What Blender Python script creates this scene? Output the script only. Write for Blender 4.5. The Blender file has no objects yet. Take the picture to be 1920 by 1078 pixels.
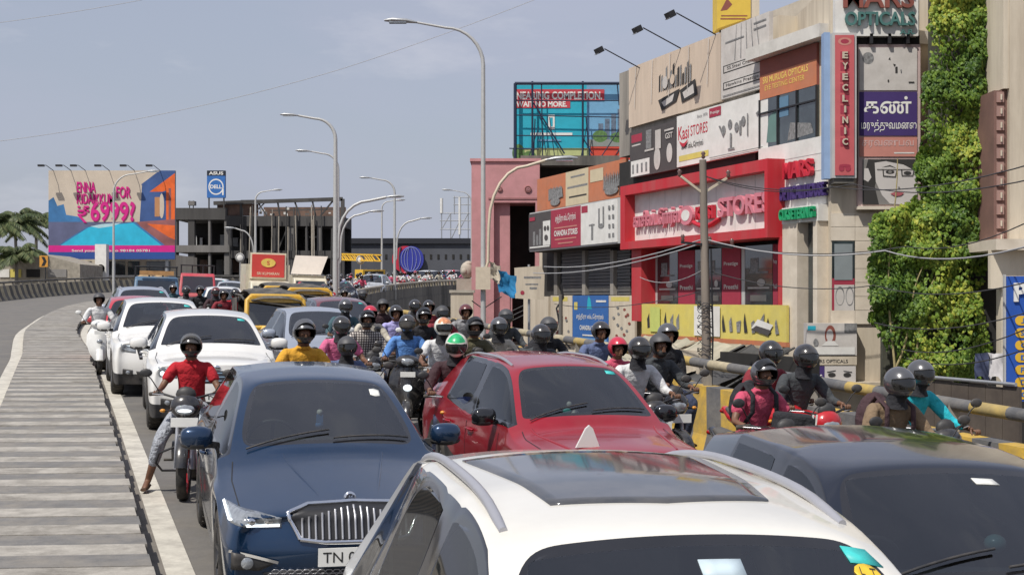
import bpy, bmesh, math, random
from math import sin, cos, pi, radians, sqrt, atan2, exp
from mathutils import Vector, Matrix, Euler
from mathutils.bvhtree import BVHTree

random.seed(7)
C = bpy.context.scene.collection
S = bpy.context.scene
# ------------------------------------------------------------------ camera
CAMZ, HY, FPX = 2.45, 560.0, 2600.0
cam_d = bpy.data.cameras.new('camera')
cam = bpy.data.objects.new('camera', cam_d)
C.objects.link(cam)
cam.location = (0, 0, CAMZ)
cam.rotation_euler = (radians(90), 0, 0)
cam_d.sensor_width = 36
cam_d.lens = 36 * FPX / 1920
cam_d.shift_y = (HY - 539) / 1920
cam_d.clip_start = 0.1
cam_d.clip_end = 5000
S.camera = cam
# ------------------------------------------------------------------ sky
SUN_EL, SUN_DIR = 54, Vector((-0.55, -0.68, 0)).normalized()   # horizontal direction towards the sun
W = bpy.data.worlds.new('World')
S.world = W
W.use_nodes = True
nt = W.node_tree
for n in list(nt.nodes):
    nt.nodes.remove(n)
def wn(t, **k):
    n = nt.nodes.new(t)
    for a, b in k.items():
        setattr(n, a, b)
    return n
sky = wn('ShaderNodeTexSky', sky_type='NISHITA', sun_disc=False)
sky.sun_elevation = radians(SUN_EL)
sky.sun_rotation = atan2(SUN_DIR.x, SUN_DIR.y)
sky.air_density = 1.3
sky.dust_density = 2.0
sky.ozone_density = 1.6
bg = wn('ShaderNodeBackground')
bg.inputs[1].default_value = 0.085
out = wn('ShaderNodeOutputWorld')
tc = wn('ShaderNodeTexCoord')
mp = wn('ShaderNodeMapping')
mp.inputs['Scale'].default_value = (1.0, 1.0, 3.2)
mp.inputs['Location'].default_value = (0.7, 0.2, 0.1)
no = wn('ShaderNodeTexNoise')
no.inputs['Scale'].default_value = 2.3
no.inputs['Detail'].default_value = 7
no.inputs['Roughness'].default_value = 0.55
no.inputs['Distortion'].default_value = 0.3
rp = wn('ShaderNodeValToRGB')
rp.color_ramp.elements[0].position = 0.44
rp.color_ramp.elements[1].position = 0.74
rp.color_ramp.elements[0].color = (0, 0, 0, 1)
rp.color_ramp.elements[1].color = (1, 1, 1, 1)
mu = wn('ShaderNodeMath', operation='MULTIPLY')
mu.inputs[1].default_value = 0.3
ad = wn('ShaderNodeMath', operation='ADD')
ad.inputs[1].default_value = 0.7          # thin even veil
mx = wn('ShaderNodeMix', data_type='RGBA')
mx.inputs['B'].default_value = (4.45, 4.75, 5.95, 1)
L = nt.links.new
L(tc.outputs['Generated'], mp.inputs[0]); L(mp.outputs[0], no.inputs['Vector'])
L(no.outputs['Fac'], rp.inputs[0]); L(rp.outputs[0], mu.inputs[0]); L(mu.outputs[0], ad.inputs[0])
L(ad.outputs[0], mx.inputs['Factor'])
L(sky.outputs[0], mx.inputs['A']); 
n2 = wn('ShaderNodeTexNoise')
n2.inputs['Scale'].default_value = 3.4
n2.inputs['Detail'].default_value = 9
n2.inputs['Roughness'].default_value = 0.6
L(mp.outputs[0], n2.inputs['Vector'])
rp2 = wn('ShaderNodeValToRGB')
rp2.color_ramp.elements[0].position = 0.54
rp2.color_ramp.elements[1].position = 0.72
rp2.color_ramp.elements[0].color = (0, 0, 0, 1)
rp2.color_ramp.elements[1].color = (.55, .55, .55, 1)
L(n2.outputs['Fac'], rp2.inputs[0])
mx2 = wn('ShaderNodeMix', data_type='RGBA')
mx2.inputs['B'].default_value = (6.9, 7.0, 7.6, 1)
L(rp2.outputs[0], mx2.inputs['Factor']); L(mx.outputs['Result'], mx2.inputs['A'])
L(mx2.outputs['Result'], bg.inputs[0]); L(bg.outputs[0], out.inputs[0])
# ------------------------------------------------------------------ sun
sd = bpy.data.lights.new('sun', 'SUN')
sd.energy = 3.6
sd.angle = radians(0.6)
sd.color = (1.0, 0.95, 0.87)
sun = bpy.data.objects.new('sun', sd)
C.objects.link(sun)
sv = Vector((SUN_DIR.x * cos(radians(SUN_EL)), SUN_DIR.y * cos(radians(SUN_EL)), sin(radians(SUN_EL))))
sun.rotation_euler = sv.to_track_quat('Z', 'Y').to_euler()
sun.location = (0, 0, 60)
S.view_settings.view_transform = 'Standard'
S.view_settings.look = 'None'
S.view_settings.gamma = 1
S.view_settings.use_curve_mapping = False
S.view_settings.exposure = 0.26
S.cycles.max_bounces = 6
S.cycles.transparent_max_bounces = 10

# ------------------------------------------------------------------ materials
MATS = {}
def mat(name, col=(.5, .5, .5), rough=.6, metal=0.0, coat=0.0, var=.12, scale=6.0, bump=0.0, dirt=None, dirt_amt=0.0,
        spec=None, emit=None, es=0.0, streak=False):
    if name in MATS:
        return MATS[name]
    m = bpy.data.materials.new(name)
    m.use_nodes = True
    t = m.node_tree
    b = t.nodes['Principled BSDF']
    b.inputs['Roughness'].default_value = rough
    b.inputs['Metallic'].default_value = metal
    b.inputs['Coat Weight'].default_value = coat
    b.inputs['Coat Roughness'].default_value = .06
    if spec is not None:
        b.inputs['Specular IOR Level'].default_value = spec
    co = t.nodes.new('ShaderNodeTexCoord')
    n = t.nodes.new('ShaderNodeTexNoise')
    n.inputs['Scale'].default_value = scale
    n.inputs['Detail'].default_value = 6
    n.inputs['Roughness'].default_value = .62
    src = co.outputs['Object']
    if streak:
        mpn = t.nodes.new('ShaderNodeMapping')
        mpn.inputs['Scale'].default_value = (1, 1, .12)
        t.links.new(src, mpn.inputs[0])
        src = mpn.outputs[0]
    t.links.new(src, n.inputs['Vector'])
    r = t.nodes.new('ShaderNodeValToRGB')
    r.color_ramp.elements[0].position = .3
    r.color_ramp.elements[1].position = .7
    lo = tuple(max(0, c * (1 - var)) for c in col) + (1,)
    hi = tuple(min(1, c * (1 + var)) for c in col) + (1,)
    r.color_ramp.elements[0].color = lo
    r.color_ramp.elements[1].color = hi
    t.links.new(n.outputs['Fac'], r.inputs[0])
    last = r.outputs[0]
    if dirt is not None:
        n2 = t.nodes.new('ShaderNodeTexNoise')
        n2.inputs['Scale'].default_value = scale * .35
        n2.inputs['Detail'].default_value = 8
        n2.inputs['Roughness'].default_value = .7
        t.links.new(src, n2.inputs['Vector'])
        r2 = t.nodes.new('ShaderNodeValToRGB')
        r2.color_ramp.elements[0].position = .42
        r2.color_ramp.elements[1].position = .66
        r2.color_ramp.elements[0].color = (0, 0, 0, 1)
        r2.color_ramp.elements[1].color = (dirt_amt,) * 3 + (1,)
        t.links.new(n2.outputs['Fac'], r2.inputs[0])
        mm = t.nodes.new('ShaderNodeMix')
        mm.data_type = 'RGBA'
        t.links.new(r2.outputs[0], mm.inputs['Factor'])
        t.links.new(last, mm.inputs['A'])
        mm.inputs['B'].default_value = tuple(dirt) + (1,)
        last = mm.outputs['Result']
    t.links.new(last, b.inputs['Base Color'])
    if bump:
        bn = t.nodes.new('ShaderNodeBump')
        bn.inputs['Strength'].default_value = min(1, bump)
        bn.inputs['Distance'].default_value = .02 if bump < .5 else .06
        n3 = t.nodes.new('ShaderNodeTexNoise')
        n3.inputs['Scale'].default_value = scale * (5 if bump < .5 else 1.3)
        n3.inputs['Detail'].default_value = 5
        t.links.new(src, n3.inputs['Vector'])
        t.links.new(n3.outputs['Fac'], bn.inputs['Height'])
        t.links.new(bn.outputs[0], b.inputs['Normal'])
    if emit is not None:
        b.inputs['Emission Color'].default_value = tuple(emit) + (1,)
        b.inputs['Emission Strength'].default_value = es
    MATS[name] = m
    return m

def glass(name, tint=(.25, .3, .3), ior=1.5, dust=.05, rough=.02):
    if name in MATS:
        return MATS[name]
    m = bpy.data.materials.new(name)
    m.use_nodes = True
    t = m.node_tree
    t.nodes.clear()
    o = t.nodes.new('ShaderNodeOutputMaterial')
    tr = t.nodes.new('ShaderNodeBsdfTransparent')
    tr.inputs[0].default_value = tuple(tint) + (1,)
    gl = t.nodes.new('ShaderNodeBsdfGlossy')
    gl.inputs['Roughness'].default_value = rough
    gl.inputs['Color'].default_value = (.95, .97, 1, 1)
    fr = t.nodes.new('ShaderNodeFresnel')
    fr.inputs[0].default_value = ior
    mx = t.nodes.new('ShaderNodeMixShader')
    t.links.new(fr.outputs[0], mx.inputs[0])
    t.links.new(tr.outputs[0], mx.inputs[1])
    t.links.new(gl.outputs[0], mx.inputs[2])
    df = t.nodes.new('ShaderNodeBsdfDiffuse')
    df.inputs[0].default_value = (.45, .42, .36, 1)
    co = t.nodes.new('ShaderNodeTexCoord')
    n = t.nodes.new('ShaderNodeTexNoise')
    n.inputs['Scale'].default_value = 3
    n.inputs['Detail'].default_value = 6
    t.links.new(co.outputs['Object'], n.inputs['Vector'])
    ml = t.nodes.new('ShaderNodeMath')
    ml.operation = 'MULTIPLY'
    ml.inputs[1].default_value = dust * 2
    t.links.new(n.outputs['Fac'], ml.inputs[0])
    m2 = t.nodes.new('ShaderNodeMixShader')
    t.links.new(ml.outputs[0], m2.inputs[0])
    t.links.new(mx.outputs[0], m2.inputs[1])
    t.links.new(df.outputs[0], m2.inputs[2])
    t.links.new(m2.outputs[0], o.inputs[0])
    MATS[name] = m
    return m

# ------------------------------------------------------------------ objects
def props(o, label=None, cat=None, group=None, kind=None):
    if label: o['label'] = label
    if cat: o['category'] = cat
    if group: o['group'] = group
    if kind: o['kind'] = kind
    return o
def thing(name, label, cat, loc=(0, 0, 0), rotz=0, group=None, matrix=None):
    o = bpy.data.objects.new(name, None)
    C.objects.link(o)
    o.empty_display_size = .2
    if matrix is not None:
        o.matrix_world = matrix
    else:
        o.location = loc
        o.rotation_euler = (0, 0, rotz)
    return props(o, label, cat, group)
def link(name, me, parent=None, loc=None, rot=None):
    o = bpy.data.objects.new(name, me)
    C.objects.link(o)
    if parent is not None:
        o.parent = parent
    if loc is not None:
        o.location = loc
    if rot is not None:
        o.rotation_euler = rot
    return o
def copy_tree(o, parent=None):
    c = o.copy()
    C.objects.link(c)
    c.parent = parent
    for ch in list(o.children):
        copy_tree(ch, c)
    return c

class MB:
    """collects shapes and links them as ONE mesh object"""
    def __init__(s):
        s.v = []; s.f = []; s.m = []; s.sm = []; s.mats = []
    def mi(s, m):
        if m not in s.mats:
            s.mats.append(m)
        return s.mats.index(m)
    def add(s, vs, fs, m, smooth=False):
        k = len(s.v)
        s.v += [tuple(v) for v in vs]
        i = s.mi(m)
        for f in fs:
            s.f.append(tuple(a + k for a in f)); s.m.append(i); s.sm.append(smooth)
        return s
    def box(s, c, d, m, rot=None):
        x, y, z = d[0] / 2, d[1] / 2, d[2] / 2
        vs = [Vector(p) for p in ((-x, -y, -z), (x, -y, -z), (x, y, -z), (-x, y, -z), (-x, -y, z), (x, -y, z), (x, y, z), (-x, y, z))]
        if rot is not None:
            R = Euler(rot).to_matrix() if not isinstance(rot, Matrix) else rot
            vs = [R @ v for v in vs]
        c = Vector(c)
        return s.add([v + c for v in vs], [(0, 3, 2, 1), (4, 5, 6, 7), (0, 1, 5, 4), (1, 2, 6, 5), (2, 3, 7, 6), (3, 0, 4, 7)], m)
    def span(s, a, b, m):   # box from corner a to corner b
        a = Vector(a); b = Vector(b)
        return s.box((a + b) / 2, [abs(q) for q in (b - a)], m)
    def bar(s, a, b, w, h, m):   # rectangular bar between two points
        a = Vector(a); b = Vector(b); d = b - a; l = d.length
        q = d.to_track_quat('Y', 'Z').to_matrix()
        return s.box((a + b) / 2, (w, l, h), m, q)
    def cyl(s, a, b, r, m, r2=None, n=10, caps=True, smooth=True):
        return s.tube([a, b], [r, r if r2 is None else r2], m, n, caps, smooth)
    def tube(s, pts, r, m, n=8, caps=True, smooth=True, sy=1.0):
        pts = [Vector(p) for p in pts]
        if not isinstance(r, (list, tuple)):
            r = [r] * len(pts)
        vs = []
        up = None
        for i, p in enumerate(pts):
            if i == 0: d = pts[1] - pts[0]
            elif i == len(pts) - 1: d = pts[-1] - pts[-2]
            else: d = (pts[i + 1] - pts[i]).normalized() + (pts[i] - pts[i - 1]).normalized()
            d = d.normalized() if d.length > 1e-9 else Vector((0, 0, 1))
            if up is None:
                up = Vector((0, 0, 1)) if abs(d.z) < .9 else Vector((0, 1, 0))
            x = d.cross(up)
            if x.length < 1e-6:
                x = d.cross(Vector((1, 0, 0)))
            x.normalize(); y = x.cross(d).normalized(); up = y
            for k in range(n):
                a = 2 * pi * k / n
                vs.append(p + x * cos(a) * r[i] + y * sin(a) * r[i] * sy)
        fs = []
        for i in range(len(pts) - 1):
            for k in range(n):
                k2 = (k + 1) % n
                fs.append((i * n + k, i * n + k2, (i + 1) * n + k2, (i + 1) * n + k))
        s.add(vs, fs, m, smooth)
        if caps:
            s.add(vs[:n], [tuple(range(n - 1, -1, -1))], m)
            s.add(vs[-n:], [tuple(range(n))], m)
        return s
    def ball(s, c, r, m, nu=14, nv=9, R=None, zmin=-1.0, zmax=1.0):
        c = Vector(c)
        if not isinstance(r, (list, tuple)):
            r = (r, r, r)
        vs = []; fs = []
        a0 = math.asin(max(-1, zmin)); a1 = math.asin(min(1, zmax))
        for j in range(nv + 1):
            t = a0 + (a1 - a0) * j / nv
            for i in range(nu):
                a = 2 * pi * i / nu
                v = Vector((r[0] * cos(t) * cos(a), r[1] * cos(t) * sin(a), r[2] * sin(t)))
                if R is not None: v = R @ v
                vs.append(v + c)
        for j in range(nv):
            for i in range(nu):
                i2 = (i + 1) % nu
                fs.append((j * nu + i, j * nu + i2, (j + 1) * nu + i2, (j + 1) * nu + i))
        return s.add(vs, fs, m, True)
    def lathe(s, prof, m, c=(0, 0, 0), axis='z', n=20, smooth=True, T=None):
        vs = []; fs = []
        c = Vector(c)
        for (r, h) in prof:
            for k in range(n):
                a = 2 * pi * k / n
                if axis == 'z': v = Vector((r * cos(a), r * sin(a), h))
                elif axis == 'x': v = Vector((h, r * cos(a), r * sin(a)))
                else: v = Vector((r * sin(a), h, r * cos(a)))
                if T is not None: v = T @ v
                vs.append(v + c)
        for j in range(len(prof) - 1):
            for k in range(n):
                k2 = (k + 1) % n
                fs.append((j * n + k, j * n + k2, (j + 1) * n + k2, (j + 1) * n + k))
        return s.add(vs, fs, m, smooth)
    def prism(s, poly, y0, y1, m, T=None):
        """polygon in local XZ extruded from y0 to y1"""
        n = len(poly)
        vs = [Vector((p[0], y0, p[1])) for p in poly] + [Vector((p[0], y1, p[1])) for p in poly]
        if T is not None: vs = [T @ v for v in vs]
        fs = [tuple(range(n)), tuple(range(2 * n - 1, n - 1, -1))]
        for i in range(n):
            j = (i + 1) % n
            fs.append((i, i + n, j + n, j))
        return s.add(vs, fs, m)
    def mesh(s, name):
        me = bpy.data.meshes.new(name)
        me.from_pydata(s.v, [], s.f)
        for m in s.mats: me.materials.append(m)
        me.polygons.foreach_set('material_index', s.m)
        me.polygons.foreach_set('use_smooth', s.sm)
        me.update()
        return me
    def build(s, name, parent=None, **k):
        return link(name, s.mesh(name), parent, **k)
def fix_normals(me):
    bm = bmesh.new(); bm.from_mesh(me)
    bmesh.ops.recalc_face_normals(bm, faces=bm.faces)
    bm.to_mesh(me); bm.free()

# ------------------------------------------------------------------ lettering (the built-in font)
TXT = {}
def text_mesh(txt, mtl, w, h, depth=.02, bold=0.0, shear=0.0):
    """text as a mesh in the XZ plane facing -Y, fitted to w x h, its lower left corner at the origin"""
    key = (txt, bold, shear)
    if key not in TXT:
        cu = bpy.data.curves.new('t', 'FONT')
        cu.body = txt
        cu.resolution_u = 3
        cu.offset = bold
        cu.shear = shear
        cu.space_line = .95
        o = bpy.data.objects.new('t', cu)
        C.objects.link(o)
        dg = bpy.context.evaluated_depsgraph_get()
        me = bpy.data.meshes.new_from_object(o.evaluated_get(dg))
        TXT[key] = ([tuple(v.co) for v in me.vertices], [tuple(p.vertices) for p in me.polygons])
        bpy.data.objects.remove(o); bpy.data.curves.remove(cu); bpy.data.meshes.remove(me)
    vs, fs = TXT[key]
    if not vs:
        return None
    x0 = min(v[0] for v in vs); x1 = max(v[0] for v in vs); y0 = min(v[1] for v in vs); y1 = max(v[1] for v in vs)
    sx = w / max(1e-6, x1 - x0); sy = h / max(1e-6, y1 - y0)
    P = [((v[0] - x0) * sx, (v[1] - y0) * sy) for v in vs]
    n = len(P)
    V = [(p[0], -depth, p[1]) for p in P]
    F = list(fs)
    if depth > .004:
        V += [(p[0], 0, p[1]) for p in P]
        edges = {}
        for f in fs:
            for i in range(len(f)):
                a, b = f[i], f[(i + 1) % len(f)]
                edges[(a, b)] = edges.get((a, b), 0) + 1
        for (a, b) in edges:
            if (b, a) not in edges:
                F.append((a, a + n, b + n, b)[::-1])
    me = bpy.data.meshes.new('lettering')
    me.from_pydata(V, [], F)
    me.materials.append(mtl)
    me.update()
    return me
def lettering(parent, txt, mtl, x, y, z, w, h, depth=.02, bold=0.0, name='lettering', shear=0.0, rot=None):
    me = text_mesh(txt, mtl, w, h, depth, bold, shear)
    if me is None: return None
    return link(name, me, parent, (x, y, z), rot)

def px(x, Y):            # lateral place of picture column x at distance Y
    return (x - 960) * Y / FPX
def pz(y, Y):
    return CAMZ - (y - HY) * Y / FPX
def interp(tab, t):
    if t <= tab[0][0]:
        a, b = tab[0], tab[1]
    elif t >= tab[-1][0]:
        a, b = tab[-2], tab[-1]
    else:
        for i in range(len(tab) - 1):
            if tab[i][0] <= t <= tab[i + 1][0]:
                a, b = tab[i], tab[i + 1]; break
    return a[1] + (b[1] - a[1]) * (t - a[0]) / (b[0] - a[0])
# ================================================================== SETTING
asphalt = mat('asphalt', (.135, .128, .12), .9, var=.14, scale=3.0, bump=.35, dirt=(.2, .18, .15), dirt_amt=.5)
ground_m = mat('dry_ground', (.2, .18, .15), .95, var=.2, scale=.6, bump=.2, dirt=(.12, .11, .1), dirt_amt=.6)
white_line = mat('worn_white_paint', (.56, .53, .46), .8, var=.12, scale=9, dirt=(.2, .18, .16), dirt_amt=.5, bump=.1)
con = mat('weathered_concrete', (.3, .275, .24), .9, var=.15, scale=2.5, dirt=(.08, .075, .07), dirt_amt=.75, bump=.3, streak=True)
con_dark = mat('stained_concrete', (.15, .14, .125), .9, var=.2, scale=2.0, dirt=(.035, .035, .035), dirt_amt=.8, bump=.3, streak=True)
con_light = mat('pale_concrete', (.42, .38, .32), .9, var=.12, scale=3, dirt=(.2, .17, .13), dirt_amt=.5, bump=.2)
yel_paint = mat('yellow_barrier_paint', (.55, .35, .05), .75, var=.18, scale=7, dirt=(.2, .17, .12), dirt_amt=.6, bump=.2)
blk_paint = mat('black_barrier_paint', (.1, .1, .105), .75, var=.2, scale=7, dirt=(.25, .23, .2), dirt_amt=.5, bump=.2)
yel_pale = mat('faded_yellow_paint', (.42, .36, .24), .85, var=.15, scale=6, dirt=(.12, .11, .1), dirt_amt=.6)
galv = mat('galvanised_steel', (.42, .43, .44), .45, .6, var=.08, scale=12)
lamp_grey = mat('lamp_grey_paint', (.46, .46, .45), .5, .2, var=.08, scale=9)
cream_paint = mat('cream_pole_paint', (.55, .47, .36), .6, .0, var=.1, scale=9)
black_m = mat('black_metal', (.025, .025, .028), .5, .3, var=.15)
wire_m = mat('cable_black', (.04, .04, .045), .6)
wire_w = mat('cable_grey', (.35, .35, .36), .6)
dark_in = mat('interior_shade', (.02, .019, .018), .9, var=.3, scale=1.5)  # shade of rooms, recesses and gaps put into a near-black colour

def sm(a, b, t):
    t = max(0, min(1, (t - a) / (b - a)))
    return t * t * (3 - 2 * t)
def zr(Y):
    if Y < 20: return .0365 * Y
    if Y < 60: return .73 + .028 * (Y - 20)
    return 1.85 + .03 * (Y - 60)
# section lines of the flyover, one row per station: inner parapet, median right and left edge, outer parapet
ROWS = []
for Y in (-30, -15, 0, 5, 8, 10, 12, 14, 16, 18, 20, 23, 26, 29, 32):
    mr = .65 - .325 * Y
    ix = 2.25 - .38 * (Y - 18.1) if Y < 18.1 else 2.25 - .306 * (Y - 18.1)
    ROWS.append([(ix, Y, zr(Y) - .02 * (ix - mr)), (mr, Y, zr(Y)), (mr - 1.45, Y, zr(Y)), (mr - 8.3, Y, zr(Y) + .1)])
tail = [((-3.1, 35, 1.04), (-10.8, 35.0), (-12.2, 35.2), (-18.9, 37)),
        ((-4.6, 42, 1.12), (-13.2, 42), (-14.6, 42.3), (-21.3, 45)),
        ((-5.75, 49, 1.28), (-15.2, 49), (-16.55, 49.4), (-24.0, 53)),
        ((-6.9, 56, 1.42), (-17.1, 56), (-18.4, 56.6), (-26.2, 61)),
        ((-7.9, 65, 1.62), (-19.1, 65), (-20.4, 65.8), (-28.0, 71)),
        ((-8.5, 75, 1.95), (-20.3, 75), (-21.7, 76), (-28.6, 80)),
        ((-8.0, 85, 2.3), (-20.4, 86), (-21.8, 87), (-28.6, 90)),
        ((-6.4, 95, 2.65), (-18.8, 98), (-20.0, 99.3), (-27.6, 101)),
        ((-4.0, 103, 2.9), (-15.5, 109), (-16.3, 110.4), (-24.5, 113)),
        ((0, 109, 3.1), (-9, 118), (-9.6, 119.5), (-17, 125)),
        ((8, 115, 3.5), (2, 125.5), (1.6, 127), (-4, 134)),
        ((22, 119, 4.0), (18, 130.5), (17.8, 132), (14, 139)),
        ((45, 122, 4.4), (44, 134), (44, 135.5), (43, 143))]
for a, b, c, d in tail:
    zb = zr(min(a[1], 103)) + (a[1] > 103) * (a[1] - 103) * .05
    ROWS.append([a, (b[0], b[1], zb), (c[0], c[1], zb + .02), (d[0], d[1], zb + .12)])
def catmull(pts, n=4):
    P = [Vector(p) for p in pts]
    o = []
    for i in range(len(P) - 1):
        p0 = P[max(0, i - 1)]; p1 = P[i]; p2 = P[i + 1]; p3 = P[min(len(P) - 1, i + 2)]
        for k in range(n):
            t = k / n
            o.append(.5 * ((2 * p1) + (-p0 + p2) * t + (2 * p0 - 5 * p1 + 4 * p2 - p3) * t * t + (-p0 + 3 * p1 - 3 * p2 + p3) * t ** 3))
    o.append(P[-1])
    return o
LINE = [catmull([r[k] for r in ROWS]) for k in range(4)]
NS = len(LINE[0])
def ribbon(A, B, m, name, dz=0.0, n=1):
    vs = []; fs = []
    for a, b in zip(A, B):
        for k in range(n + 1):
            vs.append(a.lerp(b, k / n) + Vector((0, 0, dz)))
    for i in range(len(A) - 1):
        for k in range(n):
            q = i * (n + 1) + k
            fs.append((q, q + 1, q + n + 2, q + n + 1))
    mb = MB(); mb.add(vs, fs, m, True)
    return mb
rd = ribbon(LINE[1], LINE[0], asphalt, 'r', n=4)
ob = rd.build('road'); fix_normals(ob.data); props(ob, 'grey asphalt carriageway of the flyover full of traffic', kind='structure')
ROAD_BVH = BVHTree.FromPolygons([Vector(v) for v in rd.v], rd.f)
rd2 = ribbon(LINE[3], LINE[2], asphalt, 'r2', n=3)
ob = rd2.build('far_side_road'); fix_normals(ob.data); props(ob, 'empty asphalt carriageway left of the striped median', kind='structure')
def zfun(x, y):
    h = ROAD_BVH.ray_cast(Vector((x, y, 50)), Vector((0, 0, -1)))
    return h[0].z if h[0] is not None else zr(y)
def nrm(x, y):
    e = .5
    return Vector((-(zfun(x + e, y) - zfun(x - e, y)) / (2 * e), -(zfun(x, y + e) - zfun(x, y - e)) / (2 * e), 1)).normalized()
def road_matrix(x, y, yaw, dz=0.0):
    """stands on the road surface, local -Y is the direction of travel"""
    n = nrm(x, y)
    f = Vector((sin(yaw), -cos(yaw), 0))
    f = (f - n * f.dot(n)).normalized()
    ya = -f
    xa = ya.cross(n).normalized()
    M = Matrix((xa, ya, n)).transposed().to_4x4()
    M.translation = Vector((x, y, zfun(x, y) + dz))
    return M
# ground below
g = MB(); g.add([(-2500, -200, -2.4), (2500, -200, -2.4), (2500, 4000, -2.4), (-2500, 4000, -2.4)], [(0, 1, 2, 3)], ground_m)
props(g.build('ground'), kind='structure')
# service road beside the flyover, with the shops' forecourt
sr = MB()
def fac(s, off):      # point at distance Y=s on the shop line moved off metres to the road side
    return Vector((19.6 - .34 * s - off * .947, s - off * .322, 0))
A_ = [fac(Y, 3.2) for Y in range(8, 75, 4)]; B_ = [fac(Y, 11.5) for Y in range(8, 75, 4)]
for p in A_ + B_: p.z = -2.39
sr = ribbon(B_, A_, asphalt, 'service')
props(sr.build('service_road'), kind='structure')
# median: raised slab painted in bands across it
slab_dark = mat('median_grey_band', (.16, .155, .15), .9, var=.16, scale=7, dirt=(.28, .25, .21), dirt_amt=.6, bump=.25)
slab_pale = mat('median_white_band', (.37, .345, .305), .85, var=.16, scale=7, dirt=(.16, .145, .125), dirt_amt=.85, bump=.25)
kerb_m = mat('median_kerb', (.1, .095, .088), .9, var=.2, scale=6, dirt=(.3, .26, .2), dirt_amt=.4, bump=.3)
md = MB()
def along(Ln, d):
    """points of a section line at arc lengths"""
    acc = [0]
    for i in range(1, len(Ln)):
        acc.append(acc[-1] + (Ln[i] - Ln[i - 1]).length)
    def f(s):
        if s <= 0: return Ln[0].copy()
        for i in range(1, len(Ln)):
            if acc[i] >= s:
                t = (s - acc[i - 1]) / (acc[i] - acc[i - 1])
                return Ln[i - 1].lerp(Ln[i], t)
        return Ln[-1].copy()
    return f, acc[-1]
fR, LR = along(LINE[1], 0)
HM = .17
def lat(f, s, w):      # a point w metres left of the line
    p = f(s); q = f(s + .3); p0 = f(max(0, s - .3))
    d = (q - p0); d.z = 0
    d.normalize()
    return p + Vector((-d.y, d.x, 0)) * w
rng = random.Random(3)
Sx = 30.0
N_BANDS = 300
bw = .395
band_meshes = []
median = MB()
SKEW = -.28           # bands are laid a little askew
i = 0
nb = 0
med_root = None
def band_quad(s0, s1, m, jag):
    vs = []
    for (s, w) in ((s0, 0.0 - jag), (s1, 0.0 - jag), (s1 + SKEW * -1.0, 1.45), (s0 + SKEW * -1.0, 1.45)):
        vs.append(lat(fR, s, w))
    return vs
med = thing('road', 'raised concrete median painted in grey and white bands', None, (0, 0, 0))
med.name = 'median'
del med['label']
props(med, kind='structure')
nseg = int((LR - 4) / bw)
rest = MB()
for k in range(nseg):
    s0 = 14 + k * bw
    if s0 > LR - 3: break
    Ypos = fR(s0).y
    m = slab_pale if k % 2 == 0 else slab_dark
    gp = .0 if k % 2 else .006
    ww = 1.0
    q = band_quad(s0 + gp, s0 + bw - gp, m, rng.uniform(-.02, .02))
    hz = HM + rng.uniform(-.006, .006) + (.004 if k % 2 == 0 else 0)
    top = [p + Vector((0, 0, hz)) for p in q]
    bot = [p + Vector((0, 0, hz - .12)) for p in q]
    if Ypos < 7: continue
    tgt = MB() if (k < 260 and Ypos < 62) else rest
    tgt.add(top + bot, [(0, 1, 2, 3)[::-1], (0, 4, 5, 1)[::-1], (2, 6, 7, 3)[::-1], (1, 5, 6, 2)[::-1], (3, 7, 4, 0)[::-1]], m)
    if tgt is not rest:
        tgt.build('painted_slab', med)
if rest.v:
    props(rest.build('painted_slab', med), kind='stuff')
core = MB()
A1 = [lat(fR, s * .5, .05) for s in range(0, int(LR * 2) - 2)]
B1 = [lat(fR, s * .5, 1.36) for s in range(0, int(LR * 2) - 2)]
core.add([p + Vector((0, 0, HM - .07)) for p in A1] + [p + Vector((0, 0, -.3)) for p in A1] , [(i, i + 1, i + 1 + len(A1), i + len(A1)) for i in range(len(A1) - 1)], kerb_m)
core.add([p + Vector((0, 0, HM - .07)) for p in B1] + [p + Vector((0, 0, -.3)) for p in B1] , [(i, i + 1, i + 1 + len(A1), i + len(A1)) for i in range(len(A1) - 1)], kerb_m)
core.add([p + Vector((0, 0, HM - .06)) for p in A1] + [p + Vector((0, 0, HM - .06)) for p in B1] , [(i, i + 1, i + 1 + len(A1), i + len(A1)) for i in range(len(A1) - 1)], kerb_m)
core.build('kerb_core', med)
# white lines: beside the median on both sides
def line_strip(name, w0, w1, dz=.006, s0=10, s1=None, m=white_line):
    s1 = s1 or LR - 3
    n = int((s1 - s0) / .8)
    A = [lat(fR, s0 + (s1 - s0) * i / n, w0) for i in range(n + 1)]
    B = [lat(fR, s0 + (s1 - s0) * i / n, w1) for i in range(n + 1)]
    for q in A + B:
        if w0 < 0: q.z = zfun(q.x, q.y) + dz
        else: q.z += dz
    return ribbon(A, B, m, name)
gut = mat('gutter_concrete', (.2, .18, .155), .9, var=.15, scale=5, dirt=(.1, .09, .08), dirt_amt=.5, bump=.25)
ob = line_strip('gutter_strip', -.02, -.15, .004, m=gut).build('gutter_strip'); fix_normals(ob.data); props(ob, kind='structure')
ob = line_strip('edge_line', -.13, -.34, .008).build('edge_line'); fix_normals(ob.data); props(ob, kind='structure')
ob = line_strip('far_edge_line', 1.46, 1.72, .03).build('far_edge_line'); fix_normals(ob.data); props(ob, kind='structure')
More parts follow.
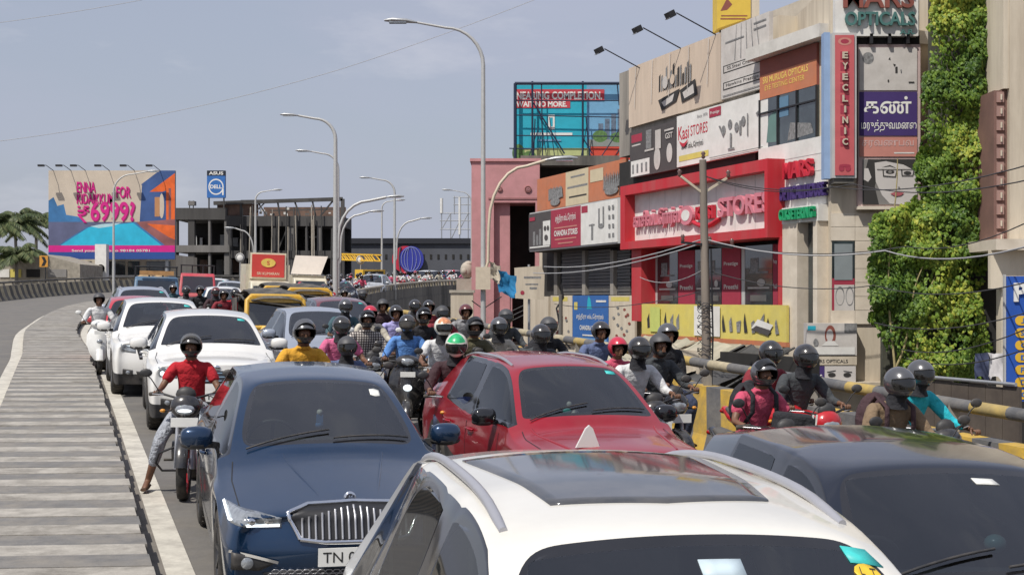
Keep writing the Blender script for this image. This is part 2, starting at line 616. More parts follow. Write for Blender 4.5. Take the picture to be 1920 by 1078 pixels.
# red smear on the edge line
# ------------------------------------------------------------------ parapets
def fence_run(Ln, a, b, hgt, th, side, mats_, seg, lean, root, name, slope_top=False):
    f, T = along(Ln, 0)
    s = a; k = 0
    while s < b:
        s2 = min(b, s + seg)
        vs = []
        for (ss, lz) in ((s, 0), (s2, 0)):
            p = f(ss); q = f(ss + .2); d = (q - p); d.z = 0; d.normalize()
            nrm_ = Vector((-d.y, d.x, 0)) * side
            up = f(ss + lean) if 0 < ss + lean < T else p
            vs += [p - nrm_ * .18 + Vector((0, 0, -.02)), p + nrm_ * th + Vector((0, 0, -.02)),
                   up + nrm_ * th + Vector((0, 0, hgt)), up + Vector((0, 0, hgt)), p.lerp(up, .3) - nrm_ * .07 + Vector((0, 0, hgt * .3))]
        mb = MB()
        mb.add(vs, [(0, 1, 2, 3, 4), (9, 8, 7, 6, 5), (0, 4, 9, 5), (4, 3, 8, 9), (3, 2, 7, 8), (2, 1, 6, 7)], mats_[k % len(mats_)])
        me = mb.mesh(name); fix_normals(me)
        link(name, me, root)
        s = s2; k += 1
def arc_at(Ln, Y):
    acc = 0
    for i in range(1, len(Ln)):
        if Ln[i].y >= Y: return acc
        acc += (Ln[i] - Ln[i - 1]).length
    return acc
near_b = thing('parapet', 'yellow and black concrete parapet with striped pipe rail right of the motorcycles', 'parapet', tuple(LINE[0][4]))
near_b.location = (0, 0, 0)
a0 = arc_at(LINE[0], 6); a1 = arc_at(LINE[0], 38); a2 = arc_at(LINE[0], 118)
fence_run(LINE[0], a0, a1, .85, .22, -1, [yel_paint, blk_paint], .36, .2, near_b, 'painted_block')
fI, TI = along(LINE[0], 0)
def rail(Ln, a, b, h, off, r, mts, seg, root, name='rail_section', post=2.4, postm=con, side=-1):
    f, T = along(Ln, 0)
    s = a; k = 0
    while s < b:
        s2 = min(b, s + seg)
        pts = []
        for ss in (s, s2):
            p = f(ss); q = f(ss + .2); d = q - p; d.z = 0; d.normalize()
            pts.append(p + Vector((-d.y, d.x, 0)) * side * off + Vector((0, 0, h)))
        MB().cyl(pts[0], pts[1], r, mts[k % len(mts)], n=10).build(name, root)
        s = s2; k += 1
    s = a + .6
    while s < b:
        p = f(s); q = f(s + .2); d = q - p; d.z = 0; d.normalize()
        p = p + Vector((-d.y, d.x, 0)) * side * off
        MB().box(p + Vector((0, 0, h - .14)), (.1, .1, .3), postm).build('rail_post', root)
        s += post
rail(LINE[0], a0, a1, 1.12, .1, .062, [yel_pale, blk_paint, mat('rail_yellow', (.42, .3, .09), .8, var=.2, scale=8, dirt=(.2, .17, .12), dirt_amt=.6), blk_paint], .5, near_b)
far_b = thing('parapet', 'weathered concrete parapet with balusters curving away behind the crowd of bikes', 'parapet', (0, 0, 0))
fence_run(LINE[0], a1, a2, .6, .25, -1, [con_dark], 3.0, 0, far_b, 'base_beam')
k = 0; s = a1
while s < a2:
    p = fI(s); q = fI(s + .2); d = q - p; d.z = 0; d.normalize()
    c = p + Vector((d.y, -d.x, 0)) * .12 + Vector((0, 0, .72))
    MB().box(c, (.16, .2, .28), yel_pale if k % 2 else con, Euler((0, 0, atan2(-d.x, d.y)))).build('baluster', far_b)
    s += .6; k += 1
    if k > 160: break
rail(LINE[0], a1, a2, .92, .12, .075, [con_light], 3.0, far_b, name='top_rail', post=60)
# outer parapet
outb = thing('parapet', 'low concrete parapet with slanting dark bands along the outer bend of the flyover', 'parapet', (0, 0, 0))
o0 = arc_at(LINE[3], 40); o1 = arc_at(LINE[3], 125)
fence_run(LINE[3], o0, o1, .82, .25, 1, [yel_pale, con_dark], .5, -.45, outb, 'slanted_band')
rail(LINE[3], o0, o1, 1.0, .12, .06, [con_dark], 3.0, outb, name='top_rail', post=1.6, side=1)
# deck sides: retaining wall below the near ramp, girder further on
def skirt(Ln, a, b, depth, m, name, side, th=.3, ztop=-.02):
    f, T = along(Ln, 0)
    n = int((b - a) / 1.5)
    vs = []; fs = []
    for i in range(n + 1):
        s = a + (b - a) * i / n
        p = f(s); q = f(s + .3); d = q - p; d.z = 0; d.normalize()
        nn = Vector((-d.y, d.x, 0)) * side
        zb = depth if depth < -1.5 else p.z + depth
        vs += [p + nn * .3 + Vector((0, 0, ztop)), Vector(((p + nn * .3).x, (p + nn * .3).y, zb)), Vector(((p - nn * .5).x, (p - nn * .5).y, zb)), p - nn * .1 + Vector((0, 0, ztop))]
    for i in range(n):
        q = i * 4
        fs += [(q, q + 1, q + 5, q + 4), (q + 1, q + 2, q + 6, q + 5), (q + 2, q + 3, q + 7, q + 6)]
    mb = MB(); mb.add(vs, fs, m)
    o = mb.build(name); fix_normals(o.data)
    return props(o, kind='structure')
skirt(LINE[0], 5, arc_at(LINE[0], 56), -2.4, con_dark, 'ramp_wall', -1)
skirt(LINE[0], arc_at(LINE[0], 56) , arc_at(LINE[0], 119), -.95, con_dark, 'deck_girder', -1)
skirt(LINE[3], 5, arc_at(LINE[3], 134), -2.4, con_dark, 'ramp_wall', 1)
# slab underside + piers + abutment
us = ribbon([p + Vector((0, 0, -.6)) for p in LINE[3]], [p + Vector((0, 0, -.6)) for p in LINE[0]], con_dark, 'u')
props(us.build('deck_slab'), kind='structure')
for Y in (62, 78, 93, 106):
    s = arc_at(LINE[0], Y); p = lat(fI, s, 1.6)
    pr = thing('pier', 'concrete pier holding the flyover deck over the street, %s' % {62: 'nearest one', 78: 'second from the camera', 93: 'third from the camera', 106: 'farthest one'}[Y], 'pier', (p.x, p.y, -2.4))
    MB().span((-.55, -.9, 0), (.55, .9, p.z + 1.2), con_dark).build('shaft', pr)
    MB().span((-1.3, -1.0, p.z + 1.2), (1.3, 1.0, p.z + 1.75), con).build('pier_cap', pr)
# ================================================================== CARS
tyre_m = mat('tyre_rubber', (.022, .021, .02), .85, var=.3, scale=20, dirt=(.12, .1, .08), dirt_amt=.6)
rim_m = mat('alloy_rim', (.32, .32, .33), .35, .8, var=.1, scale=20, dirt=(.1, .09, .07), dirt_amt=.5)
rim_dark = mat('dark_alloy_rim', (.06, .06, .065), .4, .6, var=.1, scale=20, dirt=(.1, .09, .07), dirt_amt=.5)
plastic = mat('black_plastic', (.03, .03, .032), .55, var=.2, scale=15, dirt=(.16, .14, .12), dirt_amt=.35)
gloss_blk = mat('gloss_black', (.012, .012, .014), .12, coat=.8, var=.2)
chrome = mat('chrome', (.75, .76, .78), .12, 1.0, var=.05)
satin = mat('satin_silver', (.5, .5, .52), .35, .7, var=.06)
silver_rail = mat('silver_roof_rail', (.44, .44, .47), .4, .45, var=.06)
lens = mat('lamp_lens', (.32, .34, .36), .06, .35, coat=1, var=.3, scale=22)
led = mat('lamp_glow', (.9, .95, 1), .2, emit=(.85, .95, 1), es=1.0)
led_amber = mat('warm_lamp_glow', (1, .85, .55), .2, emit=(1, .9, .7), es=5)
plate_w = mat('number_plate_white', (.75, .75, .72), .5, var=.05)
plate_t = mat('number_plate_letters', (.02, .02, .02), .5)
red_lens = mat('tail_lamp_red', (.35, .01, .01), .15, coat=1)
seat_m = mat('seat_fabric', (.09, .085, .08), .85, var=.2, scale=9)
seat_beige = mat('seat_beige', (.4, .34, .26), .8, var=.12, scale=9)
dash_m = mat('dashboard', (.05, .05, .05), .7, var=.2, scale=8)
wind_g = glass('windscreen_glass', (.5, .55, .54), 2.0, .004)
side_g = glass('side_window_glass', (.36, .39, .38), 1.65, .006)
dark_g = glass('tinted_window_glass', (.07, .075, .08), 1.65, .05)
sticker_g = mat('green_sticker', (.05, .5, .48), .5, var=.15, scale=30)
sticker_w = mat('white_sticker', (.7, .7, .66), .5, var=.1, scale=30)
sticker_y = mat('yellow_sticker', (.75, .5, .04), .5, var=.1, scale=30)
headliner = mat('headliner', (.3, .29, .27), .9)
def paint(name, col, metal=.25, rough=.3, dust=.1, dcol=(.32, .3, .27)):
    return mat(name, col, rough, metal, coat=.9, var=.05, scale=2.5, dirt=dcol, dirt_amt=dust)

WHEELS = {}
def wheel_meshes(R, w, rimmat, style):
    k = (R, w, rimmat.name, style)
    if k in WHEELS: return WHEELS[k]
    t = MB()
    r0 = R * .66
    t.lathe([(r0, -w / 2 + .01), (R * .8, -w / 2), (R * .94, -w / 2 + .012), (R, -w / 2 + .04), (R, 0), (R, w / 2 - .04), (R * .94, w / 2 - .012), (R * .8, w / 2), (r0, w / 2 - .01)], tyre_m, axis='x', n=28)
    for i in range(28):
        a = 2 * pi * i / 28
        t.box((0, cos(a) * (R + .001), sin(a) * (R + .001)), (w * .72, .012, .012), tyre_m, Euler((a, 0, 0)))
    tm = t.mesh('tyre')
    r = MB()
    for sg in (-1, 1):
        r.lathe([(r0, sg * (w / 2 - .01)), (r0 * .93, sg * (w / 2 - .02)), (r0 * .9, sg * (w / 2 - .07)), (r0 * .86, 0)], rimmat, axis='x', n=28)
        r.lathe([(r0 * .3, sg * (w / 2 - .035)), (.03, sg * (w / 2 - .02)), (0.0, sg * (w / 2 - .02))], rimmat, axis='x', n=14)
        ns = 5 if style == 5 else 8 if style == 8 else 10
        for i in range(ns):
            a = 2 * pi * i / ns
            for da in ((-.16, .16) if style == 5 else (0,)):
                p0 = Vector((sg * (w / 2 - .035), cos(a + da * 1.3) * r0 * .2, sin(a + da * 1.3) * r0 * .2))
                p1 = Vector((sg * (w / 2 - .025), cos(a + da) * r0 * .93, sin(a + da) * r0 * .93))
                r.bar(p0, p1, .03, r0 * .13, rimmat)
    r.lathe([(r0 * .88, -.02), (0, -.02)], black_m, axis='x', n=20)
    r.lathe([(r0 * .6, .03), (r0 * .6, -.03)], satin, axis='x', n=20)
    rm = r.mesh('rim')
    WHEELS[k] = (tm, rm)
    return WHEELS[k]
def add_wheel(parent, x, y, R, w, rimmat, style):
    e = bpy.data.objects.new('wheel', None); C.objects.link(e); e.parent = parent; e.location = (x, y, R); e.empty_display_size = .1
    tm, rm = wheel_meshes(R, w, rimmat, style)
    link('tyre', tm, e); link('rim', rm, e)
    return e

def shell(sp):
    """control cage of a car body -> smooth mesh, split by region"""
    Lc, Wc, H = sp['L'], sp['W'], sp['H']
    hw = Wc / 2
    yF, yR = -Lc / 2, Lc / 2
    af, ar = yF + sp['fo'], yF + sp['fo'] + sp['wb']
    R = sp['R'] + .05
    cw, hd, bp, cp, re_, gb = sp['cowl'], sp['head'], sp['bpil'], sp['cpil'], sp['rend'], sp['rbase']
    ys = [yF, yF + .1, yF + .28]
    for a in (af, ar):
        ys += [a - R, a - .72 * R, a - .38 * R, a, a + .38 * R, a + .72 * R, a + R]
    must = [cw, (cw + hd) / 2, hd, bp - .035, bp + .035, cp, re_, gb, yR - .25, yR - .08, yR]
    if sp.get('quarter'): must += [cp + .07, sp['quarter']]
    ys += must
    ys = sorted(ys)
    o = []
    for y in ys:
        if o and y - o[-1] < .045:
            if y in must: o[-1] = y
            continue
        o.append(y)
    ys = o
    zt, zc, zn, zb = sp['H'], sp['zc'], sp['zn'], sp['zb']
    zd, ztail = sp['zd'], sp['ztail']
    top = [(yF, zn), (yF + .1, zn + .035), (yF + .28, zn + .075), (af + .2, zc - sp.get('hd', .07)), (cw, zc), ((cw + hd) / 2, zc + (zt - .045 - zc) * .54), (hd, zt - .045), (bp, zt), (cp, zt - .015), (re_, zt - sp.get('rdrop', .08)), (gb, zd), (yR - .08, ztail), (yR, ztail - .05)]
    def crown(y):
        return interp([(yF, .03), (yF + .3, .05), (cw - .1, .07), (cw + .02, .05), (hd, .045), (bp, .055), (re_, .05), (gb, .04), (yR, .04)], y)
    xe = [(yF, .74), (yF + .1, .80), (yF + .28, .84), (cw - .1, .86), (cw + .03, .845), (hd, sp.get('xh', .655)), (bp, sp.get('xr', .665)), (cp, sp.get('xr', .66)), (re_, sp.get('xre', .62)), (gb, sp.get('xgb', .74)), (yR - .08, .8), (yR, .74)]
    xb = [(yF, .80), (yF + .1, .885), (yF + .28, .93), (af, .955), (cw, .95), (bp, .95), (ar, .955), (yR - .25, .92), (yR - .08, .87), (yR, .8)]
    xm = [(yF, .82), (yF + .1, .93), (yF + .28, .975), (af, 1), (bp, .985), (ar, 1), (yR - .25, .97), (yR - .08, .92), (yR, .83)]
    xs = [(yF, .80), (yF + .1, .90), (yF + .28, .95), (af, .975), (bp, .96), (ar, .975), (yR - .25, .95), (yR, .82)]
    def belt(y):
        if y < cw: return interp(top, y) - interp([(yF, .1), (yF + .28, .12), (cw - .2, .1), (cw, .07)], y)
        return interp([(cw, zc - .07), (bp, zb), (cp, zb + sp.get('kick', .03)), (gb, max(zb + .03, zd - .08) if sp['sedan'] else zb + .06), (yR, ztail - .12)], y)
    def sill(y):
        z = interp([(yF, sp.get('zbf', .22)), (af, .22), (ar, .24), (yR, .3)], y)
        for a in (af, ar):
            d = abs(y - a)
            if d < R * 1.02:
                zz = sp['R'] + sqrt(max(0, R * R - d * d))
                z = max(z, zz)
        return z
    prof = sp.get('nose', [(0, .10), (.45, .0), (.75, .04), (1, .10)])
    rprof = [(0, .05), (.4, .0), (.7, .03), (1, .12)]
    bm = bmesh.new()
    cl = bm.edges.layers.float.new('crease_edge')
    vl = bm.verts.layers.float.new('crease_vert')
    FR = (1, .66, .33, 0)
    rows = []
    for y in ys:
        zt_, ze = interp(top, y), interp(top, y) - crown(y)
        b = min(belt(y), ze - .03)
        s = sill(y)
        xE = interp(xe, y) * hw
        wid = interp([(cw - .25, 0), (cw + .05, 1)], y); wid = max(0, min(1, wid))
        pts = [(interp(xs, y) * hw, s), (interp(xs, y) * hw + .012, s + (b - s) * .28), (interp(xm, y) * hw, s + (b - s) * .66), (interp(xb, y) * hw, b)]
        for k, f in enumerate(FR):
            pts.append((xE * f, ze + (zt_ - ze) * (1 - f ** 2.2)))
        row = []
        zlo, zhi = pts[0][1], pts[4][1]
        for side in (1, -1):
            rr = []
            for i, (x, z) in enumerate(pts):
                yy = y
                if y == ys[0] or y == ys[-1]:
                    t = (z - zlo) / max(.01, zhi - zlo)
                    t = max(0, min(1, t))
                    if y == ys[0]:
                        yy = y + interp(prof, t)
                        fx = min(1, x / (hw * .8)); yy += sp.get('bow', .12) * fx * fx
                    else:
                        yy = y - interp(rprof, t) - .08 * min(1, x / (hw * .8)) ** 2
                elif wid > 0 and i >= 4 and y < hd - .05:
                    # curved windscreen base: centre further forward
                    yy = y - .10 * (1 - (x / max(.01, xE)) ** 2) * (1 - (y - cw) / (hd - cw)) if y >= cw - .01 else y
                if i == 7 and side == -1:
                    rr.append(row[0][7]); continue
                rr.append(bm.verts.new((x * side, yy, z)))
            row.append(rr)
        rows.append(row)
    BODY, SIDE, WS, RG, TRIM, CLAD = range(6)
    lay = []
    ridge = {}
    def mk(vs, m):
        try:
            f = bm.faces.new(vs)
        except ValueError:
            return None
        f.material_index = m; f.smooth = True
        return f
    sides = {}
    for i in range(len(ys) - 1):
        ym = (ys[i] + ys[i + 1]) / 2
        for sd in (0, 1):
            A = rows[i][sd]; B = rows[i + 1][sd]
            for k in range(7):
                m = BODY
                if k == 3 and cw < ym < cp:
                    m = TRIM if bp - .04 < ym < bp + .04 else SIDE
                if k == 3 and sp.get('quarter') and cp < ym < sp['quarter']:
                    m = TRIM if ym < cp + .07 else SIDE
                if k >= 4 and cw < ym < hd: m = WS
                if k >= 4 and re_ < ym < gb: m = RG
                if k == 0 and sp.get('clad'): m = CLAD
                vs = [A[k], A[k + 1], B[k + 1], B[k]]
                if sd == 1: vs = vs[::-1]
                f = mk(vs, m)
                if f and m in (SIDE,):
                    w = 0 if ym < bp else (1 if ym < cp else 2)
                    sides.setdefault((sd, w), []).append(f)
                if f and m == WS: sides.setdefault('ws', []).append(f)
                if f and m == RG: sides.setdefault('rg', []).append(f)
    # end caps
    def cap(row, front):
        grid = []
        for k in range(5):
            L_ = row[0][k]; R_ = row[1][k]
            line = [L_]
            for f in (.66, .33, 0, -.33, -.66):
                if k == 4:
                    v = {.66: row[0][5], .33: row[0][6], 0: row[0][7], -.33: row[1][6], -.66: row[1][5]}[f]
                else:
                    x = L_.co.x * f
                    yy0 = L_.co.y
                    bw_ = sp.get('bow', .12) if front else -.08
                    base = yy0 - bw_ * min(1, L_.co.x / (hw * .8)) ** 2
                    v = bm.verts.new((x, base + bw_ * min(1, abs(x) / (hw * .8)) ** 2, L_.co.z))
                line.append(v)
            line.append(R_)
            grid.append(line)
        for k in range(4):
            for c in range(6):
                vs = [grid[k][c], grid[k][c + 1], grid[k + 1][c + 1], grid[k + 1][c]]
                if front: vs = vs[::-1]
                mk(vs, CLAD if (k == 0 and sp.get('clad')) else BODY)
    cap(rows[0], True)
    cap(rows[-1], False)
    bmesh.ops.recalc_face_normals(bm, faces=bm.faces)
    for i in range(len(rows) - 1):
        for sd in (0, 1):
            for k, c in ((4, sp.get('edge_crease', .5)), (3, .6), (0, .8), (2, sp.get('side_crease', .5))):
                e = bm.edges.get((rows[i][sd][k], rows[i + 1][sd][k]))
                if e: e[cl] = .9 if k in (3, 4) and ys[i] >= cw - .01 and ys[i + 1] <= re_ + .01 else c
    for sd in (0, 1):
        for rw in (rows[0], rows[-1]):
            for k in range(7):
                e = bm.edges.get((rw[sd][k], rw[sd][k + 1]))
                if e: e[cl] = .25
    # frames round the glass
    for key, fs in sides.items():
        th = .055 if key in ('ws', 'rg') else .045
        if key == 'ws': th = sp.get('wsin', .06)
        r = bmesh.ops.inset_region(bm, faces=fs, thickness=th, use_even_offset=True, use_boundary=True)
        for f in r['faces']:
            f.material_index = BODY if key in ('ws',) and not sp.get('black_a') else TRIM
            f.smooth = True
        if key == 'ws':
            r = bmesh.ops.inset_region(bm, faces=fs, thickness=.04, use_even_offset=True, use_boundary=True)
            for f in r['faces']:
                f.material_index = TRIM
                f.smooth = True
        inner = set(fs)
        for f in fs:
            for v in f.verts:
                if sum(1 for g in v.link_faces if g in inner) == 1: v[vl] = .75
            for e in f.edges:
                if sum(1 for g in e.link_faces if g in inner) == 1:
                    e[cl] = .85 if key != 'ws' else .7
    for e in bm.edges:
        ms_ = {f.material_index for f in e.link_faces}
        if ms_ == {BODY, TRIM}: e[cl] = .9
        elif ms_ == {SIDE, TRIM} or ms_ == {RG, TRIM}: e[cl] = .85
        elif ms_ == {WS, TRIM}: e[cl] = .7
    me = bpy.data.meshes.new('cage'); bm.to_mesh(me); bm.free()
    for n in range(6): me.materials.append(sp['mats'][n])
    ob = bpy.data.objects.new('cage', me); C.objects.link(ob)
    md_ = ob.modifiers.new('s', 'SUBSURF'); md_.levels = sp.get('lod', 2); md_.render_levels = sp.get('lod', 2)
    dg = bpy.context.evaluated_depsgraph_get()
    em = bpy.data.meshes.new_from_object(ob.evaluated_get(dg))
    bpy.data.objects.remove(ob); bpy.data.meshes.remove(me)
    return em

def split_mesh(em, groups):
    """groups: {name: set(material index)} -> meshes"""
    out_ = {}
    V = [v.co.copy() for v in em.vertices]
    for name, idx in groups.items():
        mp_ = {}; vs = []; fs = []; ms = []
        for p in em.polygons:
            if p.material_index in idx:
                f = []
                for v in p.vertices:
                    if v not in mp_:
                        mp_[v] = len(vs); vs.append(V[v])
                    f.append(mp_[v])
                fs.append(f); ms.append(p.material_index)
        out_[name] = (vs, fs, ms)
    return out_
def islands(vs, fs):
    par = list(range(len(vs)))
    def fd(a):
        while par[a] != a:
            par[a] = par[par[a]]; a = par[a]
        return a
    for f in fs:
        for a in f[1:]:
            par[fd(a)] = fd(f[0])
    g_ = {}
    for f in fs: g_.setdefault(fd(f[0]), []).append(f)
    res = []
    for q in g_.values():
        mp_ = {}; v2 = []; f2 = []
        for f in q:
            n = []
            for a in f:
                if a not in mp_: mp_[a] = len(v2); v2.append(vs[a])
                n.append(mp_[a])
            f2.append(n)
        res.append((v2, f2))
    return res
def quick(name, vs, fs, mats_, parent, ms=None, smooth=True):
    me = bpy.data.meshes.new(name); me.from_pydata(vs, [], fs)
    for m in (mats_ if isinstance(mats_, list) else [mats_]): me.materials.append(m)
    me.polygons.foreach_set('use_smooth', [smooth] * len(fs))
    if ms: me.polygons.foreach_set('material_index', ms)
    me.update()
    return link(name, me, parent)

class Surf:
    """lays pieces onto the car body"""
    def __init__(s, em):
        s.b = BVHTree.FromPolygons([v.co.copy() for v in em.vertices], [tuple(p.vertices) for p in em.polygons])
    def hit(s, a, b, d='f'):
        D = {'f': ((a, -9, b), (0, 1, 0)), 'r': ((a, 9, b), (0, -1, 0)), 'l': ((-9, a, b), (1, 0, 0)), 'x': ((9, a, b), (-1, 0, 0)), 't': ((a, b, 9), (0, 0, -1))}[d]
        h = s.b.ray_cast(Vector(D[0]), Vector(D[1]))
        if h[0] is None:
            h = s.b.find_nearest(Vector(D[0]) + Vector(D[1]) * 7.2)
            return h[0], -Vector(D[1])
        n = h[1]
        if n.dot(Vector(D[1])) > 0: n = -n
        return h[0], n
    def patch(s, mb, lo, hi, m, d='f', off=.006, th=.02, nu=10, nv=4):
        """between two polylines lo and hi (2D view coordinates)"""
        def res(pl, n):
            acc = [0]
            for i in range(1, len(pl)): acc.append(acc[-1] + math.dist(pl[i - 1], pl[i]))
            o = []
            for k in range(n + 1):
                t = acc[-1] * k / n
                for i in range(1, len(pl)):
                    if acc[i] >= t - 1e-9:
                        q = (t - acc[i - 1]) / max(1e-9, acc[i] - acc[i - 1])
                        o.append((pl[i - 1][0] + (pl[i][0] - pl[i - 1][0]) * q, pl[i - 1][1] + (pl[i][1] - pl[i - 1][1]) * q)); break
            return o
        A = res(lo, nu); B = res(hi, nu)
        vs = []; inn = []
        for j in range(nv + 1):
            for i in range(nu + 1):
                t = j / nv
                a = A[i][0] * (1 - t) + B[i][0] * t; b = A[i][1] * (1 - t) + B[i][1] * t
                p, n = s.hit(a, b, d)
                vs.append(p + n * off); inn.append(p - n * th)
        N = nu + 1
        fs = []
        k0 = len(vs)
        for j in range(nv):
            for i in range(nu):
                fs.append((j * N + i, j * N + i + 1, (j + 1) * N + i + 1, (j + 1) * N + i))
        bd = [i for i in range(N)] + [j * N + nu for j in range(1, nv + 1)] + [nv * N + i for i in range(nu - 1, -1, -1)] + [j * N for j in range(nv - 1, 0, -1)]
        for q in range(len(bd)):
            a = bd[q]; b = bd[(q + 1) % len(bd)]
            fs.append((a, a + k0, b + k0, b))
        mb.add(vs + inn, fs, m, True)
        return mb
    def line(s, mb, pts, w, m, d='f', off=.002, seg=.08):
        P = []
        for i in range(len(pts) - 1):
            n = max(1, int(math.dist(pts[i], pts[i + 1]) / seg))
            for k in range(n): P.append((pts[i][0] + (pts[i + 1][0] - pts[i][0]) * k / n, pts[i][1] + (pts[i + 1][1] - pts[i][1]) * k / n))
        P.append(pts[-1])
        Q = []
        for a, b in P:
            p, n = s.hit(a, b, d); Q.append((p, n))
        vs = []; fs = []
        for i, (p, n) in enumerate(Q):
            t = (Q[min(len(Q) - 1, i + 1)][0] - Q[max(0, i - 1)][0])
            t = t.normalized() if t.length > 1e-6 else Vector((1, 0, 0))
            c = t.cross(n).normalized() * w / 2
            vs += [p + c + n * off, p - c + n * off]
        for i in range(len(Q) - 1):
            fs.append((2 * i, 2 * i + 1, 2 * i + 3, 2 * i + 2))
        mb.add(vs, fs, m, True)
        return mb
    def tube(s, mb, pts, r, m, d='t', off=.02, seg=.1, n=8):
        P = []
        for i in range(len(pts) - 1):
            k_ = max(1, int(math.dist(pts[i], pts[i + 1]) / seg))
            for k in range(k_): P.append((pts[i][0] + (pts[i + 1][0] - pts[i][0]) * k / k_, pts[i][1] + (pts[i + 1][1] - pts[i][1]) * k / k_))
        P.append(pts[-1])
        Q = []
        for i, (a, b) in enumerate(P):
            p, nn = s.hit(a, b, d)
            o = off(i / (len(P) - 1)) if callable(off) else off
            Q.append(p + nn * o)
        mb.tube(Q, r, m, n)
        return Q

def ell(cx, cz, rx, rz, n=12):
    return [(cx + rx * cos(2 * pi * i / n), cz + rz * sin(2 * pi * i / n)) for i in range(n)]
def half(cx, cz, rx, rz, up, n=8):
    return [(cx - rx * cos(pi * i / n), cz + (rz if up else -rz) * sin(pi * i / n)) for i in range(n + 1)]

def mirror_part(root, sx, y, z, bodym, x0, size=(.25, .16, .17)):
    mb = MB()
    c = Vector((sx * (x0 + .13), y, z))
    vs = []
    nu, nv = 12, 8
    for j in range(nv + 1):
        t = -pi / 2 + pi * j / nv
        for i in range(nu):
            a = 2 * pi * i / nu
            x = cos(t) * cos(a); yy = cos(t) * sin(a); zz = sin(t)
            f = lambda q, e: (abs(q) ** e) * (1 if q >= 0 else -1)
            yv = f(yy, .8) * size[1] / 2
            if yv > 0: yv *= .35
            vs.append(c + Vector((f(x, .7) * size[0] / 2, yv, f(zz, .75) * size[2] / 2)))
    fs = [(j * nu + i, j * nu + (i + 1) % nu, (j + 1) * nu + (i + 1) % nu, (j + 1) * nu + i) for j in range(nv) for i in range(nu)]
    mb.add(vs, fs, bodym, True)
    mb.ball(c + Vector((0, .0, -size[2] * .3)), (size[0] * .5, size[1] * .45, size[2] * .25), plastic, 10, 6)
    mb.bar((sx * (x0 - .04), y + .04, z - .07), (sx * (x0 + .08), y + .01, z - .05), .03, .05, plastic)
    mb.box(c + Vector((0, size[1] * .2, 0)), (size[0] * .85, .006, size[2] * .75), chrome)
    return mb.build('wing_mirror', root)

def interior(root, sp, colour=None, steer=-1, backs=True):
    colour = colour or seat_m
    cw, hd, bp = sp['cowl'], sp['head'], sp['bpil']
    hw = sp['W'] / 2
    zb = sp['zb']
    d = MB()
    d.span((-hw * .84, cw + .08, zb - .3), (hw * .84, cw + .55, zb - .03), dash_m)
    d.tube([(-hw * .7, cw + .5, zb - .02), (0, cw + .45, zb + .02), (hw * .7, cw + .5, zb - .02)], .05, dash_m, 8)
    d.build('dashboard', root)
    fl = MB(); fl.span((-hw * .86, sp['cowl'] + .1, .3), (hw * .86, sp['rbase'] - .1, .36), dash_m)
    fl.span((-hw * .88, sp['cowl'] + .1, .34), (-hw * .84, sp['rend'], zb - .04), dash_m)
    fl.span((hw * .84, sp['cowl'] + .1, .34), (hw * .88, sp['rend'], zb - .04), dash_m)
    fl.build('cabin_floor', root)
    st = MB()
    cx = steer * hw * .42
    T = Euler((radians(-62), 0, 0)).to_matrix()
    cen = Vector((cx, cw + .68, zb + .02))
    pts = [cen + T @ Vector((cos(a) * .185, sin(a) * .185, 0)) for a in [2 * pi * i / 20 for i in range(21)]]
    st.tube(pts, .015, plastic, 6, caps=False)
    for a in (0, pi, -pi / 2): st.bar(cen, cen + T @ Vector((cos(a) * .18, sin(a) * .18, 0)), .03, .015, plastic)
    st.build('steering_wheel', root)
    for sx in (-1, 1):
        s = MB()
        x = sx * hw * .42
        s.box((x, cw + 1.2, zb - .38), (.48, .5, .14), colour)
        s.box((x, cw + 1.48, zb - .08), (.46, .13, .62), colour, (radians(-14), 0, 0))
        s.box((x, cw + 1.56, zb + .3), (.24, .09, .16), colour, (radians(-10), 0, 0))
        s.build('front_seat', root)
    if backs:
        s = MB()
        s.box((0, cw + 2.35, zb - .08), (hw * 1.5, .14, .6), colour, (radians(-16), 0, 0))
        for x in (-.42, .42): s.box((x, cw + 2.45, zb + .28), (.22, .08, .13), colour)
        s.build('rear_seat', root)

BASES = dict(
    sedan=dict(L=4.54, W=1.75, H=1.49, wb=2.65, fo=.88, R=.325, cowl=-.98, head=-.12, bpil=.32, cpil=1.15, rend=1.28, rbase=1.85, zc=1.0, zn=.69, zb=.94, zd=1.06, ztail=1.04, sedan=True, kick=.04, rdrop=.16),
    cross=dict(L=4.38, W=1.76, H=1.62, wb=2.67, fo=.84, R=.34, cowl=-1.06, head=-.34, bpil=.22, cpil=1.02, rend=1.72, rbase=2.02, zc=1.1, zn=.86, zb=1.0, zd=1.12, ztail=1.06, sedan=False, kick=.1, rdrop=.14, clad=True),
    suv=dict(L=4.36, W=1.79, H=1.64, wb=2.6, fo=.86, R=.345, cowl=-1.0, head=-.3, bpil=.25, cpil=1.0, rend=1.75, rbase=2.02, quarter=1.5, zc=1.12, zn=.9, zb=1.03, zd=1.12, ztail=1.05, sedan=False, kick=.03, rdrop=.1, clad=True),
    hatch=dict(L=3.85, W=1.69, H=1.52, wb=2.45, fo=.75, R=.3, cowl=-.98, head=-.3, bpil=.15, cpil=.9, rend=1.5, rbase=1.78, zc=1.03, zn=.8, zb=.93, zd=1.02, ztail=.98, sedan=False, kick=.05, rdrop=.1),
)
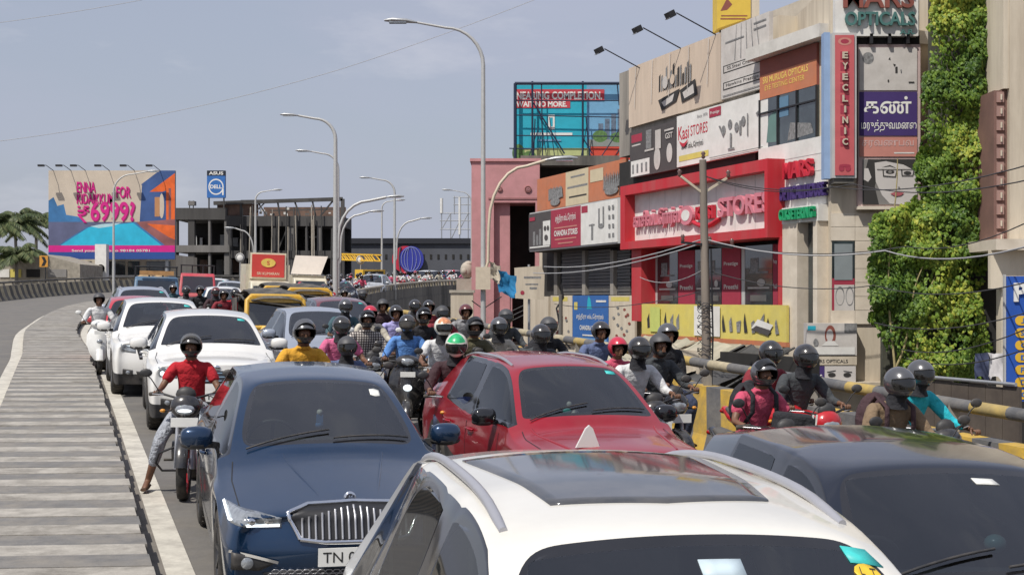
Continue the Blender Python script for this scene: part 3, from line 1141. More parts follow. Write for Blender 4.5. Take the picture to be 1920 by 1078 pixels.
def car(name, label, cat, base, pm, loc, yaw, group=None, over=None, rimmat=None, style=5, clad=None, roof_rails=None, lod=2,
        face=None, plate='TN 07', intr=True, gs=None, gw=None, mirror_m=None, trim=None, seams=True, stickers=True, roofm=None, scale=1.0, dz=0.0):
    sp = dict(BASES[base]); sp.update(over or {})
    sp['lod'] = lod
    clad = clad or plastic
    sp['mats'] = [pm, gs or side_g, gw or wind_g, gs or side_g, trim or gloss_blk, clad]
    M = road_matrix(loc[0], loc[1], yaw, dz)
    if scale != 1: M = M @ Matrix.Scale(scale, 4)
    root = thing(name, label, cat, group=group, matrix=M)
    em = shell(sp)
    sf = Surf(em)
    g_ = split_mesh(em, dict(body={0, 4, 5}, side={1}, ws={2}, rg={3}))
    vs, fs, ms = g_['body']
    b = quick('body', vs, fs, [sp['mats'][i] for i in (0, 1, 2, 3, 4, 5)], root, ms)
    for v2, f2 in islands(*g_['side'][:2]): quick('side_window', v2, f2, sp['mats'][1], root)
    for v2, f2 in islands(*g_['ws'][:2]): quick('windscreen', v2, f2, sp['mats'][2], root)
    for v2, f2 in islands(*g_['rg'][:2]): quick('rear_window', v2, f2, sp['mats'][3], root)
    bpy.data.meshes.remove(em)
    yF = -sp['L'] / 2; hw = sp['W'] / 2; af = yF + sp['fo']; ar = af + sp['wb']
    for y in (af, ar):
        for sx in (-1, 1): add_wheel(root, sx * (hw - .125), y, sp['R'], .21, rimmat or rim_m, style)
    u = MB()          # underside and wheel wells
    u.span((-hw * .86, yF + .25, .2), (hw * .86, -yF - .25, .3), black_m)
    u.span((-hw * .5, yF + .5, .28), (hw * .5, -yF - .3, sp['zb'] - .34), black_m)
    for y in (af, ar):
        u.span((-hw + .26, y - .36, .28), (hw - .26, y + .36, .62), black_m)
    u.build('underbody', root)
    if intr: interior(root, sp, colour=intr if intr is not True else None)
    cw = sp['cowl']; zb = sp['zb']
    for sx in (-1, 1):
        mirror_part(root, sx, cw + .36, zb + .09, mirror_m or pm, hw * .95)
    # wipers
    for x0, x1 in ((-.62, .0), (.02, .6)):
        w = MB()
        Q = []
        for i in range(9):
            t = i / 8; x = x0 + (x1 - x0) * t; y = cw + .0 + .10 * t - .04
            p, n = sf.hit(x, y + .03, 't'); Q.append(p + n * .022)
        w.tube(Q, .0075, plastic, 5)
        w.build('wiper', root)
    if seams:
        for d, sx in (('l', -1), ('x', 1)):
            s = MB()
            bp, cp = sp['bpil'], sp['cpil']
            for y0 in (cw + .22, bp, min(cp - .02, ar - .05)):
                bot = .34 if y0 < cp - .1 else sp['R'] * 2 + .12
                sf.line(s, [(y0, bot), (y0 + .02, zb - .06)], .012, black_m, d)
            sf.line(s, [(cw + .22, .34), (bp, .34), (ar - .42, .36)], .01, black_m, d)
            s.build('door_gap', root)
            s = MB()
            sf.line(s, [(sx * hw * .84, yF + .32), (sx * hw * .86, af), (sx * hw * .83, cw - .1)], .009, black_m, 't')
            s.build('bonnet_gap', root)
        for d, sx in (('l', -1), ('x', 1)):
            for y0 in (sp['bpil'] - .16, sp['cpil'] - .2):
                h = MB(); p, n = sf.hit(y0, zb - .13, d)
                h.tube([p + n * .01 + Vector((0, -.09, 0)), p + n * .04 + Vector((0, -.06, 0)), p + n * .04 + Vector((0, .06, 0)), p + n * .01 + Vector((0, .09, 0))], .014, pm, 6)
                h.build('door_handle', root)
    # tail
    for sx in (-1, 1):
        tl = MB()
        a = [(sx * hw * .5, zb - .16), (sx * hw * .8, zb - .14)]; b_ = [(sx * hw * .5, zb - .02), (sx * hw * .78, zb + .0)]
        sf.patch(tl, a, b_, red_lens, 'r')
        tl.build('tail_lamp', root)
    if roof_rails:
        for sx in (-1, 1):
            r_ = MB()
            x = sx * hw * (sp.get('xr', .665) - .075)
            y0 = sp['head'] + .10; y1 = sp['rend'] - .12
            z_ = [sf.hit(x, y0 + (y1 - y0) * i / 16, 't')[0].z for i in range(17)]
            for _ in range(4): z_ = [z_[0]] + [(z_[i - 1] + z_[i] * 2 + z_[i + 1]) / 4 for i in range(1, 16)] + [z_[16]]
            P = []
            for i in range(17):
                t = i / 16
                P.append(Vector((x * (1 - .05 * (2 * t - 1) ** 2 * (t > .5)), y0 + (y1 - y0) * t, z_[i] + .002 + .02 * min(1, 7 * t, 7 * (1 - t)))))
            r_.tube(P, [.014] + [.018] * 15 + [.014], roof_rails, 8, sy=.9)
            r_.build('roof_rail', root)
    if stickers:
        s = MB()
        H = sp['H']
        yy = sp['head'] - .1
        sf.patch(s, [(.4, yy - .05), (.5, yy - .05)], [(.4, yy), (.5, yy)], sticker_g, 't', .003, -.001, 2, 1)
        s.build('windscreen_sticker', root)
        m = MB(); p, n = sf.hit(0, sp['head'] - .06, 't')
        m.box(p - n * .09 + Vector((0, .03, 0)), (.2, .03, .06), plastic); m.bar(p, p - n * .09, .02, .02, plastic)
        m.build('inner_mirror', root)
    if face: face(root, sf, sp, pm)
    if plate:
        pl = MB(); p, n = sf.hit(0, sp.get('zplate', .5), 'f')
        pl.box(p + Vector((0, -.012, 0)), (.5, .012, .12), plate_w)
        po = pl.build('number_plate', root)
        lettering(po, plate, plate_t, -.22, p.y - .0185, p.z - .035, .44, .07, .002)
    return root, sf, sp

# ---------------------------------------------------------------- faces
def P2(sf, root, name, lo, hi, m, off=.006, nu=10, nv=3, th=.02, d='f', sym=True):
    for sx in ((-1, 1) if sym else (1,)):
        mb = MB()
        sf.patch(mb, [(sx * a, b) for a, b in lo], [(sx * a, b) for a, b in hi], m, d, off, th, nu, nv)
        mb.build(name, root)
def generic_face(led_row=False, chin=True, grille_h=.16, lamp_m=None, bar=None, fog=True, drl=True, low=True):
    def f(root, sf, sp, pm):
        hw = sp['W'] / 2; zn = sp['zn']
        g0 = MB(); sf.patch(g0, [(-hw * .5, zn - .06 - grille_h), (hw * .5, zn - .06 - grille_h)], [(-hw * .56, zn - .06), (hw * .56, zn - .06)], gloss_blk, 'f', .006)
        for k in range(3):
            z = zn - .09 - grille_h * k / 3.2
            sf.line(g0, [(-hw * .5, z), (hw * .5, z)], .014, bar or satin, 'f', .014)
        g0.build('grille', root)
        P2(sf, root, 'headlight', [(hw * .57, zn - .16), (hw * .83, zn - .13)], [(hw * .57, zn - .06), (hw * .84, zn - .01)], lamp_m or lens, .008)
        if drl:
            for sx in (-1, 1):
                d_ = MB(); sf.line(d_, [(sx * hw * .58, zn - .055), (sx * hw * .84, zn - .01)], .016, led, 'f', .012)
                d_.build('daytime_lamp', root)
        if led_row:
            for sx in (-1, 1):
                for k in range(3):
                    d_ = MB()
                    p, n = sf.hit(sx * hw * (.6 + .09 * k), zn - .1, 'f'); d_.ball(p + n * .01, .033, led, 8, 6)
                    d_.build('lamp_unit', root)
        if low:
            l_ = MB(); sf.patch(l_, [(-hw * .5, .3), (hw * .5, .3)], [(-hw * .56, .44), (hw * .56, .44)], plastic, 'f', .006); l_.build('lower_intake', root)
        if fog:
            P2(sf, root, 'fog_lamp', [(hw * .62, .36), (hw * .8, .38)], [(hw * .62, .46), (hw * .8, .48)], plastic, .008)
            for sx in (-1, 1):
                q = MB()
                p, n = sf.hit(sx * hw * .7, .42, 'f'); q.ball(p + n * .006, (.04, .02, .035), lens, 8, 6)
                q.build('fog_lens', root)
        p, n = sf.hit(0, zn - .02, 'f')
        e = MB(); e.ball(p + n * .012, (.05, .012, .035), chrome, 12, 6); e.build('badge', root)
    return f
# ================================================================== TRAFFIC: cars
def yaw_at(x, y):
    best = None
    Ln = LINE[1]
    for i in range(len(Ln) - 1):
        d = (Ln[i].x - x) ** 2 + (Ln[i].y - y) ** 2
        if best is None or d < best[0]:
            best = (d, i)
    i = best[1]
    t = Ln[i] - Ln[i + 1]
    return atan2(t.x, -t.y)
navy = paint('deep_blue_metallic', (.006, .032, .085), .5, .25, .1, (.2, .19, .18))
maroon = paint('cherry_red_metallic', (.36, .008, .022), .35, .28, .15, (.4, .18, .16))
pearl = paint('pearl_white_paint', (.72, .7, .64), .0, .35, .25, (.5, .46, .38))
white_p = paint('white_car_paint', (.74, .73, .7), .0, .32, .2, (.5, .47, .4))
ink = paint('ink_blue_paint', (.006, .01, .022), .3, .2, .06, (.15, .14, .14))
silver_p = paint('silver_blue_paint', (.42, .46, .53), .5, .35, .15, (.4, .38, .34))
grey_p = paint('pale_grey_paint', (.45, .47, .5), .3, .35, .2, (.4, .38, .34))
wine = paint('dark_red_paint', (.16, .02, .03), .3, .35, .3, (.3, .24, .2))
tomato = paint('bright_red_paint', (.5, .03, .05), .1, .35, .2, (.4, .25, .2))
pink_p = paint('dull_pink_paint', (.5, .25, .27), .1, .4, .3)
smooth_roof = dict()

def sedan_face(root, sf, sp, pm):
    hw = sp['W'] / 2
    # grille: chrome frame, black field, upright double bars
    top = [(-.44, .71), (-.30, .745), (0, .755), (.30, .745), (.44, .71)]
    bot = [(-.36, .55), (-.2, .53), (.2, .53), (.36, .55)]
    g1 = MB(); sf.patch(g1, bot, top, black_m, 'f', .012, .02, 24, 8); g1.build('grille', root)
    fr = MB()
    loop = [(-.36, .55), (-.44, .71), (-.30, .745), (0, .755), (.30, .745), (.44, .71), (.36, .55), (.2, .53), (-.2, .53), (-.36, .55)]
    Q = []
    for i in range(len(loop) - 1):
        for k in range(6):
            t = k / 6
            a = loop[i][0] * (1 - t) + loop[i + 1][0] * t; b = loop[i][1] * (1 - t) + loop[i + 1][1] * t
            p, n = sf.hit(a, b, 'f'); Q.append(p + n * .016)
    Q.append(Q[0])
    fr.tube(Q, .0165, chrome, 6, caps=False); fr.build('grille_frame', root)
    n_ = 17
    for i in range(n_):
        x = -.345 + .69 * i / (n_ - 1)
        zt = .738 - .045 * abs(x) / .35; zb_ = .548 + .02 * max(0, abs(x) - .25)
        s = MB(); Q = []
        for k in range(5):
            p, n = sf.hit(x, zb_ + (zt - zb_) * k / 4, 'f'); Q.append(p + n * .018)
        s.tube(Q, .0085, satin, 5); s.build('grille_bar', root)
    # headlamps
    for sx in (-1, 1):
        h = MB(); sf.patch(h, [(sx * .48, .625), (sx * .6, .62), (sx * .80, .645)], [(sx * .48, .69), (sx * .62, .715), (sx * .82, .735)], lens, 'f', .008, .02, 12, 4); ho = h.build('headlight', root)
        d = MB()
        sf.line(d, [(sx * .49, .636), (sx * .62, .632), (sx * .80, .656)], .018, led, 'f', .014)
        sf.line(d, [(sx * .80, .656), (sx * .818, .728)], .018, led, 'f', .014)
        d.build('daytime_lamp', ho)
        for cx_ in (.56, .68):
            q = MB(); p, n = sf.hit(sx * cx_, .668, 'f'); q.ball(p + n * .006, (.036, .012, .026), chrome, 10, 6); q.build('lamp_unit', ho)
        # fog housing with chrome edge
        f = MB(); sf.patch(f, [(sx * .52, .40), (sx * .62, .345), (sx * .80, .36)], [(sx * .52, .405), (sx * .66, .44), (sx * .80, .475)], plastic, 'f', .008, .02, 10, 3); fo = f.build('fog_lamp_housing', root)
        c = MB(); sf.line(c, [(sx * .5, .405), (sx * .66, .445), (sx * .81, .482)], .02, chrome, 'f', .014); c.build('fog_trim', fo)
        q = MB(); p, n = sf.hit(sx * .7, .4, 'f'); q.lathe([(.0, -.01), (.036, -.008), (.042, 0), (.042, .012)], lens, p + n * .012, 'y', 16); q.build('fog_lens', fo)
    # lower intake with honeycomb
    lo = MB(); sf.patch(lo, [(-.55, .25), (.55, .25)], [(-.6, .33), (-.3, .36), (.3, .36), (.6, .33)], black_m, 'f', .004, .02, 16, 3); lo.build('lower_intake', root)
    hc = MB(); r = .028
    for j in range(4):
        for i in range(-11, 12):
            x = i * r * 1.75 + (j % 2) * r * .87; z = .262 + j * r * .98
            if abs(x) > .56: continue
            pts = [(x + r * .9 * cos(pi / 3 * k), z + r * .52 * sin(pi / 3 * k)) for k in range(7)]
            P = [sf.hit(a, b, 'f') for a, b in pts]
            hc.tube([p + n * .01 for p, n in P], .0032, satin, 3, caps=False)
    props(hc.build('honeycomb_mesh', root), kind='stuff')
    ch = MB(); sf.line(ch, [(-.7, .225), (-.4, .235), (.4, .235), (.7, .225)], .03, pm, 'f', .012); ch.build('bumper_lip', root)
    # hood creases
    for sx in (-1, 1):
        cr = MB(); Q = []
        for i in range(12):
            t = i / 11; p, n = sf.hit(sx * (.2 + .17 * t), -1.88 + .8 * t, 't'); Q.append(p + Vector((0, 0, -.011 + .008 * sin(pi * t))))
        cr.tube(Q, .012, pm, 6); cr.build('bonnet_crease', root)
    p, n = sf.hit(0, .772, 'f')
    e = MB(); e.lathe([(0, -.008), (.034, -.008), (.042, -.002), (.042, .01)], chrome, p + n * .006, 'y', 22)
    eo = e.build('badge', root)
    e = MB(); e.lathe([(0, -.001), (.028, -.001), (.03, .004)], gloss_blk, p + n * .006 + Vector((0, -.009, 0)), 'y', 22); e.build('badge_disc', eo)
    e = MB(); e.prism([(-.02, -.012), (.012, -.014), (.026, .006), (.012, .004), (.02, .022), (.0, .006), (-.006, .02), (-.012, .0)], -.004, 0, chrome)
    e.build('badge_emblem', eo, loc=p + n * .006 + Vector((0, -.011, 0)))
    # inside: hanging charm, windscreen disc
    c = MB(); c.cyl((.0, -.36, 1.33), (.0, -.36, 1.2), .004, plastic, n=4); c.ball((0, -.36, 1.18), .025, sticker_w, 8, 6); c.box((0, -.36, 1.13), (.05, .03, .06), mat('blue_charm', (.05, .2, .5), .5)); c.ball((.0, -.36, 1.08), (.035, .02, .03), mat('blue_charm', (.05, .2, .5), .5), 8, 6)
    c.build('hanging_charm', root)
    s = MB(); P = []
    y0 = sp['head'] - .2
    sf.patch(s, [(.40, y0 - .045), (.44, y0 - .06), (.48, y0 - .045)], [(.40, y0 + .035), (.44, y0 + .05), (.48, y0 + .035)], sticker_w, 't', .003, -.001, 6, 3)
    s.build('toll_sticker', root)

def cross_face(root, sf, sp, pm):
    generic_face(grille_h=.2)(root, sf, sp, pm)
    # steering cover, toy and white box on the dash
    for nm, c, s_, m in (('dashboard_figure', (.02, -.62, 1.06), (.05, .04, .07), sticker_w), ('dashboard_box', (.3, -.62, 1.04), (.09, .07, .06), sticker_w)):
        b = MB(); b.ball(c, s_, m, 10, 6); b.build(nm, root)
    b = MB(); b.cyl((.0, -.5, 1.43), (.0, -.5, 1.2), .004, plastic, n=4); b.ball((0, -.5, 1.17), .03, sticker_w, 8, 6); b.ball((-.02, -.5, 1.1), (.05, .02, .03), sticker_g, 8, 6); b.build('hanging_charm', root)
    b = MB(); b.prism([(-.02, 0), (.13, 0), (.05, .23), (.0, .2)], -.01, .01, sticker_w)
    # white flag-like guard standing at the bonnet corner
    p, n = sf.hit(-.35, -1.85, 't')
    b = MB(); b.prism([(-.11, 0), (.12, 0), (.05, .17), (.015, .2), (-.02, .17)], -.012, .012, white_p); b.build('bonnet_marker', root, loc=p)
    for sx in (-1, 1):
        cr = MB(); Q = []
        for i in range(12):
            t = i / 11; q, nn = sf.hit(sx * (.5 + .14 * t), -1.95 + .8 * t, 't'); Q.append(q + nn * (-.008 + .006 * sin(pi * t)))
        cr.tube(Q, .016, pm, 6); cr.build('bonnet_crease', root)

# --- the four cars in front
def near_face(root, sf, sp, pm):
    generic_face(led_row=False)(root, sf, sp, pm)
    m = MB()
    sf.patch(m, [(-.36, sp['head'] + .26), (0, sp['head'] + .2), (.36, sp['head'] + .26)], [(-.47, sp['head'] + 1.22), (.47, sp['head'] + 1.22)], mat('sunroof_glass', (.05, .055, .065), .1, coat=.6, var=.15, scale=3, dirt=(.3, .27, .24), dirt_amt=.35), 't', .006, .01, 16, 16)
    m.build('sunroof', root)
    s = MB(); y0 = sp['head'] - .06
    sf.patch(s, [(.46, y0 - .07), (.565, y0 - .07)], [(.45, y0 - .015), (.53, y0 - .015)], sticker_g, 't', .004, -.001, 2, 1); s.build('windscreen_sticker', root)
    s = MB(); y0 = sp['head'] - .16
    P = [(.5 + .042 * cos(2 * pi * i / 14), y0 + .03 * sin(2 * pi * i / 14)) for i in range(15)]
    sf.patch(s, P[7:15], P[7::-1], sticker_y, 't', .004, -.001, 6, 3); so = s.build('round_sticker', root)
    p, n = sf.hit(.5, y0, 't'); q, _ = sf.hit(.54, y0, 't'); r_, _ = sf.hit(.5, y0 + .03, 't')
    X = (q - p).normalized(); Y_ = n.cross(X)
    Mx = Matrix((X, -n, Y_)).transposed().to_4x4(); Mx.translation = p + n * .006 - X * .026 - Y_ * .015
    me = text_mesh('L  T', plate_t, .052, .032, .001)
    lo = link('lettering', me, so); lo.matrix_local = Mx
    for x0, x1, ya in ((-.02, .11, .14),):
        s = MB(); sf.patch(s, [(x0, sp['head'] - ya - .06), (x1, sp['head'] - ya - .06)], [(x0, sp['head'] - ya), (x1, sp['head'] - ya)], mat('pale_blue_paper', (.5, .6, .65), .5), 't', .004, -.001, 3, 2); s.build('registration_paper', root)

car('suv', 'white SUV with sunroof and grey roof rails, nearest to the camera', 'suv', 'suv', pearl, (.43, 4.47), radians(12),
    face=near_face, roof_rails=silver_rail, gs=side_g, over=dict(H=1.71, L=4.1, xh=.66, xr=.68, xre=.60, rdrop=.12), stickers=False, lod=3, intr=seat_beige)
def dark_face(root, sf, sp, pm):
    generic_face()(root, sf, sp, pm)
    s = MB(); sf.patch(s, [(.13, sp['head'] - .17), (.25, sp['head'] - .17)], [(.12, sp['head'] - .13), (.23, sp['head'] - .13)], sticker_w, 't', .004, -.001, 3, 2); s.build('windscreen_sticker', root)
    b = MB(); b.ball((.22, -.5, 1.1), (.055, .05, .045), mat('teal_ornament', (.2, .4, .38), .3, coat=.6), 12, 8); b.build('dashboard_ornament', root)
car('car', 'dark ink blue hatchback at the lower right, its roof below the riders with backpacks', 'car', 'hatch', ink, (2.02, 7.2), radians(9),
    face=dark_face, over=dict(L=4.0, W=1.75, H=1.52, xh=.68, xr=.69, xre=.66), stickers=False, gw=glass('windscreen_dark', (.3, .34, .37), 2.0, .003), lod=3)
car('car', 'deep blue metallic sedan with chrome ribbed grille beside the rider in red', 'car', 'sedan', navy, (-1.64, 11.35), radians(15.5),
    face=sedan_face, plate='TN 07 CX', stickers=False, lod=3, style=8, rimmat=rim_dark, over=dict(zplate=.44), intr=seat_beige)
car('car', 'cherry red crossover with silver roof rails and black door mirrors', 'car', 'cross', maroon, (.36, 13.35), radians(19),
    face=cross_face, roof_rails=satin, mirror_m=gloss_blk, lod=3, trim=gloss_blk, scale=.925)
# --- the queue behind
def at(pxx, Y): return (px(pxx, Y), Y)
Q_ = 'cars queuing down the flyover'
def far_car(label, cat, base, pm, pxx, Y, **k):
    x, y = at(pxx, Y)
    nm = k.pop('nm', 'car')
    return car(nm, label, cat, base, pm, (x, y), k.pop('yaw', None) or yaw_at(x, y), group=Q_, **k)
far_car('white SUV with three round lamps each side, directly behind the rider in red', 'suv', 'suv', white_p, 386, 20.4, face=generic_face(led_row=True, bar=mat('blue_grey_trim', (.3, .42, .5), .3, .6)), nm='suv', over=dict(H=1.58), yaw=radians(16))
far_car('white SUV with black lower bumper, half hidden behind the other white SUV', 'suv', 'suv', white_p, 297, 25.2, face=generic_face(grille_h=.2), nm='suv', over=dict(H=1.62, wsin=.07), yaw=radians(18))
far_car('small dark red car squeezed beside the white scooter', 'car', 'hatch', tomato, 256, 30.2, face=generic_face(), intr=False, lod=2)
far_car('silver blue sedan with pale roof in front of the blue lorry', 'car', 'cross', silver_p, 265, 35.8, face=generic_face(), roof_rails=satin, intr=False)
far_car('pale silver sedan behind the rider in the yellow shirt', 'car', 'sedan', silver_p, 592, 25.6, face=generic_face(), yaw=radians(18))
far_car('dark maroon sedan behind the pale silver one', 'car', 'sedan', wine, 636, 33.0, face=generic_face(), intr=False)
far_car('small white hatchback beside the blue lorry', 'car', 'hatch', white_p, 417, 47, face=generic_face(), intr=False)
far_car('grey car far back between the red pickup and the goods van', 'car', 'hatch', grey_p, 432, 63, face=generic_face(), intr=False, seams=False, lod=1)
far_car('second white car far back behind the small white hatchback', 'car', 'sedan', white_p, 402, 70, face=generic_face(), intr=False, seams=False, lod=1)
far_car('dark grey car below the cream hoarding on the far bend', 'car', 'cross', grey_p, 592, 66, face=generic_face(), intr=False, seams=False, lod=1)
far_car('slate coloured car left of the tall lamp post on the far bend', 'car', 'hatch', ink, 650, 71, face=generic_face(), intr=False, seams=False, lod=1)
far_car('pale SUV with green windscreen on the far bend under the dark wall', 'suv', 'suv', grey_p, 700, 86, face=generic_face(), intr=False, seams=False, lod=1, nm='suv')
far_car('white SUV farthest along the bend right of the round logo', 'suv', 'suv', white_p, 796, 104, face=generic_face(), intr=False, seams=False, lod=1, nm='suv')
far_car('dull pink car last in the queue along the far bend', 'car', 'cross', pink_p, 838, 108, face=generic_face(), intr=False, seams=False, lod=1)

# ---------------------------------------------------------------- auto rickshaws
rick_y = mat('rickshaw_yellow', (.62, .36, .03), .45, coat=.4, var=.1, scale=8, dirt=(.35, .28, .15), dirt_amt=.4)
rick_b = mat('rickshaw_black_hood', (.05, .048, .045), .8, var=.2, scale=8, dirt=(.25, .22, .18), dirt_amt=.6)
def rickshaw():
    r = thing('auto_rickshaw', 'x', 'auto rickshaw')
    w, H = .64, 1.7
    b = MB()   # front cowl: loft tapering down to the wheel
    sec = [(-1.3, .3, .12, .28, .42), (-1.28, .5, .17, .3, .75), (-1.22, .8, .34, .34, .95), (-1.1, .95, .55, .36, 1.0)]
    prof = [(-1.36, .30, .14), (-1.40, .55, .2), (-1.32, .78, .38), (-1.18, .95, .56), (-1.12, 1.0, .6)]
    vs = []; fs = []
    for (y, z, hw_) in prof:
        for i in range(9):
            t = -1 + 2 * i / 8
            vs.append((hw_ * t, y + .45 * abs(t) ** 2.4 * (hw_ / .6), z))
    for j in range(4):
        for i in range(8):
            fs.append((j * 9 + i, j * 9 + i + 1, (j + 1) * 9 + i + 1, (j + 1) * 9 + i))
    b.add(vs, fs, rick_y, True)
    b.span((-w, -.75, .28), (-w + .03, 1.2, .62), rick_y); b.span((w - .03, -.75, .28), (w, 1.2, .62), rick_y)
    b.span((-w, .25, .62), (-w + .03, 1.2, .95), rick_y); b.span((w - .03, .25, .62), (w, 1.2, .95), rick_y)
    b.span((-w + .03, 1.17, .28), (w - .03, 1.2, .95), rick_y)
    b.span((-w + .04, -1.0, .26), (w - .04, 1.16, .32), black_m)
    b.build('body', r)
    f = MB()   # windscreen frame
    P = [(-w + .03, -1.02, .95), (-w + .06, -.88, 1.5), (-w + .16, -.84, 1.6), (w - .16, -.84, 1.6), (w - .06, -.88, 1.5), (w - .03, -1.02, .95), (-w + .03, -1.02, .95)]
    f.tube(P, .055, rick_y, 8); f.span((-w + .1, -.93, 1.47), (w - .1, -.85, 1.58), rick_y)
    f.build('windscreen_frame', r)
    g_ = MB(); g_.add([(-w + .07, -1.0, .98), (w - .07, -1.0, .98), (w - .1, -.86, 1.54), (-w + .1, -.86, 1.54)], [(0, 1, 2, 3)], wind_g); g_.build('windscreen', r)
    h = MB()   # soft hood
    sec = [(-.98, 1.56), (-.8, 1.66), (-.3, 1.74), (.5, 1.75), (1.05, 1.68), (1.3, 1.45), (1.34, .95)]
    vs = []; fs = []
    n = 11
    for (y, z) in sec:
        for i in range(n):
            t = -1 + 2 * i / (n - 1)
            vs.append((w * 1.02 * (1 if abs(t) == 1 else t * .97), y, z - .12 * abs(t) ** 3 - (.0 if abs(t) < 1 else .1)))
    for j in range(len(sec) - 1):
        for i in range(n - 1):
            fs.append((j * n + i, j * n + i + 1, (j + 1) * n + i + 1, (j + 1) * n + i))
    h.add(vs, fs, rick_b, True)
    for sx in (-1, 1):
        h.add([(sx * w, .35, .93), (sx * w, 1.3, .93), (sx * w, 1.25, 1.5), (sx * w, .35, 1.55)], [(0, 1, 2, 3)], rick_b)
        h.tube([(sx * w, -.85, 1.52), (sx * w, -.3, 1.6), (sx * w, .5, 1.6)], .025, rick_b, 6)
    h.build('hood', r)
    s = MB(); s.box((0, -.1, .55), (.5, .4, .3), seat_m); s.box((0, .75, .6), (1.1, .5, .35), seat_m); s.box((0, 1.02, .95), (1.1, .12, .5), seat_m); s.build('seat', r)
    s = MB(); s.tube([(-.35, -.72, 1.0), (-.1, -.8, .93), (.1, -.8, .93), (.35, -.72, 1.0)], .018, black_m, 6); s.build('handlebar', r)
    tm, rm = wheel_meshes(.22, .1, rim_dark, 5)
    for (x, y) in ((0, -1.12), (-.52, .85), (.52, .85)):
        e = bpy.data.objects.new('wheel', None); C.objects.link(e); e.parent = r; e.location = (x, y, .22); link('tyre', tm, e); link('rim', rm, e)
    m = MB(); m.ball((0, -1.33, .3), (.12, .2, .17), rick_y, 10, 6, zmin=0); m.build('mudguard', r)
    for sx in (-1, 1):
        l_ = MB(); l_.ball((sx * .36, -1.13, .82), (.07, .05, .07), lens, 10, 6); l_.build('headlight', r)
        q = MB(); q.tube([(sx * .6, -.95, 1.15), (sx * .74, -1.0, 1.2)], .01, black_m, 5); q.box((sx * .79, -1.0, 1.22), (.1, .02, .14), black_m); q.build('wing_mirror', r)
    l_ = MB(); l_.span((-.25, -1.325, .5), (.25, -1.3, .6), plate_w); l_.build('number_plate', r)
    return r
rk = rickshaw()
RS = [(503, 29.6, 'yellow auto rickshaw with black hood, front one beside the silver sedan'), (566, 37.5, 'yellow auto rickshaw behind the front one, in front of the goods van'),
      (520, 43.5, 'third yellow auto rickshaw with its headlamp lit, right below the red signboard van')]
first = True
for pxx, Y, lb in RS:
    x, y = at(pxx, Y)
    o = rk if first else copy_tree(rk)
    first = False
    o.matrix_world = road_matrix(x, y, yaw_at(x, y))
    props(o, lb, 'auto rickshaw', 'auto rickshaws in the queue')
    if 'lit' in lb:
        l_ = MB(); l_.ball((.2, -1.22, .82), .07, led_amber, 8, 6); l_.build('lit_lamp', o)

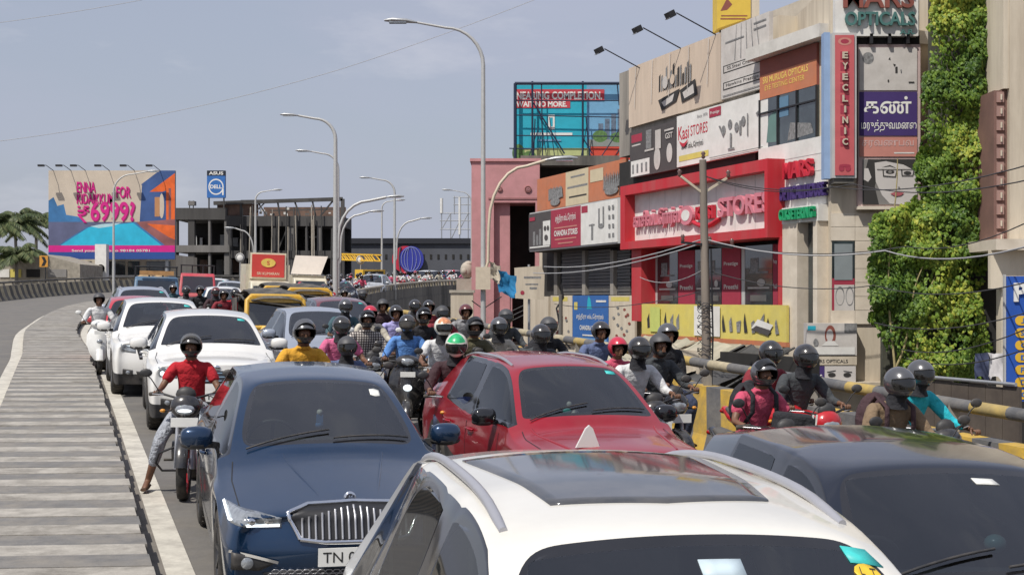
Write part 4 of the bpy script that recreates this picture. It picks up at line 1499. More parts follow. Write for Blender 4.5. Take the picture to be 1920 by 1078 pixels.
# ---------------------------------------------------------------- goods carriers
lorry_blue = mat('lorry_blue_paint', (.06, .14, .24), .5, coat=.3, var=.1, scale=5, dirt=(.25, .22, .18), dirt_amt=.4)
lorry_red = mat('lorry_red_paint', (.45, .04, .06), .5, coat=.3, var=.1, scale=5, dirt=(.3, .2, .16), dirt_amt=.4)
cream_body = mat('cream_body_paint', (.6, .55, .42), .5, coat=.2, var=.1, scale=5, dirt=(.3, .26, .2), dirt_amt=.4)
load_m = mat('loaded_goods', (.35, .25, .14), .9, var=.4, scale=5)
wood_m = mat('wooden_board', (.4, .22, .09), .8, var=.2, scale=6)
def mini_truck(name, label, pm, loc, yaw, W=1.5, cabH=1.8, bedH=1.2, load=True, box=None, L=3.8):
    r = thing(name, label, 'lorry', matrix=road_matrix(loc[0], loc[1], yaw), group='goods carriers on the flyover')
    hw = W / 2; y0 = -L / 2
    c = MB()
    prof = [(y0 + .02, .35), (y0, .55), (y0 + .03, .95), (y0 + .1, 1.02), (y0 + .42, cabH - .08), (y0 + .55, cabH), (y0 + 1.3, cabH), (y0 + 1.42, cabH - .08), (y0 + 1.42, .35)]
    vs = []; n = len(prof)
    for sx, k in ((-1, 1), (1, 1)):
        for (y, z) in prof:
            vs.append((sx * hw * (.92 if z > 1.1 else 1), y, z))
    fs = [tuple(range(n)), tuple(range(2 * n - 1, n - 1, -1))] + [(i, i + n, (i + 1) % n + n, (i + 1) % n) for i in range(n)]
    c.add(vs, fs, pm)
    o = c.build('cab', r); fix_normals(o.data)
    bv = o.modifiers.new('b', 'BEVEL'); bv.width = .05; bv.segments = 2
    w = MB(); d = .006
    w.add([(-hw * .86, y0 + .12 - .01, 1.06), (hw * .86, y0 + .12 - .01, 1.06), (hw * .8, y0 + .40, cabH - .12), (-hw * .8, y0 + .40, cabH - .12)], [(0, 1, 2, 3)], wind_g); w.build('windscreen', r)
    for sx in (-1, 1):
        w = MB(); w.add([(sx * (hw + .0 - .03), y0 + .3, 1.1), (sx * (hw - .03), y0 + 1.2, 1.1), (sx * (hw * .925), y0 + 1.2, cabH - .15), (sx * (hw * .925), y0 + .5, cabH - .15)], [(0, 1, 2, 3)], dark_g); w.build('side_window', r)
        l_ = MB(); l_.ball((sx * hw * .75, y0 + .0, .7), (.12, .05, .09), lens, 10, 6); l_.build('headlight', r)
        q = MB(); q.tube([(sx * hw, y0 + .2, 1.1), (sx * (hw + .14), y0 + .1, 1.25)], .012, black_m, 5); q.box((sx * (hw + .17), y0 + .1, 1.28), (.12, .03, .22), black_m); q.build('wing_mirror', r)
    g_ = MB(); g_.span((-hw * .5, y0 - .02, .62), (hw * .5, y0 + .01, .82), black_m); g_.build('grille', r)
    g_ = MB(); g_.span((-hw, y0 - .06, .36), (hw, y0 + .02, .52), plastic); g_.build('bumper', r)
    g_ = MB(); g_.span((-.25, y0 - .075, .4), (.25, y0 - .062, .5), plate_w); g_.build('number_plate', r)
    bed = MB()
    yb = y0 + 1.5
    bed.span((-hw, yb, .6), (hw, -y0, .68), pm)
    if not box:
        for sx in (-1, 1): bed.span((sx * hw, yb, .68), (sx * (hw - .04), -y0, bedH), pm)
        bed.span((-hw + .04, yb, .68), (hw - .04, yb + .04, bedH + .5), pm); bed.span((-hw + .04, -y0 - .04, .68), (hw - .04, -y0, bedH), pm)
        for x in (-hw * .9, -hw * .3, hw * .3, hw * .9): bed.cyl((x, yb - .03, bedH), (x, yb - .03, cabH + .35), .03, black_m, n=6)
        bed.cyl((-hw * .95, yb - .03, cabH + .33), (hw * .95, yb - .03, cabH + .33), .03, black_m, n=6)
    bed.build('cargo_bed', r)
    if box: box(r, hw, yb, -y0)
    if load:
        rr = random.Random(5); l_ = MB()
        for i in range(16): l_.ball((rr.uniform(-hw * .75, hw * .75), rr.uniform(yb + .3, -y0 - .3), bedH + rr.uniform(0, .55)), (rr.uniform(.15, .3), .25, rr.uniform(.1, .2)), load_m, 8, 5)
        props(l_.build('sacks', r), kind='stuff')
    tm, rm = wheel_meshes(.3, .17, rim_dark, 8)
    for y in (y0 + .7, -y0 - .8):
        for sx in (-1, 1):
            e = bpy.data.objects.new('wheel', None); C.objects.link(e); e.parent = r; e.location = (sx * (hw - .12), y, .3); link('tyre', tm, e); link('rim', rm, e)
    return r
x, y = at(290, 47.5); t_ = mini_truck('mini_lorry', 'small blue lorry loaded with sacks, on the left of the queue', lorry_blue, (x, y), yaw_at(x, y), cabH=1.78)
b = MB(); b.span((-.55, -1.6, 1.84), (.55, -1.5, 1.98), wood_m); b.build('name_board', t_)
x, y = at(368, 59); mini_truck('pickup_truck', 'bright red pickup right of the blue lorry', lorry_red, (x, y), yaw_at(x, y), W=1.5, cabH=1.85, load=False)
sign_red = mat('sign_red', (.6, .06, .05), .5, var=.06)
sign_cream = mat('sign_cream', (.75, .68, .5), .6, var=.08)
gold = mat('gold_print', (.75, .55, .12), .5, var=.1)
def red_box(r, hw, y0, y1):
    b = MB(); b.span((-hw * 1.05, y0 - .1, .68), (hw * 1.05, y1, 2.3), cream_body); b.build('cargo_box', r)
    b = MB(); b.span((-hw * .86, y0 - .16, 1.78), (hw * .86, y0 - .1, 2.72), sign_cream); bo = b.build('signboard', r)
    b = MB(); b.span((-hw * .78, y0 - .18, 1.84), (hw * .78, y0 - .165, 2.66), sign_red); b.build('red_panel', bo)
    b = MB(); b.prism(ell(0, 2.36, .26, .16, 18), y0 - .2, y0 - .185, gold); b.build('emblem', bo)
    lettering(bo, 'S', sign_red, -.05, y0 - .203, 2.28, .1, .15, .003, .02)
    lettering(bo, 'SRI KUMARAN', sign_cream, -.4, y0 - .185, 1.92, .8, .1, .003)
x, y = at(497, 51); mini_truck('goods_van', 'cream goods van carrying a red signboard with a gold oval', cream_body, (x, y), yaw_at(x, y), W=1.5, cabH=1.7, load=False, box=red_box)
def slant_box(r, hw, y0, y1):
    b = MB(); b.span((-hw, y0, .68), (hw, y1, 1.9), cream_body); b.build('cargo_box', r)
    b = MB(); b.add([(-hw, y0 - .1, 1.95), (hw * .7, y0 - .1, 1.95), (hw * 1.1, y0 + .1, 2.75), (-hw * .75, y0 + .1, 2.75)] + [(-hw, y0 - .05, 1.95), (hw * .7, y0 - .05, 1.95), (hw * 1.1, y0 + .15, 2.75), (-hw * .75, y0 + .15, 2.75)],
                    [(0, 1, 2, 3), (7, 6, 5, 4), (0, 4, 5, 1), (1, 5, 6, 2), (2, 6, 7, 3), (3, 7, 4, 0)], mat('cream_hoarding', (.75, .68, .6), .7, var=.05)); b.build('slanted_board', r)
x, y = at(574, 60); mini_truck('goods_van', 'cream van with a slanting pale board on its roof', cream_body, (x, y), yaw_at(x, y), W=1.5, cabH=1.8, load=False, box=slant_box)
# yellow digger frame seen on the far bend
dy = mat('digger_yellow', (.7, .42, .03), .5, coat=.3, var=.1)
x, y = at(668, 96)
dg_ = thing('crane_truck', 'yellow crane truck with lattice boom on the far bend', 'truck', matrix=road_matrix(x, y, yaw_at(x, y) + .9))
b = MB(); b.span((-.95, -2.2, .6), (.95, 2.2, 1.0), dy); b.span((-.9, -2.2, 1.0), (.9, -1.2, 1.75), dy); b.build('body', dg_)
b = MB()
for z in (2.35, 2.75):
    for x in (-.3, .3): b.bar((x, -2.6, z), (x, 2.4, z + .05), .09, .09, dy)
for i in range(9):
    y_ = -2.5 + i * .6
    for x in (-.3, .3): b.bar((x, y_, 2.35), (x, y_ + (.6 if i < 8 else 0), 2.77), .06, .06, dy)
b.build('boom', dg_)
b = MB(); b.span((-.75, -2.22, 1.2), (.75, -2.205, 1.65), dark_g); b.build('windscreen', dg_)
for y_ in (-1.4, 1.3):
    for sx in (-1, 1):
        tm, rm = wheel_meshes(.42, .25, rim_dark, 8)
        e = bpy.data.objects.new('wheel', None); C.objects.link(e); e.parent = dg_; e.location = (sx * .8, y_, .42); link('tyre', tm, e); link('rim', rm, e)
# ================================================================== BUILDINGS
GZ = -2.4
XA = Vector((.3219, -.9468, 0))
TH = atan2(-.9468, .3219)
def pm_(name, col, **k):
    k.setdefault('var', .08); k.setdefault('scale', 3)
    return mat(name, col, k.pop('rough', .75), **k)
class Bld:
    """a building standing on the shop line: local X runs along the shop front to the right, -Y faces the road"""
    def __init__(s, name, label, cat, px0, dy=0.0, group=None):
        Y = (19.6 + dy * 1.0562) / ((px0 - 960) / FPX + .34)
        s.o = Vector(((px0 - 960) / FPX * Y, Y, GZ)); s.dy = dy
        s.root = thing(name, label, cat, s.o, TH, group)
    def q(s, x, y, d=0.0):
        Y = (19.6 + (s.dy + d) * 1.0562) / ((x - 960) / FPX + .34)
        P = Vector(((x - 960) / FPX * Y, Y, CAMZ - (y - HY) * Y / FPX))
        return (P - s.o).dot(XA), P.z - GZ
    def rect(s, x0, x1, tl, bl, tr=None, br=None, d=0.0):
        a, z1 = s.q(x0, tl, d); _, z0 = s.q(x0, bl, d); b, _ = s.q(x1, tl, d)
        if tr is not None:
            z1 = (z1 + s.q(x1, tr, d)[1]) / 2; z0 = (z0 + s.q(x1, br, d)[1]) / 2
        return a, b, z0, z1
    def box(s, name, r, d0, d1, m, parent=None):
        return MB().span((r[0], d0, r[2]), (r[1], d1, r[3]), m).build(name, parent or s.root)
class Cam:
    """a front that faces the camera: local X right, -Y to the camera"""
    def __init__(s, name, label, cat, px0, Y, group=None, yaw=0.0, z=GZ):
        s.Y = Y; s.o = Vector((px(px0, Y), Y, z))
        s.root = thing(name, label, cat, s.o, yaw, group)
    def rect(s, x0, x1, y0, y1, d=0.0):
        Y = s.Y + d
        return px(x0, Y) - s.o.x, px(x1, Y) - s.o.x, pz(y1, Y) - s.o.z, pz(y0, Y) - s.o.z
    def box(s, name, r, d0, d1, m, parent=None):
        return MB().span((r[0], d0, r[2]), (r[1], d1, r[3]), m).build(name, parent or s.root)
def deco(parent, r, y, items, depth=.004):
    """flat print on a panel: unit coordinates inside the rectangle r = (x0, x1, z0, z1)"""
    x0, x1, z0, z1 = r; w = x1 - x0; h = z1 - z0
    mb = MB(); k = 0
    for it in items:
        k += 1
        a = y - .002 - .0016 * k
        if it[0] == 'r':
            mb.add([(x0 + w * it[1], a, z0 + h * it[2]), (x0 + w * it[3], a, z0 + h * it[2]), (x0 + w * it[3], a, z0 + h * it[4]), (x0 + w * it[1], a, z0 + h * it[4])], [(0, 1, 2, 3)], it[5])
        elif it[0] == 'e':
            n = 20
            mb.add([(x0 + w * (it[1] + it[3] * cos(2 * pi * i / n)), a, z0 + h * (it[2] + it[4] * sin(2 * pi * i / n))) for i in range(n)], [tuple(range(n))], it[5])
        elif it[0] == 'p':
            mb.add([(x0 + w * q[0], a, z0 + h * q[1]) for q in it[1]], [tuple(range(len(it[1])))], it[2])
        elif it[0] == 't':
            dp = it[8] if len(it) > 8 else .003
            lettering(parent, it[1], it[6], x0 + w * it[2], a, z0 + h * it[3], w * it[4], h * it[5], dp, it[7] if len(it) > 7 else 0)
    if mb.v:
        mb.build('print', parent)
c_white = pm_('banner_white', (.7, .69, .66), dirt=(.4, .38, .34), dirt_amt=.3)
c_beige = pm_('banner_beige', (.58, .47, .37), streak=True, dirt=(.3, .25, .2), dirt_amt=.4)
c_grey = pm_('banner_grey', (.56, .53, .5), dirt=(.28, .25, .22), dirt_amt=.4)
c_dark = pm_('banner_charcoal', (.07, .062, .062))
c_black = pm_('print_black', (.03, .028, .027))
c_steel = pm_('print_steel', (.2, .2, .2), var=.5, scale=14)
c_crim = pm_('banner_crimson', (.33, .03, .06))
c_red = pm_('frame_red', (.5, .018, .03), rough=.6, dirt=(.35, .12, .11), dirt_amt=.45, streak=True)
c_orng = pm_('banner_orange', (.5, .17, .08), dirt=(.35, .2, .14), dirt_amt=.4)
c_yell = pm_('banner_yellow', (.62, .52, .12), dirt=(.5, .45, .2), dirt_amt=.4)
c_blue = pm_('poster_blue', (.03, .12, .36))
c_cyan = pm_('poster_cyan', (.02, .38, .5))
c_pink = pm_('pink_plaster', (.52, .25, .26), rough=.9, dirt=(.28, .15, .14), dirt_amt=.5, bump=.15, scale=2)
c_purp = pm_('poster_purple', (.05, .025, .14))
c_salm = pm_('poster_salmon', (.52, .22, .18))
c_mag = pm_('magenta_print', (.6, .01, .22))
c_txtw = pm_('letter_white', (.75, .74, .7), rough=.6, var=.03)
c_txtr = pm_('letter_red', (.5, .02, .04), rough=.5, var=.05)
c_txtp = pm_('letter_pink', (.6, .2, .25), rough=.5, var=.05)
c_grn = pm_('letter_green', (.01, .3, .12), rough=.4)
c_tile = pm_('cream_tile', (.64, .57, .47), rough=.6, dirt=(.35, .28, .2), dirt_amt=.4)
c_plas = pm_('cream_plaster', (.6, .53, .42), rough=.9, streak=True, dirt=(.28, .22, .16), dirt_amt=.6, bump=.15)
c_maro = pm_('maroon_board', (.25, .07, .05), dirt=(.15, .06, .05), dirt_amt=.4)
c_glass = mat('shop_glass', (.03, .04, .045), .08, 0, coat=1, var=.6, scale=1.4)
c_frame = pm_('aluminium_frame', (.45, .45, .44), rough=.4)
c_shut = pm_('shutter_grey', (.09, .09, .092), rough=.6, dirt=(.18, .16, .14), dirt_amt=.4)

# ---- pink corner building
pk = Cam('pink_building', 'pink plastered building with round medallions and a dark stair opening beside the tall lamp post', 'building', 884, 57.5)
x0, x1, z0, z1 = pk.rect(884, 1012, 303, 700)
z0 = 0
o0, o1, ob_, ot = pk.rect(926, 1004, 380, 640)
d = 2.2
w = MB()
w.span((x0, 0, 0), (o0, 9, z1), c_pink)
w.span((o1, 0, 0), (x1, 9, z1), c_pink)
w.span((o0, 0, ot), (o1, 9, z1), c_pink)
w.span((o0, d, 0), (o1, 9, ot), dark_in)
w.build('wall', pk.root)
w = MB(); w.span((x0 - .06, -.08, z1), (x1 + .05, 9.05, z1 + .12), c_pink); w.build('parapet_coping', pk.root)
ra = pk.rect(884, 1012, 371, 374); w = MB(); w.span((x0 + .7, -.03, ra[2]), (x1 - .02, -.002, ra[3]), pm_('pink_shadow_line', (.3, .13, .13))); w.build('moulding', pk.root)  # moulding strip, its shadow line put into the darker pink
for cx_, r_ in ((937, 5), (990, 6.5)):
    a = pk.rect(cx_ - r_, cx_ + r_, 355 - r_, 355 + r_)
    cx2, cz2 = (a[0] + a[1]) / 2, (a[2] + a[3]) / 2; rr_ = (a[1] - a[0]) / 2
    m = MB(); m.lathe([(rr_, 0), (rr_, -.05), (rr_ * .75, -.06), (rr_ * .7, -.02), (0, -.02)], pm_('terracotta', (.25, .1, .09)), (cx2, -.0, cz2), 'y', 20)
    for k in range(4): m.bar((cx2 - rr_ * .6 * cos(k * pi / 4), -.045, cz2 - rr_ * .6 * sin(k * pi / 4)), (cx2 + rr_ * .6 * cos(k * pi / 4), -.045, cz2 + rr_ * .6 * sin(k * pi / 4)), .03, .03, c_pink)
    m.build('medallion', pk.root)
a = pk.rect(957, 1004, 384, 520)
w = MB(); w.span((o0 + .0, .3, 0), (a[0] - .02, .45, ot - .0), c_pink); w.build('inner_wall', pk.root)
for k in range(9):     # stair flight
    w = MB(); w.span((a[0], 1.9 - .2 * k if 1.9 - .2 * k > .2 else .2, 1.2 + .25 * k), (o1, 2.15 - .2 * k if k < 9 else .4, 1.3 + .25 * k), con); w.build('step', pk.root)
w = MB()
for zz in (3.9, 4.1, 4.3): w.cyl((a[0], .1, zz), (o1, .1, zz + .5), .03, black_m, n=6)
w.cyl((a[0] + .05, .1, 2.2), (a[0] + .05, .1, 5.2), .04, c_pink, n=6); w.build('stair_rail', pk.root)
# roof slab jutting out behind
a = pk.rect(976, 1090, 300, 318, d=2)
w = MB(); w.span((a[0], 1.2, a[2] + .1), (a[1] + 1.6, 7, a[3] + .1), con_dark); w.build('roof_slab', pk.root)
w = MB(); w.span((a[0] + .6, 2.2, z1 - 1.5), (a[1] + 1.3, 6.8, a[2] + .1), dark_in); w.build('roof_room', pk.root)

# ---- Chandra stores
ch = Bld('shop_building', 'two storey shop with orange banners above a crimson signboard and grey shutters', 'building', 1006)
q0 = ch.q(1006, 400)[0]; q1 = ch.q(1186, 400)[0]
top = ch.q(1100, 330)[1]
w = MB(); w.span((q0, .12, 0), (q1, 9, top), c_plas); w.build('wall', ch.root)
r = ch.rect(1010, 1176, 343, 401, 290, 363); bn = ch.box('banner', r, -.06, .05, c_orng)
gl_ = [('r', 0, 0, .12, 1, c_orng), ('r', .36, .0, .62, 1, pm_('banner_cream', (.55, .47, .32))), ('r', .4, .22, .6, .27, c_black), ('r', .38, .5, .61, .56, c_steel), ('r', .42, .8, .58, .85, c_steel), ('r', .64, .55, .78, .9, pm_('banner_cream', (.55, .47, .32)))]
for k in range(9):
    gl_ += [('p', [(.15 + .02 * k, .25 + .03 * (k % 3)), (.175 + .02 * k, .3), (.165 + .02 * k, .62 + .05 * (k % 2)), (.15 + .02 * k, .6)], c_steel), ('p', [(.78 + .02 * k, .25 + .03 * (k % 3)), (.8 + .02 * k, .3), (.795 + .02 * k, .7 + .05 * (k % 2)), (.785 + .02 * k, .6)], c_steel)]
gl_ += [('e', .24, .2, .06, .12, c_steel), ('e', .87, .22, .07, .12, c_steel)]
deco(bn, r, -.06, gl_)
r = ch.rect(993, 1168, 406, 476, 362, 451, d=-.9)
sb = ch.box('signboard', r, -.9, -.7, c_frame)
wd = r[1] - r[0]
for nm, a, b, m in (('dark_panel', 0, .27, c_dark), ('crimson_panel', .27, .6, c_crim), ('white_panel', .6, .955, c_white)):
    rr2 = (r[0] + wd * a, r[0] + wd * b, r[2] + .05, r[3] - .05)
    p_ = ch.box(nm, rr2, -.93, -.901, m, sb)
    if nm == 'dark_panel':
        deco(p_, rr2, -.93, [('r', .65, .1, .97, .75, c_white), ('r', .2, .12, .3, .5, c_steel), ('r', .35, .12, .44, .4, c_steel), ('r', .48, .12, .58, .55, c_steel), ('r', .05, .05, .95, .09, c_white), ('e', .75, .55, .06, .07, c_dark), ('e', .88, .55, .05, .07, c_dark), ('e', .8, .3, .08, .08, c_dark), ('r', .05, .8, .3, .9, c_crim)])
    elif nm == 'crimson_panel':
        deco(p_, rr2, -.93, [('t', 'சந்திரா ஸ்டேர்ார்ஸ்', .16, .62, .68, .24, c_txtw, .006), ('r', .12, .5, .88, .53, c_salm), ('t', 'CHANDRA STORES', .12, .3, .78, .15, c_txtw, .02), ('r', .14, .2, .86, .23, c_salm), ('r', .25, .09, .75, .12, c_salm)])
    else:
        deco(p_, rr2, -.93, [('r', .02, .8, .2, .97, c_crim), ('r', .3, .1, .36, .5, c_steel), ('r', .24, .45, .4, .49, c_steel), ('r', .5, .4, .54, .85, c_steel), ('r', .62, .4, .66, .88, c_steel), ('e', .58, .42, .08, .06, c_steel)] + [('r', .78 + .1 * (k % 2), .12 + .22 * (k // 2), .83 + .1 * (k % 2), .22 + .22 * (k // 2), c_steel) for k in range(8)])
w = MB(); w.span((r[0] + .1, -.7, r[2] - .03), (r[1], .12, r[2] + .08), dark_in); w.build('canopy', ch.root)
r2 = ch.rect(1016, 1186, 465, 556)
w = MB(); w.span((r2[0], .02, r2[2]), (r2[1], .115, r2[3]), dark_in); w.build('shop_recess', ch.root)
for a, b in ((1056, 1094), (1106, 1148), (1160, 1184)):
    rr2 = ch.rect(a, b, 470, 553)
    n = 14; w = MB()
    for k in range(n):
        za = rr2[2] + (rr2[3] - rr2[2]) * k / n; zb_ = rr2[2] + (rr2[3] - rr2[2]) * (k + 1) / n
        w.span((rr2[0], -.04 - .02 * (k % 2), za + .01), (rr2[1], .02, zb_ - .01), c_shut)
    props(w.build('roller_shutter', ch.root), kind='stuff')
for a in (1047, 1100, 1153):
    rr2 = ch.rect(a - 3, a + 3, 470, 553); ch.box('pillar', rr2, -.12, .02, con)
for nm, a, b, m in (('notice_panel', 1034, 1074, c_plas), ('blue_poster', 1075, 1142, c_blue), ('notice_panel', 1143, 1192, c_plas)):
    rr2 = ch.rect(a, b, 554, 642, d=-.4)
    p_ = ch.box(nm, rr2, -.43, -.36, m)
    if nm == 'blue_poster':
        deco(p_, rr2, -.43, [('r', .04, .04, .96, .12, pm_('poster_light_blue', (.15, .3, .5))), ('p', [(.42, .72), (.56, .72), (.52, .92), (.47, .99), (.44, .9)], c_cyan), ('r', .05, .7, .15, .86, c_yell), ('t', 'சந்திரா ஸ்டேர்ார்ஸ்', .12, .48, .76, .14, c_txtw, .006), ('t', 'CHANDRA STORES', .22, .28, .56, .1, c_txtw, .02), ('r', .68, .86, .95, .9, c_white), ('r', .3, .16, .7, .19, c_white)])
    else:
        rg = random.Random(a)
        deco(p_, rr2, -.43, [('r', .1, .88, .8, .97, c_yell)] + [('e', rg.uniform(.15, .85), rg.uniform(.15, .75), .05, .03, c_steel if k % 2 else c_maro) for k in range(12)])
rr2 = ch.rect(986, 1033, 556, 700, d=-.2); w = MB(); w.span((rr2[0], -.3, 0), (rr2[1], .1, rr2[3]), c_plas); w.build('side_wall', ch.root)
rr2 = (ch.q(1034, 640)[0], ch.q(1192, 640)[0], 0, ch.q(1100, 642)[1]); ch.box('lower_wall', rr2, -.3, .1, c_plas)
# loose white sign sheets hanging by the pink wall
cb = Cam('sign_sheet', 'bent cream metal sheet sign hanging crooked by the pink stairs', 'sign', 966, 50, z=0)
rr2 = cb.rect(966, 1020, 496, 562)
w = MB(); w.prism([(rr2[0], rr2[2] + .05), (rr2[1], rr2[2]), (rr2[1] + .02, rr2[3] - .35), (rr2[1] - .1, rr2[3] - .05), (rr2[0] - .03, rr2[3] - .12)], -.05, .02, c_plas); so = w.build('sheet', cb.root)
deco(so, rr2, -.05, [('r', .3, .6, .9, .66, c_steel), ('r', .35, .42, .8, .46, c_steel), ('r', .5, .3, .75, .36, c_steel), ('e', .25, .2, .07, .06, c_crim)])
w = MB(); w.cyl((.5, .1, rr2[2] - 4), (.5, .1, rr2[3]), .05, galv, n=8); w.build('post', cb.root)
ta = thing('tarpaulin', 'crumpled blue tarpaulin knotted beside the cream sheet sign', 'tarpaulin', (px(940, 49), 49, pz(545, 49)))
w = MB(); rg = random.Random(4)
vs = []; fs = []
for j in range(7):
    for i in range(6):
        vs.append((-.1 + i * .12 + rg.uniform(-.05, .05), rg.uniform(-.14, .1), .75 - j * .13 + rg.uniform(-.04, .04) - .05 * i))
for j in range(6):
    for i in range(5): fs.append((j * 6 + i, j * 6 + i + 1, (j + 1) * 6 + i + 1, (j + 1) * 6 + i))
w.add(vs, fs, pm_('tarpaulin_blue', (.02, .2, .42), var=.3), True); w.build('cloth', ta)
w = MB(); w.add([(v[0] * .6 - .35, v[1], v[2] * .8 + .45) for v in vs], fs, pm_('tarpaulin_cream', (.5, .45, .36), var=.2), True); w.build('cloth', ta)
cw_ = Cam('gate_pillar', 'plain cream wall panel standing before the dark underside of the flyover', 'wall', 845, 40)
rr2 = cw_.rect(845, 887, 549, 700); w = MB(); w.span((rr2[0], 0, 0), (rr2[1], .5, rr2[3]), c_plas); w.build('wall', cw_.root)
w = MB(); w.span((rr2[0] - .04, -.04, rr2[3]), (rr2[1] + .04, .54, rr2[3] + .08), con_light); w.build('coping', cw_.root)

# ---- Kasi stores
ks = Bld('shop_building', 'shop with big red box frame, pink letters and grey billboards on its upper floors', 'building', 1180)
q0 = ks.q(1180, 400)[0]; q1 = ks.q(1462, 400)[0]
ztop = ks.q(1350, 62)[1]
w = MB(); w.span((q0, .1, 0), (q1 - .2, 11, ks.q(1181, 140)[1] * .5 + ztop * .5), c_plas); w.build('wall', ks.root)
r = ks.rect(1163, 1439, 356, 470, 290, 443, d=-1.1)
Z0, Z1 = r[2], r[3]
fr_ = ks.box('frame_top', (r[0], r[1], Z1 - .3, Z1), -1.1, .1, c_red)
ks.box('frame_bottom', (r[0] + .36, r[1] - .16, Z0, Z0 + .24), -1.1, .1, c_red)
ks.box('frame_side', (r[0], r[0] + .36, Z0, Z1 - .3), -1.1, .1, c_red)
ks.box('frame_side', (r[1] - .16, r[1], Z0, Z1 - .3), -1.1, .1, c_red)
bd = (r[0] + .36, r[1] - .16, Z0 + .24, Z1 - .3)
bo = ks.box('board', bd, -.75, -.7, c_white)
W_ = bd[1] - bd[0]; H_ = bd[3] - bd[2]
for k in range(1, 8): ks.box('board_joint', (bd[0] + W_ * k / 8 - .008, bd[0] + W_ * k / 8 + .008, bd[2], bd[3]), -.756, -.751, c_frame, bo)
def raised(parent, t, m, fx, fz, fw, fh, d=.11, bold=.02, y=-.75):
    return lettering(parent, t, m, bd[0] + W_ * fx, y - .03, bd[2] + H_ * fz, W_ * fw, H_ * fh, d, bold, 'raised_letter')
raised(bo, 'காசிஸ்டேர்ார்ஸ்', c_txtp, .02, .22, .385, .42, .12, .012)
raised(bo, 'STORES', c_txtp, .665, .30, .32, .36, .12, .03)
raised(bo, 'KASI', c_txtr, .51, .3, .12, .26, .11, .015)
ov = MB(); ov.prism(ell(bd[0] + W_ * .435, bd[2] + H_ * .42, W_ * .05, H_ * .19, 22), -.87, -.78, c_txtp); ov.build('raised_letter', bo)
ov = MB(); ov.prism(ell(bd[0] + W_ * .435, bd[2] + H_ * .42, W_ * .03, H_ * .11, 22), -.88, -.871, c_white); ov.build('logo_disc', bo)
ov = MB()
P = [(bd[0] + W_ * (.47 + .2 * t), -.82, bd[2] + H_ * (.3 - .13 * sin(pi * t))) for t in [i / 12 for i in range(13)]]
ov.tube(P, [.02] + [.08] * 11 + [.02], c_txtr, 8, sy=.8); ov.build('logo_swash', bo)
# dark reveal above the red box and upper billboards
r = ks.rect(1179, 1351, 133, 246, 57, 184, d=-.5); b1 = ks.box('billboard', r, -.5, -.38, c_beige)
it = []
rg = random.Random(9)
for k in range(14):
    x = .36 + .026 * k; hh = rg.uniform(.18, .42)
    it.append(('p', [(x, .42), (x + .018, .44), (x + .02, .42 + hh), (x + .002, .42 + hh * .9)], c_steel if k % 2 else c_black))
it += [('p', [(.36, .3), (.6, .38), (.56, .2), (.4, .12)], c_black), ('p', [(.6, .35), (.76, .45), (.78, .2), (.62, .15)], c_black), ('p', [(.4, .25), (.54, .33), (.52, .22), (.43, .17)], c_grey), ('p', [(.63, .3), (.74, .38), (.75, .24), (.65, .2)], c_grey), ('e', .44, .55, .03, .1, c_grey), ('e', .52, .56, .025, .08, c_beige)]
for k in range(5): it.append(('p', [(.08 + .2 * k, .3), (.085 + .2 * k, .3), (.1 + .2 * k, 1), (.095 + .2 * k, 1)], c_grey))
deco(b1, r, -.5, it)
r = ks.rect(1352, 1442, 57, 184, 22, 165, d=-.5); b2 = ks.box('billboard', r, -.5, -.38, c_grey)
it = [('r', .05, .36, .92, .47, c_black), ('r', .07, .375, .9, .455, c_grey), ('r', .05, .12, .92, .23, c_black), ('r', .07, .135, .9, .215, c_grey), ('t', 'SS.Steel Chemp', .14, .385, .6, .06, c_black, .0), ('t', 'Hawkins Prestige', .12, .145, .68, .06, c_black, .0), ('r', .1, .78, .5, .8, c_steel), ('r', .7, .9, .95, .92, c_steel), ('r', .7, .82, .95, .84, c_steel), ('r', .05, .03, .9, .045, c_steel)]
for k in range(5): it.append(('p', [(.3 + .13 * k, .5), (.31 + .13 * k, .5), (.35 + .1 * k, 1), (.345 + .1 * k, 1)], c_steel))
deco(b2, r, -.5, it)
r = ks.rect(1181, 1267, 252, 334, 223, 318, d=-.55); b3 = ks.box('billboard', r, -.55, -.4, c_dark)
deco(b3, r, -.55, [('r', .04, .76, .28, .93, c_crim), ('r', .05, .68, .25, .71, c_grey), ('r', .03, .02, .45, .36, c_white), ('r', .06, .08, .1, .28, c_steel), ('r', .16, .08, .2, .28, c_steel), ('r', .26, .08, .3, .28, c_steel), ('r', .36, .08, .4, .28, c_steel), ('e', .62, .3, .07, .24, c_grey), ('e', .88, .36, .06, .2, c_grey), ('r', .58, .5, .7, .9, c_grey), ('r', .38, .55, .5, .95, c_steel), ('r', .35, .5, .55, .54, c_grey), ('r', .78, .82, .97, .86, c_grey), ('t', 'GST', .8, .66, .15, .12, c_grey, .02)])
r = ks.rect(1269, 1440, 222, 318, 167, 275, d=-.55); b4 = ks.box('billboard', r, -.55, -.4, c_white)
it = [('t', 'Kasi', .02, .52, .13, .26, c_txtr, .01), ('t', 'STORES', .17, .55, .2, .2, c_txtr, .0), ('t', 'காசி ஸ்டேர்ார்ஸ்', .06, .3, .26, .14, c_black, .004), ('r', .03, .1, .38, .21, c_yell), ('t', 'Since 1970', .25, .86, .12, .06, c_steel), ('r', .39, .8, .52, .97, c_crim), ('t', 'Prestige', .405, .84, .1, .07, c_txtw)]
for k in range(4): it.append(('e', .55 + .07 * k, .5 + .08 * (k % 2), .022, .09, c_steel))
